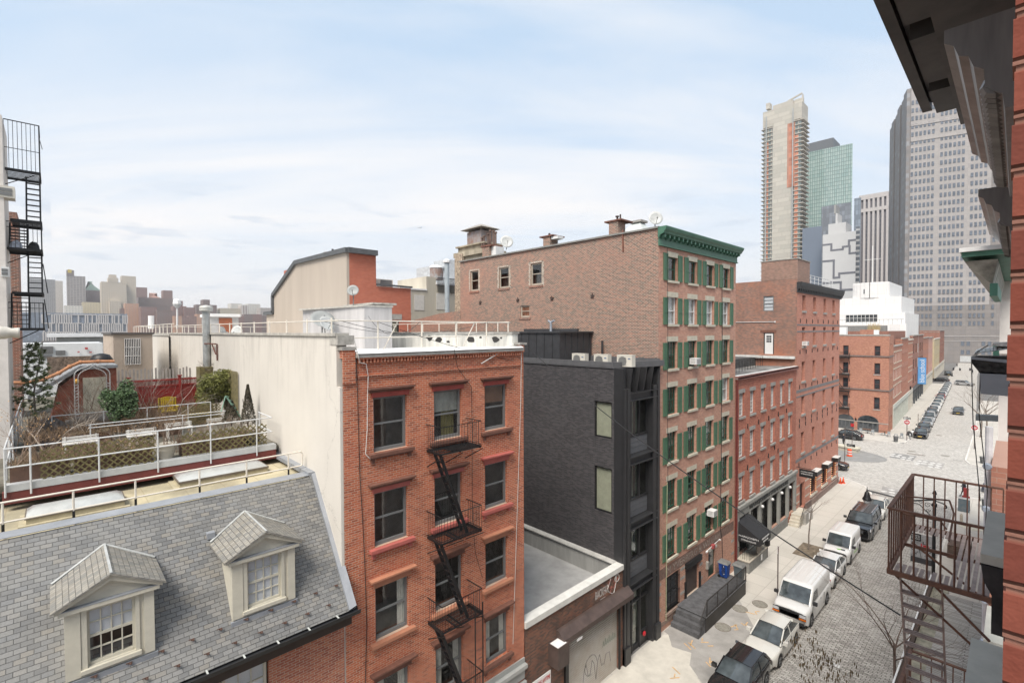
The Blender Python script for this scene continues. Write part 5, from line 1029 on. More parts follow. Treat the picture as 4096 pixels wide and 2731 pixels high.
for pts in([(0,.87),(.27,.87),(.27,.79),(.62,.79),(.62,.82),(.8,.82),(.8,.89),(1,.89)],[(.82,.82),(.82,.73),(1,.73)],[(0,.66),(.35,.66),(.35,.44),(.52,.44),(.52,.49),(1,.49)],[(0,.38),(.57,.38),(.57,.28),(1,.28)]):
 for(p,q_)in zip(pts,pts[1:]):
  a0,b0=min(p[0],q_[0])*W_w,max(p[0],q_[0])*W_w;c0,d0=30+min(p[1],q_[1])*(z1-30),30+max(p[1],q_[1])*(z1-30);q.fb(fm_,max(0,a0-.6),min(W_w,b0+.6),c0-.6,d0+.6,0,.1+.01*len(q.v)/8)
q.build('mural_lines',ln,T_)
pk_=gridmat('pink_stone_ribs',(.50,.43,.38),(.13,.13,.155),5.2,400,1.5,tones=[(.13,.13,.155),(.15,.145,.165)])
T_,x0,x1,z1=px_tower('ribbed_stone_tower','pinkish stone tower with tall dark vertical window strips',1974,2042,448,520,40,gridmat('rib_windows',(.16,.15,.17),(.085,.095,.12),2.0,3.8,.9,tones=[(.085,.095,.12),(.11,.12,.145)]))
q=MB();n=6
for i in range(n+1):x_=x0+(x1-x0-1.6)*i/n;q.box(x_,x_+1.6,518.6,520,0,z1)
q.box(x0,x1,518.5,560,z1-14,z1-11);q.box(x0,x1,518.5,560,z1-3,z1+1);q.build('stone_ribs',pbr('pink_limestone',(.50,.47,.46),.8),T_)
px_tower('blue_mirror_tower','narrow blue-grey mirrored tower between mural building and ribbed stone tower',1962,1978,455,440,20,gridmat('blue_mirror',(.14,.16,.19),(.22,.26,.31),1.6,3.6,.2,rough=.1))
px_tower('white_slat_tower','slim slab with white horizontal slats right of the mural building',1966,1975,520,400,12,gridmat('white_slats',(.45,.46,.47),(.12,.14,.17),40,3.6,1.2))
FT=F((-16.5,353,0),(.955,.297,0),(.297,-.955,0))
T_=empty('granite_office_tower',(0,375,0),'huge grey granite office tower with square windows closing the end of the street','skyscraper')
gran=masonry('granite_panels',3.0,2.2,.09,[(.35,.33,.32),(.375,.35,.34),(.335,.315,.31),(.36,.34,.33)],(.265,.25,.245),'wall',stain=.12,stcol=(.22,.20,.195),stscale=.02,bump=0,rough=.55,off=0.)
grand=masonry('dark_granite_panels',3.0,2.2,.08,[(.235,.215,.205),(.25,.23,.22),(.22,.205,.20)],(.165,.155,.15),'wall',stain=.1,bump=0,rough=.55,off=0.)
MB().fb(FT,-26.8,42,22,151.5,-34,0).build('shaft',gran,T_)
for i in range(6):MB().fb(FT,-28.6+.5*(i%2)-.0*i,-20,0,151.0-.9*i,-8.5*(i+1),-8.5*i-.6 if i else-.3).build('stepped_corner',gridmat('corner_bands',(.19,.175,.17),(.24,.25,.26),4.2,4.4,1.9,tones=[(.20,.20,.21),(.27,.28,.30),(.17,.165,.165),(.23,.235,.25)]),T_)
MB().fb(FT,-45,60,0,22,-20,.3).build('podium',grand,T_);MB().fb(FT,-26.8,42,22,31,0,.15).fb(FT,6.5,20,31,150,0,.1).build('lower_band',grand,T_)
MB().fb(FT,-45,60,14.0,14.5,.3,.5).fb(FT,-45,60,11.6,11.9,.3,.42).fb(FT,-26.8,42,121.5,122.3,0,.3).fb(FT,-26.8,42,130,130.8,0,.3).build('string_course',gran,T_)
tw=[(c,z)for z in[19.9+1.0*0+k*4.35 for k in range(29)]for c in[-26.6+k*1.78*1.0 for k in range(26)]if not(c>5.4 and c<6.4)]
tgl=dark_glass('tower_glass',(.085,.10,.125),.3);tws=dict(id='tower',mat=pbr('tower_window_frame',(.20,.19,.19)),fw=.06,sash=False,glass=tgl)
cnt=0;big=MB()
for(c,z)in tw:
 if(int(round((c+26.6)/1.78))%7)==6:continue
 zz_=z+(0 if z>20 else.1)
 if cnt<100:window(T_,FT,c,c+1.05,zz_,zz_+2.3,tws,-.42);cnt+=1
 else:big.fb(FT,c,c+1.05,zz_,zz_+2.3,.02,.18)
tag(big.build('windows',tgl,T_),kind='stuff')
for z in(4.6,9.2):
 for u in(-4.6,-2.3,3.6,6.0,11,13.3):window(T_,FT,u,u+1.5,z,z+2.4,tws,-.38)
MB().fb(FT,-4.8,1.8,.6,3.8,.3,.4).build('shop_window',pbr('pale_shop_display',(.45,.46,.46)),T_)
def farb(name,label,x0,x1,yt,X,dep,mat,cat='building',yb=None,group=None,part='wall'):
 a=aX(x0,yt,X);b=aX(x1,yt,X);T_=empty(name,(X-dep/2,(a.y+b.y)/2,0),label,cat,group);MB().box(X-dep,X,a.y,b.y,1,(a.z+b.z)/2).build(part,mat,T_);return T_,a.y,b.y,(a.z+b.z)/2
G=gridmat
red1=G('far_red_brick',(.22,.13,.115),(.10,.085,.09),4.2,3.6,2.3);red2=G('far_brown_brick',(.175,.125,.115),(.09,.08,.085),4.2,3.6,2.4);crm1=G('far_cream_stone',(.50,.44,.36),(.25,.22,.20),3.6,3.8,2.0)
gry1=G('far_grey_slab',(.27,.27,.28),(.14,.145,.16),3.2,3.0,1.1);wht1=G('far_white_flats',(.58,.55,.50),(.28,.28,.28),4,3.4,2.2);org1=G('far_orange_brick',(.42,.24,.16),(.24,.25,.25),4.5,3.6,2.6)
farb('slab_tower','grey balconied twin slab tower behind the left fire escape',66,127,641,-1500,30,gry1,'skyscraper');farb('slab_tower','blank cream end of the twin slab tower beside the grey balconied one',127,144,645,-1490,20,pbr('far_cream_render',(.50,.46,.42),.8,var=.03,scale=.01),'skyscraper')
T_,a,b,z1=farb('unfinished_tower','unfinished far tower with yellow netting on its ragged top',153,196,634,-1400,40,G('far_open_floors',(.33,.30,.29),(.16,.155,.165),5,3.6,1.5),'skyscraper')
MB().box(-1430,-1399,a,b-18,z1,z1+12).build('ragged_top',pbr('far_dark_frame',(.19,.16,.16)),T_);MB().box(-1430,-1398.6,a+8,b-28,z1+6,z1+13).build('yellow_net',pbr('yellow_net',(.55,.42,.08)),T_)
T_,a,b,z1=farb('green_roofed_tower','dark brick far tower with pale green copper pitched roof',194,232,667,-1450,40,G('far_dark_brick',(.16,.115,.115),(.10,.09,.10),4,3.6,2.0),'skyscraper')
MB().prism([(-1450,a,z1),(-1450,b,z1),(-1450,b-22,z1+20),(-1450,a+14,z1+20)],(-40,0,0)).build('copper_roof',pbr('far_copper_roof',(.30,.42,.37)),T_)
T_,a,b,z1=farb('cream_stepped_tower','broad stepped cream stone tower in the middle of the far skyline',232,290,648,-1300,40,crm1,'skyscraper')
w_=b-a;MB().box(-1330,-1299.5,a+w_*.28,a+w_*.68,z1,z1+9).box(-1325,-1305,a+w_*.33,a+w_*.62,z1+9,z1+16).build('cupola',crm1,T_);MB().box(-1300,-1290,a+w_*.3,a+w_*.75,1,z1*.68).build('lower_wing',crm1,T_)
farb('cream_slim_tower','taller cream tower with arched top storeys right of the stepped one',279,312,634,-1310,30,crm1,'skyscraper')
farb('apartment_block','low pale yellow block at the foot of the unfinished tower',189,231,694,-1200,30,G('far_yellow_stone',(.50,.43,.29),(.28,.24,.20),4,3.8,2.4));farb('apartment_block','pale grey low houses between slab tower and stepped cream tower',147,190,702,-1150,30,wht1)
farb('apartment_block','orange brick far block with glass corners',287,319,697,-1150,30,org1);farb('apartment_block','dark brown low block left of the orange far block',276,290,708,-1160,20,red2)
farb('apartment_block','tall reddish far tower right of the cream towers',313,338,660,-1500,30,red1,'skyscraper')
T_,a,b,z1=farb('brown_hotel','wide dark brown far building with low pyramid roof',318,397,684,-1350,50,red2);MB().add([(-1350,a+40,z1),(-1350,b-45,z1),(-1395,b-45,z1),(-1395,a+40,z1),(-1372,(a+b)/2-10,z1+12),(-1372,(a+b)/2+5,z1+12)],[(0,1,5,4),(1,2,5),(2,3,4,5),(3,0,4)]).build('roof',pbr('far_rust_roof',(.30,.16,.12)),T_)
MB().box(-1380,-1352,b-18,b,z1,z1+18).build('corner_turret',red1,T_)
for(x0,x1,yt,X,m,l)in((323,361,705,-1120,red1,'square red-brown far block below the wide brown building'),(361,402,713,-1100,red2,'low brown far block left of the stepped brown tower'),(398,428,703,-1150,red1,'stepped brown far tower'),(404,420,691,-1152,red1,'upper part of the stepped brown far tower'),(423,448,706,-1140,red1,'second smaller stepped brown far tower'),(451,498,700,-1250,red2,'brown far block behind the metal flue'),(467,482,688,-1251,red2,'narrow brown far tower behind the metal flue'),(506,552,708,-1250,G('far_beige',(.45,.40,.32),(.25,.22,.19),4,3.5,2.3),'beige far block right of the metal flue'),(530,556,697,-1350,wht1,'white far apartment house behind the beige one'),(555,570,700,-1240,G('far_striped',(.58,.56,.53),(.20,.14,.13),5,40,2.2),'white far block with dark vertical stripes'),(569,598,698,-1330,wht1,'wide white far apartment house left of the beige gable'),(598,630,707,-1280,G('far_mixed',(.38,.34,.32),(.18,.17,.17),5,3.6,2.4),'grey far block right beside the beige gable wall')):
 farb('apartment_block',l,x0,x1,yt,X,30,m)
r=random.Random(12);x_=400;i=0;hb=[]
adj=['plum red','cream','rust brown','pale grey','dark brown','pinkish','white','brick red','tan','sooty red','beige','chocolate brown','ochre','charcoal','rose']
pos=['at its left end','second from left','third from left','fourth from left','fifth from left','sixth from left','seventh from left','eighth from left','ninth from left','tenth from left','eleventh from left','twelfth from left','thirteenth from left','fourteenth from left','last before the beige gable']
while x_<628:
 w_=15+r.random()*6;m=r.choice([red1,red2,wht1,red1,org1]);farb('town_house',adj[i%15]+' far house in the waterside row, '+pos[min(14,i)],x_,min(630,x_+w_),721+r.random()*7,-1080,20,m,'house',group='houses on the far waterside');x_+=w_;i+=1
T_=empty('pier_apartments',(-960,60,0),'long low far waterfront block framed by staggered white bays','building')
a=aX(43,717,-960);b=aX(292,717,-960);MB().box(-980,-960,a.y,b.y,1,a.z).build('wall',G('pier_glass',(.13,.15,.18),(.18,.21,.26),3,3.6,.3,rough=.25),T_)
q=MB();r=random.Random(4);n=46
wfr=pbr('pale_bay_frames',(.55,.51,.49),.7)
for k in range(3):
 z0=6+k*(a.z-8)/3;z1=6+(k+1)*(a.z-8)/3
 for j in range(n):
  y=a.y+(b.y-a.y)*(j+(.33*k))/n
  if r.random()<.85 and y>a.y+(b.y-a.y)*.18:q.box(-960,-958.6,y,y+1.5,z0,z1)
 for j in range(n//2):
  if r.random()<.8:y=a.y+(b.y-a.y)*(.2+.8*j/(n//2));q.box(-960,-958.5,y,y+(b.y-a.y)/n*1.6,z1-.8,z1+.5)
q.build('bay_frames',wfr,T_)
q=MB();r=random.Random(3)
for i in range(5200):
 y=r.uniform(-60,620);X_=r.uniform(-955,-935);h_=r.uniform(3,13)*(.7+.3*sin(y*.05));b_x=r.uniform(-.8,.8)
 q.add([(X_,y-.35,1),(X_,y+.35,1),(X_,y+b_x*3,1+h_)],[(0,1,2)])
tag(q.build('far_wood',pbr('bare_twigs',(.22,.175,.155),.95,var=.2,scale=.1)),'bare brown trees along the far river bank','woodland',kind='stuff')
T_=empty('aeroplane',tuple(aX(963,523,-3000)),'tiny pale airliner in the sky above the beige gable','airliner');c=aX(963,523,-3000)
MB().tube(c+Vector((0,-17,0)),c+Vector((0,17,1.5)),2.0).tube(c+Vector((0,17,1.5)),c+Vector((0,21,2.2)),2.0,r2=.5).build('fuselage',pbr('white_enamel'),T_,smooth=True)
MB().hexa([c+Vector(p)for p in((0,16,2),(0,20,2),(-.5,20,2),(-.5,16,2),(0,20,9),(0,23,9),(-.5,23,9),(-.5,20,9))]).build('tail_fin',pbr('banner_blue'),T_);MB().prism([c+Vector(p)for p in((-2,-3,0),(-2,4,0),(-17,9,1),(-17,7,1))],(0,0,.5)).prism([c+Vector(p)for p in((2,-3,0),(2,4,0),(17,9,1),(17,7,1))],(0,0,.5)).build('wing',pbr('white_enamel'),T_)
def leaves(q,c,rad,n,s,r,lumps=9,flat=.8):
 c=Vector(c);L=[(Vector((r.uniform(-1,1),r.uniform(-1,1),r.uniform(-1,1))).normalized()*r.uniform(.25,.8),r.uniform(.3,.55))for _ in range(lumps)]
 for i in range(n):
  l,lr=L[i%lumps];d=Vector((r.gauss(0,1),r.gauss(0,1),r.gauss(0,1))).normalized()*lr*r.uniform(.5,1)**.5;p=l+d
  p=c+Vector((p.x*rad[0],p.y*rad[1],p.z*rad[2]));e=Vector((r.gauss(0,1),r.gauss(0,1),r.gauss(0,1)*flat)).normalized();g=e.cross(Vector((r.gauss(0,1),r.gauss(0,1),r.gauss(0,1)))).normalized();k=s*r.uniform(.6,1.4)
  q.add([p-e*k,p+g*k*.5,p+e*k,p-g*k*.5],[(0,1,2,3)])
def branch(q,p,d,L,rad,depth,r,droop=0.,spread=.6,tips=None,seg=3):
 p=Vector(p);d=Vector(d).normalized()
 for i in range(seg):
  d2=(d+Vector((r.gauss(0,.13),r.gauss(0,.13),r.gauss(0,.08)-droop))).normalized();e=p+d2*L/seg;q.tube(p,e,rad,5 if rad>.02 else 3,rad*.82,cap=False);p=e;d=d2;rad*=.82
  if depth>0 and(i>0 or depth<2):
   for _ in range(2 if r.random()<.6 else 1):
    s=Vector((r.gauss(0,1),r.gauss(0,1),r.gauss(0,.5))).normalized()*spread;branch(q,p,d+s,L*r.uniform(.5,.75),rad*.6,depth-1,r,droop,spread,tips)
 if tips is not None:tips.append((p,d))
bark=pbr('grey_bark',(.20,.165,.14),.9,var=.25,scale=9);twig=pbr('dry_twigs',(.27,.19,.14),.9,var=.25,scale=6);palet=pbr('pale_twigs',(.44,.38,.32),.9,var=.2,scale=6)
pine_m=pbr('pine_needles',(.17,.20,.09),.8,var=.35,scale=3);bush_m=pbr('holly_leaves',(.12,.19,.085),.55,var=.4,scale=5);con_m=pbr('olive_conifer',(.24,.25,.07),.8,var=.4,scale=4);vine_m=pbr('dark_vine_leaves',(.10,.085,.055),.8,var=.4,scale=6);dryl=pbr('dry_leaves',(.42,.25,.11),.9,var=.3,scale=9)
def shrub(name,x,y,z,h,n,seed,label,mat=None,spread=.5,leafm=None,nl=0):
 r=random.Random(seed);q=MB();tips=[]
 for i in range(n*2):branch(q,(x+r.uniform(-.3,.3),y+r.uniform(-.35,.35),z),(r.gauss(0,spread),r.gauss(0,spread),1),h*r.uniform(.6,1.1),.013,2,r,spread=.45,tips=tips)
 T=empty(name,(x,y,z),label,'shrub');q.build('branches',mat or twig,T)
 if leafm:
  l=MB()
  for i in range(nl):
   p,d=r.choice(tips);p=p+Vector((r.gauss(0,.06),r.gauss(0,.06),r.gauss(0,.06)));e=Vector((r.gauss(0,1),r.gauss(0,1),r.gauss(0,1))).normalized()*.035;g=e.cross(Vector((0,0,1)))*.5;l.add([p-e,p+g,p+e,p-g],[(0,1,2,3)])
  l.build('leaves',leafm,T)
 return T
ZG=13.72
T_=empty('roof_terrace_deck',(-26,2.5,13.2),'roof garden deck on a dark red steel beam behind the slate house','roof deck')
MB().box(-20.05,-19.88,-1.15,6.2,13.28,13.58).box(-20.15,-19.84,-1.15,6.2,13.24,13.30).build('steel_beam',pbr('dark_red_steel',(.16,.035,.03),.6,var=.15),T_)
MB().box(-20.2,-19.86,-1.1,6.2,13.58,13.78).build('deck_edge',pbr('pale_grey_edge',(.45,.46,.46),.6,var=.08),T_)
MB().box(-46,-20.2,-6,6.35,13.5,ZG).build('deck_floor',pbr('mossy_deck',(.17,.155,.12),.9,var=.4,scale=1.2),T_)
def rails(nm,label,pts,zt,mids,r,mat,posts,zb,cat='railing'):
 T=empty(nm,(pts[0][0],pts[0][1],zb),label,cat);q=MB()
 for z in[zt]+mids:q.path([(x,y,z)for x,y in pts],r)
 q.build('rail',mat,T)
 for x,y in posts:MB().tube((x,y,zb),(x,y,zt),r).build('post',mat,T)
 return T
rails('roof_railing','grey pipe railing along the front of the roof garden with green lattice behind it',[(-34,-1.2),(-19.82,-1.08),(-19.82,6.03),(-21.5,6.05)],14.84,[14.3],.024,rg,[(-19.82,y)for y in(-1.08,-.56,.96,2.46,3.99,5.5)]+[(-21.4,6.05)]+[(-20.9-i*1.6,-1.1)for i in range(7)],13.45)
rails('roof_railing','inner grey pipe railing crossing the middle of the roof garden',[(-26.2,-.12),(-26.2,5.3)],14.85,[14.35],.022,rg,[(-26.2,y)for y in(-.12,1.45,2.9,4.4,5.3)],ZG)
rails('roof_railing','second inner pipe railing close behind the white benches',[(-24.4,.9),(-24.4,5.5)],14.62,[14.5],.02,rg,[(-24.4,y)for y in(.95,3.9,5.5)],ZG)
latm=pbr('mossy_lattice',(.20,.17,.075),.9,var=.35,scale=6)
def lattice(name,label,fr,u0,u1,v0,v1,pitch,w,cat='lattice',mat=None):
 q=MB();Wd,Ht=u1-u0,v1-v0
 for s_ in(1,-1):
  k=-Ht
  while k<Wd:
   a0=max(0,k);b0=min(Wd,k+Ht);va,vb=a0-k,b0-k
   if b0-a0>.05:
    if s_<0:P=lambda a,v:fr.p(u0+Wd-a,v0+v,.012)
    else:P=lambda a,v:fr.p(u0+a,v0+v,0)
    q.bar(P(a0,va),P(b0,vb),w,.01,fr.N)
   k+=pitch
 return top(q,name,mat or latm,label,cat)
FL_=F((-20.0,0,0),(0,1,0),(1,0,0))
lattice('lattice_panel','mossy diagonal wood lattice panel at the left front of the roof garden',FL_,-.36,2.42,13.76,14.7,.2,.042);lattice('lattice_panel','mossy diagonal wood lattice panel at the right front of the roof garden',FL_,3.16,5.9,13.82,14.62,.2,.042)
lattice('lattice_panel','olive lattice panel fixed upright against the cream stucco wall',FY(6.36),-28.6,-25.75,14.1,16.22,.12,.03);lattice('lattice_panel','low lattice panel behind the inner railing near the yellow chair',F((-26.6,0,0),(0,1,0),(1,0,0)),4.2,5.8,13.8,14.7,.13,.03)
brp=pbr('brown_planter',(.115,.065,.045),.8,var=.2,scale=2);soil=pbr('soil_and_litter',(.20,.15,.09),1.,var=.5,scale=14,bump=.6,bscale=30)
for(x0,x1,y0,y1,l)in((-20.75,-20.15,-1.0,.3,'brown planter box at the left end of the garden front'),(-20.8,-20.15,.4,2.35,'brown planter box behind the left lattice panel'),(-20.9,-20.2,3.2,5.2,'brown planter box behind the right lattice panel'),(-25.6,-24.8,.2,1.6,'brown planter box behind the left white bench'),(-25.8,-25,2.2,3.9,'brown planter box behind the middle of the garden')):
 T=empty('planter_box',((x0+x1)/2,(y0+y1)/2,ZG),l,'planter');MB().box(x0,x1,y0,y1,ZG,ZG+.5).build('box',brp,T);MB().box(x0+.04,x1-.04,y0+.04,y1-.04,ZG+.5,ZG+.53).build('soil',soil,T)
T=empty('flower_pot',(-20.35,2.74,ZG),'large cream ribbed flower pot between the two lattice panels','flower pot')
MB().lathe((-20.35,2.76,ZG+.03),[(.19,0),(.21,.05),(.255,.3),(.265,.31),(.265,.34),(.28,.42),(.32,.47),(.325,.54),(.29,.545),(.27,.48)],20).build('pot',pbr('cream_pot',(.44,.41,.35),.7,var=.08),T,smooth=True);MB().lathe((-20.35,2.76,ZG+.5),[(.27,0),(.0,.03)],14).build('soil',soil,T)
top(MB().lathe((-20.55,5.55,ZG),[(.22,0),(.27,.25),(.24,.5),(.2,.52)],14),'wooden_barrel',pbr('dark_barrel_wood',(.06,.05,.045),.8),'dark wooden barrel behind the right end of the front lattice','barrel')
shrub('bare_shrub',-20.35,2.76,ZG+.5,.75,8,3,'bare twiggy shrub growing from the big cream pot',twig,.35)
sp=[(-20.4,-.6,1.0,5,'bare shrub with dry orange leaves at the front left corner of the garden',dryl,260),(-20.5,.8,.5,5,'low twiggy plant behind the left lattice',None,0),(-20.5,1.7,.55,5,'low dry plant in the second front planter',dryl,60),(-20.6,3.8,.5,6,'short dry plant behind the right lattice',dryl,50),(-20.6,4.8,.5,6,'short brown plant beside the dark barrel',None,0),(-25.2,.7,.9,7,'tangled bare shrub left of the holly bush',None,0),(-25.4,3.2,.8,7,'tangled bare shrub right of the holly bush',dryl,80),(-29,1.0,1.9,8,'tall bare shrub before the cream garden door',None,0),(-29.5,3.1,2.0,6,'tall bare shrub before the red fence',None,0),(-24.0,2.5,.7,6,'low brown shrub beside the middle bench',dryl,60),(-30.5,1.8,2.1,6,'wispy bare shrub beside the white garden arch',None,0),(-27.5,4.9,.8,6,'low bare shrub under the wall lattice',dryl,60),(-23.5,.0,.9,6,'bare pale shrub beside the covered furniture',None,0)]
for i,(x,y,h,n,l,lm_,nl)in enumerate(sp):shrub('bare_shrub',x,y,ZG+(.5 if x>-21 or-26<x<-24.5 else 0),h,n,20+i,l,[twig,palet][i%3==2],.5,lm_,nl)
T=empty('small_tree',(-24.5,-.4,ZG),'small pale bare tree leaning at the left of the garden','tree');q=MB();r=random.Random(5);branch(q,(-24.3,-.3,ZG),(.0,-.25,1),1.1,.03,3,r,spread=.8);branch(q,(-24.3,-.3,ZG),(.1,.5,1),1.0,.026,3,r,spread=.8);q.build('branches',palet,T)
T=empty('small_tree',(-24.2,3.3,ZG),'slim bare tree rising behind the big cream pot','tree');q=MB();r=random.Random(8);branch(q,(-22.6,2.95,ZG),(.0,.05,1),1.9,.022,3,r,spread=.7);q.build('branches',palet,T)
T=empty('pine_tree',(-30,-.85,ZG),'ragged small pine tree at the left of the roof garden','tree');r=random.Random(11);q=MB();l=MB()
base=Vector((-26.2,-.62,ZG));topz=aX(90,785,-26.2);q.path([base,base+Vector((0,.06,1.0)),base+Vector((0,.02,2.1)),Vector((-26.2,topz.y+.1,topz.z))],.06,7,.012)
H_=topz.z-ZG
for i in range(46):
 f_=.3+.68*(i/46);a_=i*2.4;c=base+Vector((0,.04,H_*f_));L=(1.0-f_)*1.0+.18;d=Vector((cos(a_),sin(a_),.3))
 e=c+d.normalized()*L*r.uniform(.6,1.1);q.tube(c,e,.014,4,.006)
 for k in range(7):
  m=c.lerp(e,.45+.55*k/6)+Vector((r.gauss(0,.05),r.gauss(0,.05),r.gauss(0,.04)))
  for _ in range(18):
   d2=Vector((r.gauss(0,1),r.gauss(0,1),r.gauss(.3,.8))).normalized()*.11;g_=d2.cross(Vector((r.random(),r.random(),r.random()))).normalized()*.016;l.add([m-g_,m+g_,m+d2],[(0,1,2)])
q.build('trunk',bark,T);l.build('crown',pine_m,T)
def bushy(name,label,D0,D1,X,m,n,s,seed,cone=False):
 a=aX(*D0,X);b=aX(*D1,X);c=(a+b)/2;ry=abs(b.y-a.y)/2;rz=abs(a.z-b.z)/2;T=empty(name,(X,c.y,min(a.z,b.z)),label,'bush');r=random.Random(seed);q=MB()
 if cone:
  for i in range(n):f_=r.random()**.8;an=r.uniform(0,2*pi);R=ry*(1.02-f_)*(.75+.35*r.random())+.02;p=Vector((X+R*cos(an),c.y+R*sin(an),c.z-rz+2*rz*f_));e=Vector((r.gauss(0,1),r.gauss(0,1),r.gauss(0,1))).normalized()*s;g_=e.cross(Vector((r.random(),r.random(),1))).normalized()*s*.5;q.add([p-e,p+g_,p+e,p-g_],[(0,1,2,3)])
 else:leaves(q,c,(ry*1.05,ry*1.05,rz*1.1),n,s,r,16)
 q.build('foliage',m,T);t_=MB();
 for _ in range(4):t_.tube((X,c.y,c.z-rz-.2),(X+r.uniform(-.2,.2),c.y+r.uniform(-.2,.2),c.z+rz*.3),.02,5,.008)
 t_.build('stem',bark,T);return T
bushy('holly_bush','glossy green bush standing in the middle of the roof garden',(234,870),(313,962),-24.9,bush_m,7500,.05,2)
bushy('conifer_bush','olive green conifer beside the red fence and metal flue',(452,852),(538,930),-27.5,con_m,9000,.05,3)
bushy('climbing_plant','dark ivy over the short green trellis at the right of the garden',(510,920),(552,966),-23.5,vine_m,2600,.04,4,True)
bushy('climbing_plant','tall dark ivy cone beside the cream stucco wall',(551,884),(588,974),-22.6,vine_m,3600,.035,5,True)
q=MB();gt=pbr('mint_trellis',(.25,.42,.32),.7)
for i,(a,b)in enumerate((((518,909),(552,960)),((523,914),(557,965)),((518,909),(508,945)))):q.tube(aX(*a,-23.4),aX(*b,-23.4),.02,4)
for i in range(6):f_=i/6;q.tube(aX(520+33*f_,909+50*f_,-23.4),aX(526+33*f_,912+50*f_,-23.4),.012,4)
top(q,'garden_trellis',gt,'mint green folding trellis leaning among the dark ivy','trellis')
q=MB();r=random.Random(41)
for(x0,x1,y0,y1,n,h)in((-21.2,-20.1,-1,2.4,700,.35),(-21.4,-20.1,3.1,5.8,500,.3),(-26.4,-24.6,-.9,4.2,1100,.5),(-29.5,-27,.2,5.9,1500,.7),(-31.5,-29.8,-.9,5.5,900,.9),(-24.2,-22.6,-.9,2.2,500,.45)):
 for _ in range(n):
  x=r.uniform(x0,x1);y=r.uniform(y0,y1);k=h*r.uniform(.4,1.2);z=ZG+(.4 if x>-21 or-26<x<-24.6 else 0);a,b=r.gauss(0,.16),r.gauss(0,.16);q.add([(x,y-.008,z),(x,y+.008,z),(x+a,y+b,z+k)],[(0,1,2)]);q.add([(x+a*.5,y+b*.5,z+k*.5),(x+a*.5,y+b*.5+.014,z+k*.5),(x-b,y+a,z+k*.9)],[(0,1,2)])
tag(q.build('dry_undergrowth',pbr('dry_brown_stems',(.27,.18,.11),.95,var=.4,scale=3)),'dry brown stems filling the roof garden beds','undergrowth',kind='stuff')
yl=pbr('bright_yellow_paint',(.72,.52,.03),.5)
T=empty('garden_chair',(-30.2,4.25,ZG),'bright yellow slatted garden chair before the red fence','chair');a=aX(365,924,-30);b=aX(403,924,-30);q=MB()
for i in range(9):y=a.y+(b.y-a.y)*(i+.1)/9;q.box(-30.05,-30.0,y,y+.055,14.1,14.78+.07*sin(pi*(i+.5)/9))
q.box(-30.08,-30.02,a.y-.02,b.y+.02,14.66,14.74);q.box(-30.06,-30.0,a.y-.03,a.y+.05,13.75,14.8).box(-30.06,-30.0,b.y-.05,b.y+.03,13.75,14.8);q.build('backrest',yl,T);MB().box(-30.0,-29.45,a.y,b.y,14.12,14.17).build('seat',yl,T);MB().box(-30.0,-29.4,a.y-.05,a.y+.03,14.35,14.4).box(-30.0,-29.4,b.y-.03,b.y+.05,14.35,14.4).build('armrest',yl,T)
for y in(a.y,b.y-.05):MB().box(-29.5,-29.44,y,y+.05,13.72,14.38).build('leg',yl,T)
top(MB().box(-27.3,-26.9,4.45,5.55,14.2,14.24).box(-27.25,-27.2,4.5,4.55,13.72,14.2).box(-27.25,-27.2,5.45,5.5,13.72,14.2),'garden_table',yl,'narrow yellow slatted table behind the inner railing','table')
wpt=pbr('white_bench_paint',(.60,.585,.55),.7,var=.1)
for(y0,y1,X,l)in((.15,1.15,-23.6,'white slatted garden bench at the left behind the lattice'),(1.95,2.9,-23.6,'white slatted garden bench in the middle behind the lattice'),(3.25,4.2,-24.2,'white slatted garden bench right of the bare pot tree'),(4.75,5.5,-24.2,'white slatted garden bench nearest the cream wall')):
 T=empty('garden_bench',(X,(y0+y1)/2,ZG),l,'bench');q=MB()
 for k in range(4):q.box(X-.05+k*.11,X+.03+k*.11,y0,y1,ZG+.42,ZG+.45)
 q.build('seat',wpt,T);q=MB()
 for k in range(2):q.box(X-.1,X-.07,y0,y1,ZG+.5+k*.08,ZG+.56+k*.08)
 q.build('backrest',wpt,T)
 for y in(y0+.05,y1-.1):MB().box(X-.1,X-.05,y,y+.05,ZG,ZG+.66).build('leg',wpt,T);MB().box(X+.3,X+.35,y,y+.05,ZG,ZG+.42).build('leg',wpt,T)
cloth=pbr('brown_tarpaulin',(.10,.078,.065),.7,var=.4,scale=2.5,bump=.6,bscale=5)
def mound(name,label,x0,x1,y0,y1,z0,h,m,seed):
 r=random.Random(seed);n=16;q=MB();vs=[(x0+(x1-x0)*i/n,y0+(y1-y0)*j/n,z0+h*(max(0,sin(pi*i/n)*sin(pi*j/n)))**.35*(.75+.28*r.random())*(1 if 0<i<n and 0<j<n else 0))for i in range(n+1)for j in range(n+1)]
 q.add(vs,[(i*(n+1)+j,i*(n+1)+j+1,(i+1)*(n+1)+j+1,(i+1)*(n+1)+j)for i in range(n)for j in range(n)]);return top(q,name,m,label,'cover',smooth=True)
mound('covered_furniture','garden furniture under a dark brown tarpaulin at the left of the garden',-27.4,-25.4,-.9,.45,ZG,1.1,cloth,3);mound('covered_furniture','long low grey-brown covered heap before the garden hut',-29.6,-28.4,.0,2.4,ZG,.75,pbr('grey_mesh_cover',(.155,.135,.12),.9,var=.3,scale=3),4)
T=empty('garden_hut',(-32,1,ZG),'red brick garden hut with cream door and terracotta ridge tiles','hut');FH=F((-31,0,0),(0,1,0),(1,0,0));hb=pbr('rust_red_render',(.27,.085,.055),.85,var=.2,scale=2)
yR_=aX(267,832,-31).y;yL_=aX(184,832,-31).y;zT_=aX(225,834,-31).z
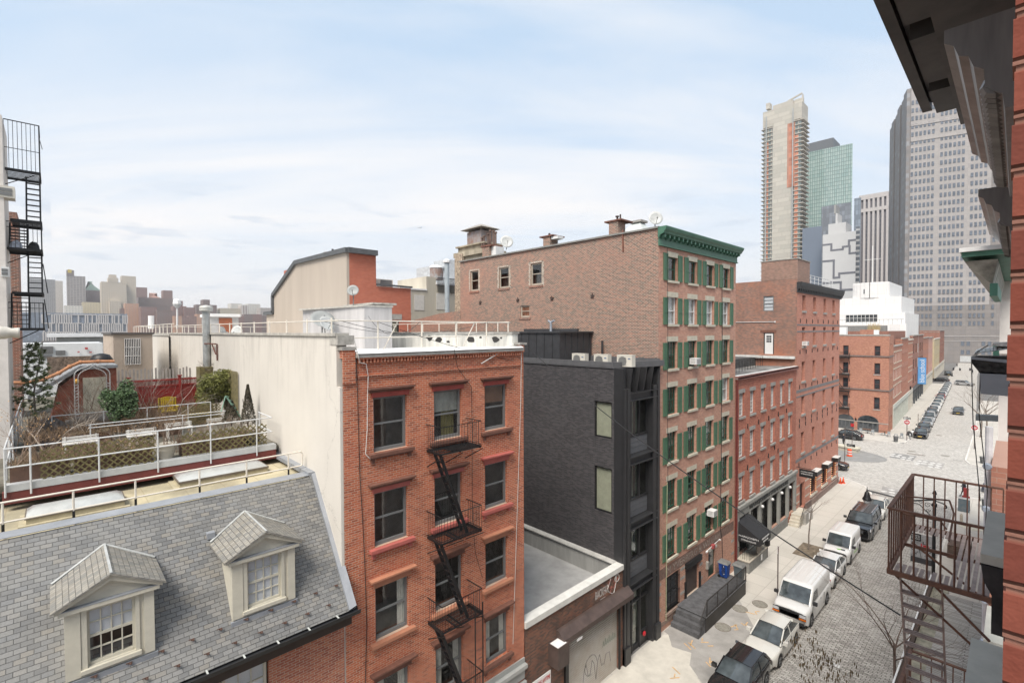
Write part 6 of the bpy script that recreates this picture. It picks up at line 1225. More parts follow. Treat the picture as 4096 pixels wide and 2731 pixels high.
q=MB().prism([FH.p(yR_,ZG),FH.p(yR_,zT_-.25),FH.p(yL_+.1,zT_-.28),FH.p(aX(135,890,-31).y,aX(135,890,-31).z),FH.p(aX(110,905,-31).y,ZG)],(-2.5,0,0));q.build('wall',hb,T)
MB().hexa([FH.p(yR_+.05,zT_-.25,.12),FH.p(yL_,zT_-.28,.12),FH.p(yL_,zT_-.28,-2.5),FH.p(yR_+.05,zT_-.25,-2.5),FH.p(yR_+.05,zT_-.12,.12),FH.p(yL_,zT_-.1,.12),FH.p(yL_,zT_-.1,-2.5),FH.p(yR_+.05,zT_-.12,-2.5)]).hexa([FH.p(yL_,zT_-.28,.1),FH.p(-.9,15.1,.1),FH.p(-.9,15.1,-2.5),FH.p(yL_,zT_-.28,-2.5),FH.p(yL_,zT_-.1,.1),FH.p(-.9,15.28,.1),FH.p(-.9,15.28,-2.5),FH.p(yL_,zT_-.1,-2.5)]).build('roof',pbr('grey_felt',(.27,.28,.29),.8),T)
q=MB();tp=[aX(x,y,-31.1)for x,y in((263,830),(225,830),(184,832),(160,842),(135,857),(98,872),(60,879),(20,879))];q.path(tp,.075,8)
for a,b in zip(tp,tp[1:]):q.lathe(b,[(.1,-.05),(.1,.05)],8,(b-a).normalized())
q.build('ridge_tiles',pbr('terracotta',(.56,.26,.13),.8),T)
a=aX(190,868,-30.95);b=aX(243,865,-30.95);MB().box(-31.0,-30.93,a.y,b.y,ZG,a.z).build('door',pbr('cream_door',(.55,.52,.42),.7),T)
MB().lathe(aX(176,876,-30.8),[(.05,-.12),(.1,-.06),(.1,.06),(.03,.12)],10).build('lamp',pbr('amber_lamp',(.8,.42,.06),.4),T,smooth=True)
q=MB();wi=pbr('white_wire',(.66,.64,.62),.6)
for X in(-30.2,-29.9):
 A_=aX(172,930,X);B_=aX(254,930,X);zt=aX(215,838,X).z;ym=(A_.y+B_.y)/2;pts=[(X,A_.y,ZG),(X,A_.y,zt-.45)]+[(X,ym-(ym-A_.y)*cos(pi*k/10),zt-.45+.4*sin(pi*k/10)+(.12 if k==5 else 0))for k in range(1,10)]+[(X,B_.y,zt-.45),(X,B_.y,ZG)];q.path(pts,.022,5)
 pts2=[(p[0],ym+(p[1]-ym)*.8,p[2]-.12)for p in pts[1:-1]];q.path([(X,pts2[0][1],ZG)]+pts2+[(X,pts2[-1][1],ZG)],.018,5)
 for k in range(14):z=ZG+.15+k*.14;q.tube((X,A_.y,z),(X,A_.y+(ym-A_.y)*.2,z+.05),.01,4);q.tube((X,B_.y,z),(X,B_.y-(B_.y-ym)*.2,z+.05),.01,4)
top(q,'garden_arch',wi,'white wire garden arch framing the cream hut door','arch')
T=empty('red_fence',(-32,4.6,ZG),'barn red board fence with white-backed lattice top','fence');rf_=pbr('barn_red',(.30,.028,.022),.6,var=.12,scale=3);FR=F((-32,0,0),(0,1,0),(1,0,0))
q=MB();q.fb(FR,2.75,6.3,ZG,15.2,-.04,0)
for i in range(36):q.fb(FR,2.77+i*.098,2.785+i*.098,ZG,15.2,.0,.008)
q.fb(FR,2.75,6.3,15.2,15.28,-.05,.03).fb(FR,2.75,6.3,15.5,15.6,-.05,.03);q.build('board_panel',rf_,T)
for y in(2.72,4.95,6.25):MB().fb(FR,y,y+.14,ZG,15.72,-.08,.06).fb(FR,y-.03,y+.17,15.72,15.78,-.1,.08).build('post',rf_,T)
q=MB()
for s_ in(1,-1):
 for i in range(40):y=2.8+i*.088;a=(y,15.28)if s_>0 else(y,15.5);b=(y+.22,15.5)if s_>0 else(y+.22,15.28);q.bar(FR.p(*a,-.01),FR.p(*b,-.01),.03,.01,(1,0,0))
q.build('lattice_top',rf_,T)
q=MB();gw=pbr('weathered_pickets',(.33,.31,.29),.9)
for i in range(22):y=2.4+i*.17;q.box(-35,-34.97,y,y+.09,14,15.95+.05*(i%3))
top(q.box(-35.05,-35,2.4,6.1,15.3,15.4),'picket_fence',gw,'weathered grey picket fence behind the red fence','fence')
T=empty('metal_flue',(-32.4,5.9,14),'tall galvanised flue with wide cap rising before the cream stucco wall','flue');galv=pbr('galvanised_flue',(.42,.435,.43),.45,metal=.5,var=.15,scale=5)
y_=aX(474,760,-31.5).y;MB().tube((-31.5,y_,13.8),(-31.5,y_,19.35),.19,16).tube((-31.5,y_,17.9),(-31.5,y_,17.96),.2,16).tube((-31.5,y_,16.5),(-31.5,y_,16.56),.2,16).build('pipe',galv,T,smooth=False)
MB().lathe((-31.5,y_,19.3),[(.2,0),(.33,.03),(.33,.16),(.34,.2),(.3,.3),(.0,.36)],20).build('cap',pbr('pale_flue_cap',(.52,.52,.49),.6),T,smooth=False)
MB().bar((-31.5,6.1,17.5),(-29.7,6.3,17.5),.06,.06).bar((-29.75,6.36,17.5),(-29.75,6.36,16.6),.06,.06).bar((-30.6,6.3,17.5),(-29.75,6.3,16.95),.05,.05).build('bracket',pbr('rust_bracket',(.13,.045,.03),.8),T)
mb=MB().box(-31.9,-31.0,y_-.45,y_+.5,ZG,16.2);top(mb,'ivy_box',latm,'wooden surround at the foot of the galvanised flue','enclosure')
T=shrub('dead_climber',-31,y_,16.0,.5,9,77,'dry climber tangled round the foot of the galvanised flue',bark,.9)
T_=empty('white_roof_building',(-56,10,0),'long cream walled building with white roof and pipe railing beyond the garden','building')
MB().box(-69,-44.5,6.42,20,0,17.85).build('wall',stucco,T_);MB().box(-69.2,-44.5,6.36,6.9,17.85,18.02).box(-69.2,-68.6,6.4,22,17.85,18.05).build('coping',pbr('weathered_coping'),T_)
MB().tube((-44.2,6.34,12),(-44.2,6.34,17.8),.06).build('drainpipe',blk,T_)
MB().box(-69,-28,6.9,20,17.0,17.5).build('roof',whiter,T_)
T2=rails('roof_railing','white pipe railing round the far end of the white roofed building',[(-44,6.6),(-69,6.6),(-69,21)],18.78,[],.03,rw,[(-45-2*i,6.6)for i in range(12)]+[(-69,6.6+2.4*i)for i in range(7)],17.95)
k=empty('stair_hut',(-46,9.8,17),'small grey roof hut with rust brown door behind the metal flue','roof hut');a=aX(482,727,-46);b=aX(548,727,-46);MB().box(-49,-46,a.y,b.y,17.2,a.z).build('wall',pbr('grey_hut_render',(.46,.46,.46),.8,var=.1),k);MB().box(-49.2,-45.8,a.y-.1,b.y+.1,a.z,a.z+.25).build('roof_slab',whiter,k)
d0=aX(503,730,-45.95);d1=aX(533,730,-45.95);MB().box(-46,-45.93,d0.y,d1.y,17.2,d0.z).build('door',pbr('rust_brown_door',(.32,.105,.05),.6),k)
top(MB().tube(aX(347,725,-60),aX(347,755,-60),.25,10),'vent_pipe',whiter,'short white vent pipe on the white roof','pipe')
top(MB().tube(aX(407,705,-75),aX(407,755,-75),.1,8).lathe(aX(407,707,-75),[(.2,0),(.5,.5),(.4,1.0),(.1,1.2)],8),'street_lamp',whf,'pale lamp post head behind the white roof railing','lamp')
T_=empty('barred_window_building',(-44,5,0),'beige box building with a white barred window at the back of the garden','building')
X=-41;a=aX(260,768,X);b=aX(350,768,X);mt=pbr('beige_render',(.46,.38,.31),.9,var=.07,scale=.8)
MB().box(-50,X,a.y,b.y,12,a.z).build('wall',mt,T_);MB().box(-50.1,X+.1,a.y-.1,b.y+.1,a.z,a.z+.12).build('roof_edge',pbr('dark_edge',(.10,.09,.085)),T_)
a=aX(286,778,X);b=aX(323,836,X);w=MB().box(X,X+.02,a.y,b.y,b.z,a.z).build('window',dkgl,T_);q=MB()
for i in range(10):y=a.y+(b.y-a.y)*i/9;q.tube((X+.08,y,b.z),(X+.08,y,a.z),.022,4)
for i in range(4):z=b.z+(a.z-b.z)*i/3;q.tube((X+.08,a.y,z),(X+.08,b.y,z),.022,4)
q.build('window_bars',wi,w)
top(MB().lathe(aX(233,820,-34)-Vector((0,0,.3)),[(.45,0),(.5,.15),(.35,.42),(.1,.5)],12),'barbecue_cover',blk,'black covered barbecue beside the beige building','barbecue',smooth=True)
T_=empty('riverside_shed',(-95,5,0),'long white riverside shed with pale flat roof seen between the roofs','shed')
a=aX(107,766,-92);b=aX(312,766,-92);MB().box(-112,-92,a.y,b.y,a.z-.5,a.z).build('roof',whiter,T_);MB().box(-110,-93,a.y+1,b.y,0,a.z-.5).build('wall',pbr('pale_steel_wall',(.42,.43,.42),.7,var=.15,scale=.6),T_)
T_=empty('switchgear_building',(-75,2,0),'low white building with louvres and small red signs beyond the garden','building');a=aX(44,790,-72);b=aX(236,790,-72);MB().box(-80,-72,a.y,b.y,0,a.z).build('wall',pbr('white_steel_wall',(.62,.63,.63),.6,var=.08,scale=.4),T_)
q=MB()
for(x0,x1,y0,y1)in((90,122,796,812),(93,120,816,822),(128,150,805,815)):a=aX(x0,y0,-71.9);b=aX(x1,y1,-71.9);q.box(-72,-71.85,a.y,b.y,b.z,a.z)
q.build('louvres',pbr('grille_dark',(.13,.13,.13)),T_);q=MB()
for(x0,x1,y0,y1)in((195,202,798,802),(178,183,807,809),(205,211,808,810)):a=aX(x0,y0,-71.8);b=aX(x1,y1,-71.8);q.box(-71.9,-71.8,a.y,b.y,b.z,a.z)
q.build('red_sign',redt,T_)
struct(MB().box(-128,-114,-60,120,7.5,8.6),'raised_road',pbr('dark_road_edge',(.14,.14,.145),.8))
g=MB().box(-130,-46,-60,6,0,9.5);T_=top(g,'low_grey_building',pbr('grey_roofscape',(.22,.215,.20),.9,var=.3,scale=.2),'flat grey roofscape between garden and riverside shed','building')
q=MB();bm_=pbr('brushwood_screen',(.21,.16,.125),.95,var=.4,scale=8);a=aX(108,820,-50);b=aX(237,820,-50);MBx=MB().box(-50.1,-50,a.y,b.y,a.z-1.6,a.z);top(MBx,'brushwood_screen',bm_,'brown brushwood screen behind the terracotta ridge','fence')
T_=empty('white_stair_hut',(-23,11.2,17.1),'white coated stair hut with stained walls on the orange building roof','roof hut')
whu=pbr('dirty_white_coating',(.47,.455,.45),.7,var=.14,scale=2,streak=True)
MB().hexa([(-22.0,11.0,17.0),(-22.0,12.5,17.0),(-27,12.5,17.0),(-27,9.9,17.0),(-22.0,11.0,19.36),(-22.0,12.5,19.36),(-27,12.5,19.36),(-27,9.9,19.3)]).build('wall',whu,T_)
MB().box(-25.5,-22.6,12.0,12.85,17.0,19.5).build('right_block',pbr('stained_white_parapet'),T_);MB().box(-25.7,-22.3,11.6,12.95,19.5,19.6).hexa([(-21.95,10.95,19.36),(-21.95,12.55,19.36),(-27,12.55,19.36),(-27,9.7,19.3),(-21.95,10.95,19.44),(-21.95,12.55,19.44),(-27,12.55,19.44),(-27,9.7,19.38)]).build('coping',pbr('weathered_coping'),T_)
dishm=pbr('grey_dish',(.27,.28,.275),.5,var=.05);dishw=pbr('pale_dish',(.50,.51,.50),.5)
def dish(c,R,nrm,m,label,pole=1.0,name='satellite_dish'):
 c=Vector(c);n=Vector(nrm).normalized();T=empty(name,c-Vector((0,0,pole)),label,'satellite dish')
 MB().lathe(c,[(.001,0),(R*.35,R*.03),(R*.7,R*.12),(R,R*.25),(R,R*.27),(R*.68,R*.135),(R*.3,R*.035)],24,n).build('reflector',m,T,smooth=True)
 q=MB().tube(c-Vector((0,0,pole)),c-n*.1,.03).tube(c-n*.1,c,.06)
 e=c+n*R*1.15+Vector((0,0,-R*.35));q.build('mount',metalg,T);q=MB().tube(c-Vector((0,0,R*.9))+n*R*.2,e,.015,5).tube(e,e-n*.12+Vector((0,0,.04)),.035,6);q.build('feed_arm',metalg,T)
dish(aX(740,737,-24),.58,(.75,-.1,.75),dishm,'large grey satellite dish tilted towards the sky behind the front guardrail',1.0)
dish(aX(811,668,-24),.30,(.8,-.55,.35),dishm,'grey satellite dish on the white stair hut before the red brick gable',.85);dish(aX(748,745,-22),.38,(.8,.3,.5),dishw,'pale satellite dish partly behind the large tilted dish',.7)
dish(aX(509,762,-40),.4,(.6,.7,.2),dishw,'thin pale dish seen edge-on left of the metal flue',.5);dish(aX(546,762,-40),.45,(.6,-.7,.2),dishw,'thin pale dish right of the metal flue',.5)
dish((-14.9,25.95,24.75),.42,(.72,-.65,.25),dishw,'round pale satellite dish above the corner of the green shutter warehouse',.5);dish((-29.4,27.4,25.5),.55,(.8,-.5,.3),dishw,'pale dish behind the chimney flues of the warehouse',.6)
T_=empty('mansard_building',(-42,18,0),'beige rendered gable with slanting left edge and red brick front beyond the white hut','building')
bg_=pbr('beige_gable_render',(.40,.345,.29),.9,var=.07,scale=.35,streak=True);Yb=15.65;Xc=-34.0
P_=lambda x,z:(x,Yb,z)
MB().prism([P_(-34,0),P_(-34,24.0),P_(-44.1,24.15),P_(-50.3,21.6),P_(-50.3,19.9),P_(-52.5,19.9),P_(-52.5,0)],(0,.2,0)).build('gable_wall',bg_,T_)
dke=pbr('dark_zinc_edge',(.09,.095,.10),.6);q=MB()
for(a,b)in(((-33.8,24.05),(-44.1,24.2)),((-44.1,24.2),(-50.3,21.65)),((-50.2,19.95),(-52.9,19.95)),((-50.3,21.65),(-50.3,19.95))):q.bar((a[0],Yb+.1,a[1]+.05),(b[0],Yb+.1,b[1]+.05),.6,.35)
q.bar((-33.9,Yb,24.1),(-33.9,18.0,24.1),.5,.38);q.bar((-33.95,18.0,21.75),(-33.95,21.1,21.7),.3,.12);q.build('roof_edge',dke,T_)
FG=F((-34,0,0),(0,1,0),(1,0,0));br_r=masonry('red_gable_brick',.215,.09,.015,[(.45,.125,.075),(.41,.11,.065),(.49,.145,.085)],(.38,.2,.15),stain=.1,bump=.2)
shell(T_,FG,Yb+.2,18.0,0,24.0,[],.1,br_r,name='brick_front');c0=aX(893,672,-34).y
shell(T_,FG,18.0,21.05,0,21.6,[(18.55,20.0,16.5,19.0)],.2,br_r,name='lower_brick_front');window(T_,FG,18.55,20.0,16.9,19.0,dict(id='mans',mat=blk,fw=.12,sash=False,grid=(2,1),glass=dark_glass('grey_room_glass',(.12,.12,.09),.1)),.15);MB().fb(FG,18.1,20.2,19.05,19.5,0,.04).build('lintel',greyst,T_)
MB().box(-48,-34.15,Yb+.25,17.95,0,23.9).box(-46,-34.35,18.0,21.0,0,21.5).build('core',br_r,T_)
T2=empty('roof_ventilator',(-41,17.6,24),'pale round roof ventilator on the beige gabled building','ventilator');a=aY(741,583,17.2);MB().tube(a-Vector((.9,0,.5)),a+Vector((.9,0,-.4)),.5,14).lathe(a-Vector((2.2,0,1.0)),[(.35,0),(.4,.3),(.5,.35),(.3,.5)],14).box(a.x-1.0,a.x+.2,a.y-.3,a.y+.3,23.9,a.z-.1).build('drum',pbr('pale_zinc',(.46,.48,.48),.5,var=.1),T2)
top(MB().tube(aY(764,590,17),aY(764,572,17),.09,8),'roof_pipe',blk,'thin black pipe on the roof edge of the beige gabled building','pipe')
t_=empty('ac_condenser',(-35.5,19.2,21.7),'beige condenser on the lower brick roof right of the gable','air conditioner');MB().box(-36,-35,18.4,20.0,21.6,22.3).build('casing',beige,t_);MB().box(-35,-34.98,18.9,19.9,21.75,22.25).build('grille',metalg,t_)
T_=empty('cream_roof_building',(-47,27,0),'stained cream rendered building with grey cooling plant behind the cream chimney stack','building')
crn=pbr('patchy_cream_render',(.50,.46,.38),.9,var=.1,scale=.6,streak=True);FZ=F((-44,0,0),(0,1,0),(1,0,0))
def C4(x,y):return((1500+x*.46860)/1.741497,(900+y*.46875)/1.741497)
a=aX(*C4(215,545),-44);b=aX(*C4(440,540),-44);c=aX(*C4(520,445),-44);d=aX(*C4(690,520),-44);e=d.y+3
MB().box(-50,-44,a.y,b.y,0,a.z).box(-50,-44.01,b.y,c.y,0,c.z).box(-50,-44,c.y,e,0,d.z).build('wall',crn,T_)
q=MB().box(-50,-43.9,a.y-.1,b.y,a.z,a.z+.15).box(-50,-43.9,c.y,e,d.z,d.z+.2);q.build('white_coping',whiter,T_)
q=MB()
for(x0,x1,y0,y1)in((335,420,595,728),(522,605,580,722),(218,310,555,752)):p_=aX(*C4(x0,y0),-43.97);r_=aX(*C4(x1,y1),-43.97);q.box(-44,-43.96,p_.y,r_.y,r_.z,p_.z)
q.build('render_patches',pbr('pale_patch',(.56,.54,.50),.9,var=.06),T_)
T2=empty('cooling_unit',(-48,27,20),'large pale grey rooftop cooling unit behind iron railings','cooling unit');p_=aX(*C4(510,345),-48);r_=aX(*C4(700,520),-48);MB().box(-52,-48,p_.y,r_.y+3,r_.z-1,p_.z).box(-51,-48.2,aX(*C4(622,300),-48).y,r_.y+3,p_.z,aX(*C4(622,290),-48).z).build('casing',pbr('pale_grey_casing',(.50,.52,.535),.5),T2);q=MB()
for i in range(4):p2=aX(*C4(515+i*1,358+i*7),-47.95);r2=aX(*C4(605,362+i*7),-47.95);q.box(-47.98,-47.9,p2.y,r2.y,p2.z-.06,p2.z)
q.build('louvres',metalg,T2)
T2=empty('roof_cowl',(-45,24,20),'rusty drum cowl with domed lid on the cream building','ventilator');p_=aX(*C4(525,400),-45);MB().lathe(p_-Vector((0,0,.9)),[(.75,0),(.75,1.3),(.65,1.32)],16).build('drum',rust,T2);MB().lathe(p_+Vector((0,0,.42)),[(.8,0),(.7,.25),(.0,.35)],16).build('lid',whiter,T2)
y_=aX(*C4(615,600),-43).y;z_=aX(*C4(615,325),-43).z;T2=empty('metal_flue',(-43,y_,10),'slim pale blue-grey flue clamped to the cream building wall','flue');MB().tube((-43,y_,10),(-43,y_,z_),.26,12).build('pipe',pbr('blue_grey_flue',(.36,.41,.44),.5,var=.1),T2);MB().lathe((-43,y_,z_),[(.27,0),(.42,.05),(.42,.3),(.0,.5)],12).build('cap',whiter,T2)
q=MB();a_=aX(*C4(535,450),-43.9);b_2=aX(*C4(690,450),-43.9)
for i in range(22):y=a_.y+(b_2.y-a_.y)*i/21;q.tube((-43.9,y,a_.z-1.6),(-43.9,y,a_.z),.03,4)
q.path([(-43.9,a_.y,a_.z),(-43.9,b_2.y,a_.z)],.04,4);top(q,'roof_railing',blk,'small black iron railing before the grey cooling unit','railing')
mb=MB();p_=aX(*C4(160,655),-52);r_=aX(*C4(320,760),-52);mb.box(-60,-52,p_.y-2,r_.y+1,0,p_.z);top(mb,'brick_block',br_r,'red brick wall behind the cream building at its left end','building')
top(MB().prism([(x,25.62,z)for x,z in((-33.4,0),(-33.4,19.9),(-36.5,19.75),(-41,19.2),(-52,18.6),(-60,18.3),(-60,0))],(0,.4,0)),'garden_wall',br_side,'sloping brick wall running back from the big party wall','wall')
T_=empty('white_rear_building',(-26,-3,0),'sliver of a white painted building at the left picture edge with black fire escape','building')
pw_=pbr('white_painted_brick',(.66,.62,.58),.8,var=.08,scale=2);yw=aX(16,500,-26).y
MB().box(-27.2,-24.6,-8,yw,0,aX(10,283,-25.5).z).build('wall',pw_,T_)
XF=-25.6;yo=aX(92,400,XF).y;yi=aX(58,400,XF).y;q=MB();zs=[aX(50,y,XF).z for y in(394,572,754)];zh=[aX(50,y,XF).z for y in(507,672)]
q.bar((XF,yw,zs[0]),(XF,yo,zs[0]),.04,.06)
fe=q.build('fire_escape',blk,T_)
for i,z in enumerate(zs+zh):
 q=MB();ya=yw if i<3 else(yw+.1);n=8
 for k in range(n):x_=XF-1.3+k*1.5/n;q.bar((x_,ya,z),(x_,yo,z),.05,.02)
 q.bar((XF+.2,ya,z-.03),(XF+.2,yo,z-.03),.05,.09).bar((XF-1.3,ya,z-.03),(XF-1.3,yo,z-.03),.05,.09).bar((XF+.2,yo,z-.03),(XF-1.3,yo,z-.03),.05,.09)
 if i<3:q.tube((XF,yw,z-.55),(XF,yo-.15,z-.08),.015,4)
 q.build('landing',blk,fe)
for z in zs:
 q=MB();zt=z+1.75 if z==zs[0]else z+.95
 for x_ in(XF+.2,):
  q.bar((x_,yw,zt),(x_,yo,zt),.03,.03).bar((x_,yw,z+.75),(x_,yo,z+.75),.02,.02)
  for k in range(9):y=yw+(yo-yw)*k/8;q.tube((x_,y,z),(x_,y,zt),.008,4)
 q.bar((XF+.2,yo,zt),(XF-1.3,yo,zt),.03,.03).bar((XF+.2,yo,z),(XF+.2,yo,zt),.04,.04);q.build('railing',blk,fe)
for(z1,z0)in((zs[0],zh[0]),(zh[0],zs[1]),(zs[1],zh[1]),(zh[1],zs[2])):
 q=MB();s_=(z1,z0)in((zs[0],zh[0]),(zs[1],zh[1]));ya,yb=(yi,yo-.02)if s_ else(yw+.05,yi)
 q.bar((XF-.1,ya,z0),(XF-.9,ya,z1),.05,.1).bar((XF-.1,yb,z0),(XF-.9,yb,z1),.05,.1)
 for k in range(1,8):f_=k/8;q.bar((XF-.1-.8*f_,ya,z0+(z1-z0)*f_),(XF-.1-.8*f_,yb,z0+(z1-z0)*f_),.14,.03)
 q.build('ladder',blk,fe)
q=MB().bar((XF+.2,yo+.02,zs[0]+1.2),(XF+.2,yo+.08,zs[0]+.9),.02,.02).bar((XF+.2,yo+.02,zh[1]+1.1),(XF+.2,aX(110,674,XF).y,zh[1]),.03,.03).bar((XF+.2,yo+.03,zs[2]+1.1),(XF+.2,aX(112,752,XF).y,zs[2]),.03,.03);q.build('brace',blk,fe)
mb=MB().box(-38.5,-36,aX(22,600,-36).y-.3,aX(42,600,-36).y,0,aX(30,487,-36).z);top(mb,'red_brick_chimney',br_whs,'tall red brick flank behind the left fire escape','building')
def boxthing(nm,lab,cat,X,x0,y0,x1,y1,dep,m,grill=True):
 a=aX(x0,y0,X);b=aX(x1,y1,X);T=empty(nm,(X,(a.y+b.y)/2,b.z),lab,cat);MB().box(X-dep,X,a.y,b.y,b.z,a.z).build('casing',m,T)
 if grill:
  q=MB();w_,h_=b.y-a.y,a.z-b.z
  for i in range(2):q.box(X,X+.02,a.y+w_*.08,b.y-w_*.15,b.z+h_*(.18+i*.35),b.z+h_*(.45+i*.35))
  q.build('grille',metalg,T)
boxthing('window_air_conditioner','cream window air conditioner high on the white building at the left edge','air conditioner',-24.55,-6,424,34,456,.6,beige);boxthing('window_air_conditioner','small pale air conditioner low on the white building at the left edge','air conditioner',-24.55,2,612,21,636,.4,acw)
T=empty('warning_siren',(-20,-.9,18),'cream horn-shaped siren at the left picture edge','siren');c=aX(18,764,-20);ax=Vector((0,1,-.02));MB().lathe(c,[(.11,-.45),(.17,-.38),(.19,-.2),(.18,-.05),(.13,.08),(.15,.2),(.15,.24)],16,ax).build('horn',pbr('cream_enamel',(.56,.53,.47),.5),T,smooth=True);MB().box(c.x-.15,c.x+.15,c.y-.8,c.y-.3,c.z-.2,c.z+.12).build('bracket',metalg,T)
mound('bin_bag','black bin bag on the middle landing of the left fire escape',XF-.6,XF-.0,aX(63,570,XF).y,aX(92,570,XF).y,zs[1]+.02,.34,blk,5);mound('plastic_bag','white and blue plastic bag on the middle landing of the left fire escape',XF-.6,XF-.0,aX(20,570,XF).y,aX(52,570,XF).y,zs[1]+.02,.33,pbr('pale_blue_plastic',(.52,.55,.62),.4,var=.3,scale=9),6)
tyre=pbr('tyre_rubber',(.018,.018,.018),.85);rim=pbr('alloy_rim',(.30,.31,.32),.35,metal=.6);cgl=dark_glass('car_glass',(.05,.06,.065),.03,.4);plast=pbr('black_plastic',(.022,.022,.024),.6)
lampm=pbr('headlamp_lens',(.55,.56,.58),.12);amber=pbr('amber_lens',(.65,.16,.02),.25);redl_=pbr('red_tail_lens',(.40,.01,.01),.25);chrome=pbr('chrome',(.6,.6,.62),.15,metal=.9);plate=pbr('number_plate',(.55,.38,.08),.5)
def paint(name,c,r=.28):return pbr(name,c,r,var=.02,coat=.6)
def car(label,cat,loc,rz,body,L,W,Hh,wb,r=.33,nose=.75,hood=.95,belt=1.0,x_cowl=.9,x_ws=.25,x_re=-1.3,x_rb=-1.9,van=False,deck=None,fo=None,group=None,name='parked_car',rack=False,roofm=None,darklow=False,hoodmark=False,trunk=None):
 T=empty(name,loc,label,cat,group,rz)
 fo=fo if fo is not None else(L-wb)/2;xf=L/2-fo;xr=xf-wb;W2=W/2;N=56;trunk=belt if trunk is None else trunk;R=r+.07;zb0=.24
 def top_(x):
  if x>x_cowl:f=(x-x_cowl)/(L/2-x_cowl);return hood+(nose-hood)*f**2.2
  if x<x_rb:f=(x_rb-x)/(L/2+x_rb);return trunk-(.12 if not van else.02)*f**2
  return hood+(trunk-hood)*(x_cowl-x)/(x_cowl-x_rb)
 def bot(x):
  z=zb0+(.10 if abs(x)>L/2-.25 else 0)
  for c in(xf,xr):
   if abs(x-c)<R:z=max(z,r+math.sqrt(R*R-(x-c)**2))
  return z
 def hw(x):e=(abs(x)/(L/2));return W2*(1-.14*max(0,(e-.78)/.22)**2-.015*e)
 xs=sorted([-L/2+L*i/N for i in range(N+1)]);q=MB();K=11
 for x in xs:
  zb,zt,w=bot(x),top_(x),hw(x);zt=max(zt,zb+.03);m=zb+(zt-zb)*.35
  ring=[(-w*.97,zb),(-w,m),(-w*.99,zb+(zt-zb)*.72),(-w*.94,zt-.035),(-w*.82,zt),(0,zt+.03)];ring+=[(-a,b)for a,b in ring[:-1][::-1]]
  q.v+=[Vector((x,a,b))for a,b in ring]
 for i in range(N):
  for j in range(K-1):a=i*K+j;q.f.append((a,a+1,a+K+1,a+K))
 q.f.append(tuple(range(K)));q.f.append(tuple(N*K+j for j in range(K))[::-1]);q.build('body',body,T,smooth=True,local=True)
 MB().box(-L/2+.15,L/2-.15,-W2*.8,W2*.8,.2,belt*.75).build('underbody',plast,T,local=True)
 def roofz(x):
  if x>x_ws:return belt+(Hh-belt)*(x_cowl-x)/(x_cowl-x_ws)
  if x<x_re:return trunk+(Hh-trunk)*(x-x_rb)/(x_re-x_rb)
  return Hh
 gx=[x_rb+(x_cowl-x_rb)*i/30 for i in range(31)];q=MB();tum=(.02 if van else.085)*W;K=9
 for x in gx:
  z1=max(roofz(x),min(belt,trunk));t_=(z1-belt)/(Hh-belt)if Hh>belt else 0;w0=hw(x)*.93;w1=w0-tum*max(0,t_);zb=min(top_(x),belt)-.02
  ring=[(-w0,zb),(-(w0+w1)/2-.01,(zb+z1)/2),(-w1,z1-.05),(-w1*.9,z1),(0,z1+.008)];ring+=[(-a,b)for a,b in ring[:-1][::-1]];q.v+=[Vector((x,a,b))for a,b in ring]
 for i in range(30):
  for j in range(K-1):a=i*K+j;q.f.append((a,a+1,a+K+1,a+K))
 q.build('cab' if van else 'windows',body if van else cgl,T,smooth=True,local=True)
 q=MB();rx_=[x_re+(x_ws-x_re)*i/10 for i in range(11)]
 for x in rx_:
  w1=hw(x)*.93-tum;q.v+=[Vector((x,a,b))for a,b in((-w1-.012,Hh-.07),(-w1*.9,Hh+.012),(0,Hh+.035),(w1*.9,Hh+.012),(w1+.012,Hh-.07))]
 for i in range(10):
  for j in range(4):a=i*5+j;q.f.append((a,a+1,a+6,a+5))
 if not van:q.build('roof',roofm or body,T,smooth=True,local=True)
 if van:
  q=MB();wr=hw(x_ws)*.93-tum;wc=hw(x_cowl)*.9
  a,b=Vector((x_cowl+.015,-wc*.93,belt+.05)),Vector((x_cowl+.015,wc*.93,belt+.05));c,d=Vector((x_ws+.06,wr*.9,Hh-.14)),Vector((x_ws+.06,-wr*.9,Hh-.14));o=Vector((.035,0,.03))
  q.prism([a,b,c,d],o);q.build('windscreen',cgl,T,local=True)
  for s_ in(-1,1):
   q=MB();w0=s_*(hw(0)*.93+.006);w1=s_*(hw(0)*.93-tum+.006);q.prism([Vector((x_cowl-.25,w0,belt+.08)),Vector((x_ws+.05,w1,Hh-.28)),Vector((x_ws-.75,w1,Hh-.28)),Vector((x_ws-.75,w0,belt+.08))],(0,s_*.012,0));q.build('side_window',cgl,T,local=True)
 else:
  for s_ in(-1,1):
   q=MB();w0,w1=s_*(hw(0)*.93+.004),s_*(hw(0)*.93-tum+.004)
   q.bar((x_cowl,s_*hw(x_cowl)*.9,belt-.02),(x_ws,w1,Hh-.03),.06,.07);q.bar((x_rb+.02,s_*hw(x_rb)*.9,trunk),(x_re,w1,Hh-.03),.16 if deck!='sedan' else.08,.12)
   xm=(x_ws+x_re)/2;q.bar((xm,w0,belt-.02),(xm,w1,Hh-.04),.07,.03)
   if L>4.9:q.bar((x_re+.25,w0,belt-.02),(x_re+.2,w1,Hh-.04),.08,.03)
   q.bar((x_cowl-.1,w0,belt),(x_rb+.1,w0,belt),.03,.03);q.build('pillars',body,T,local=True)
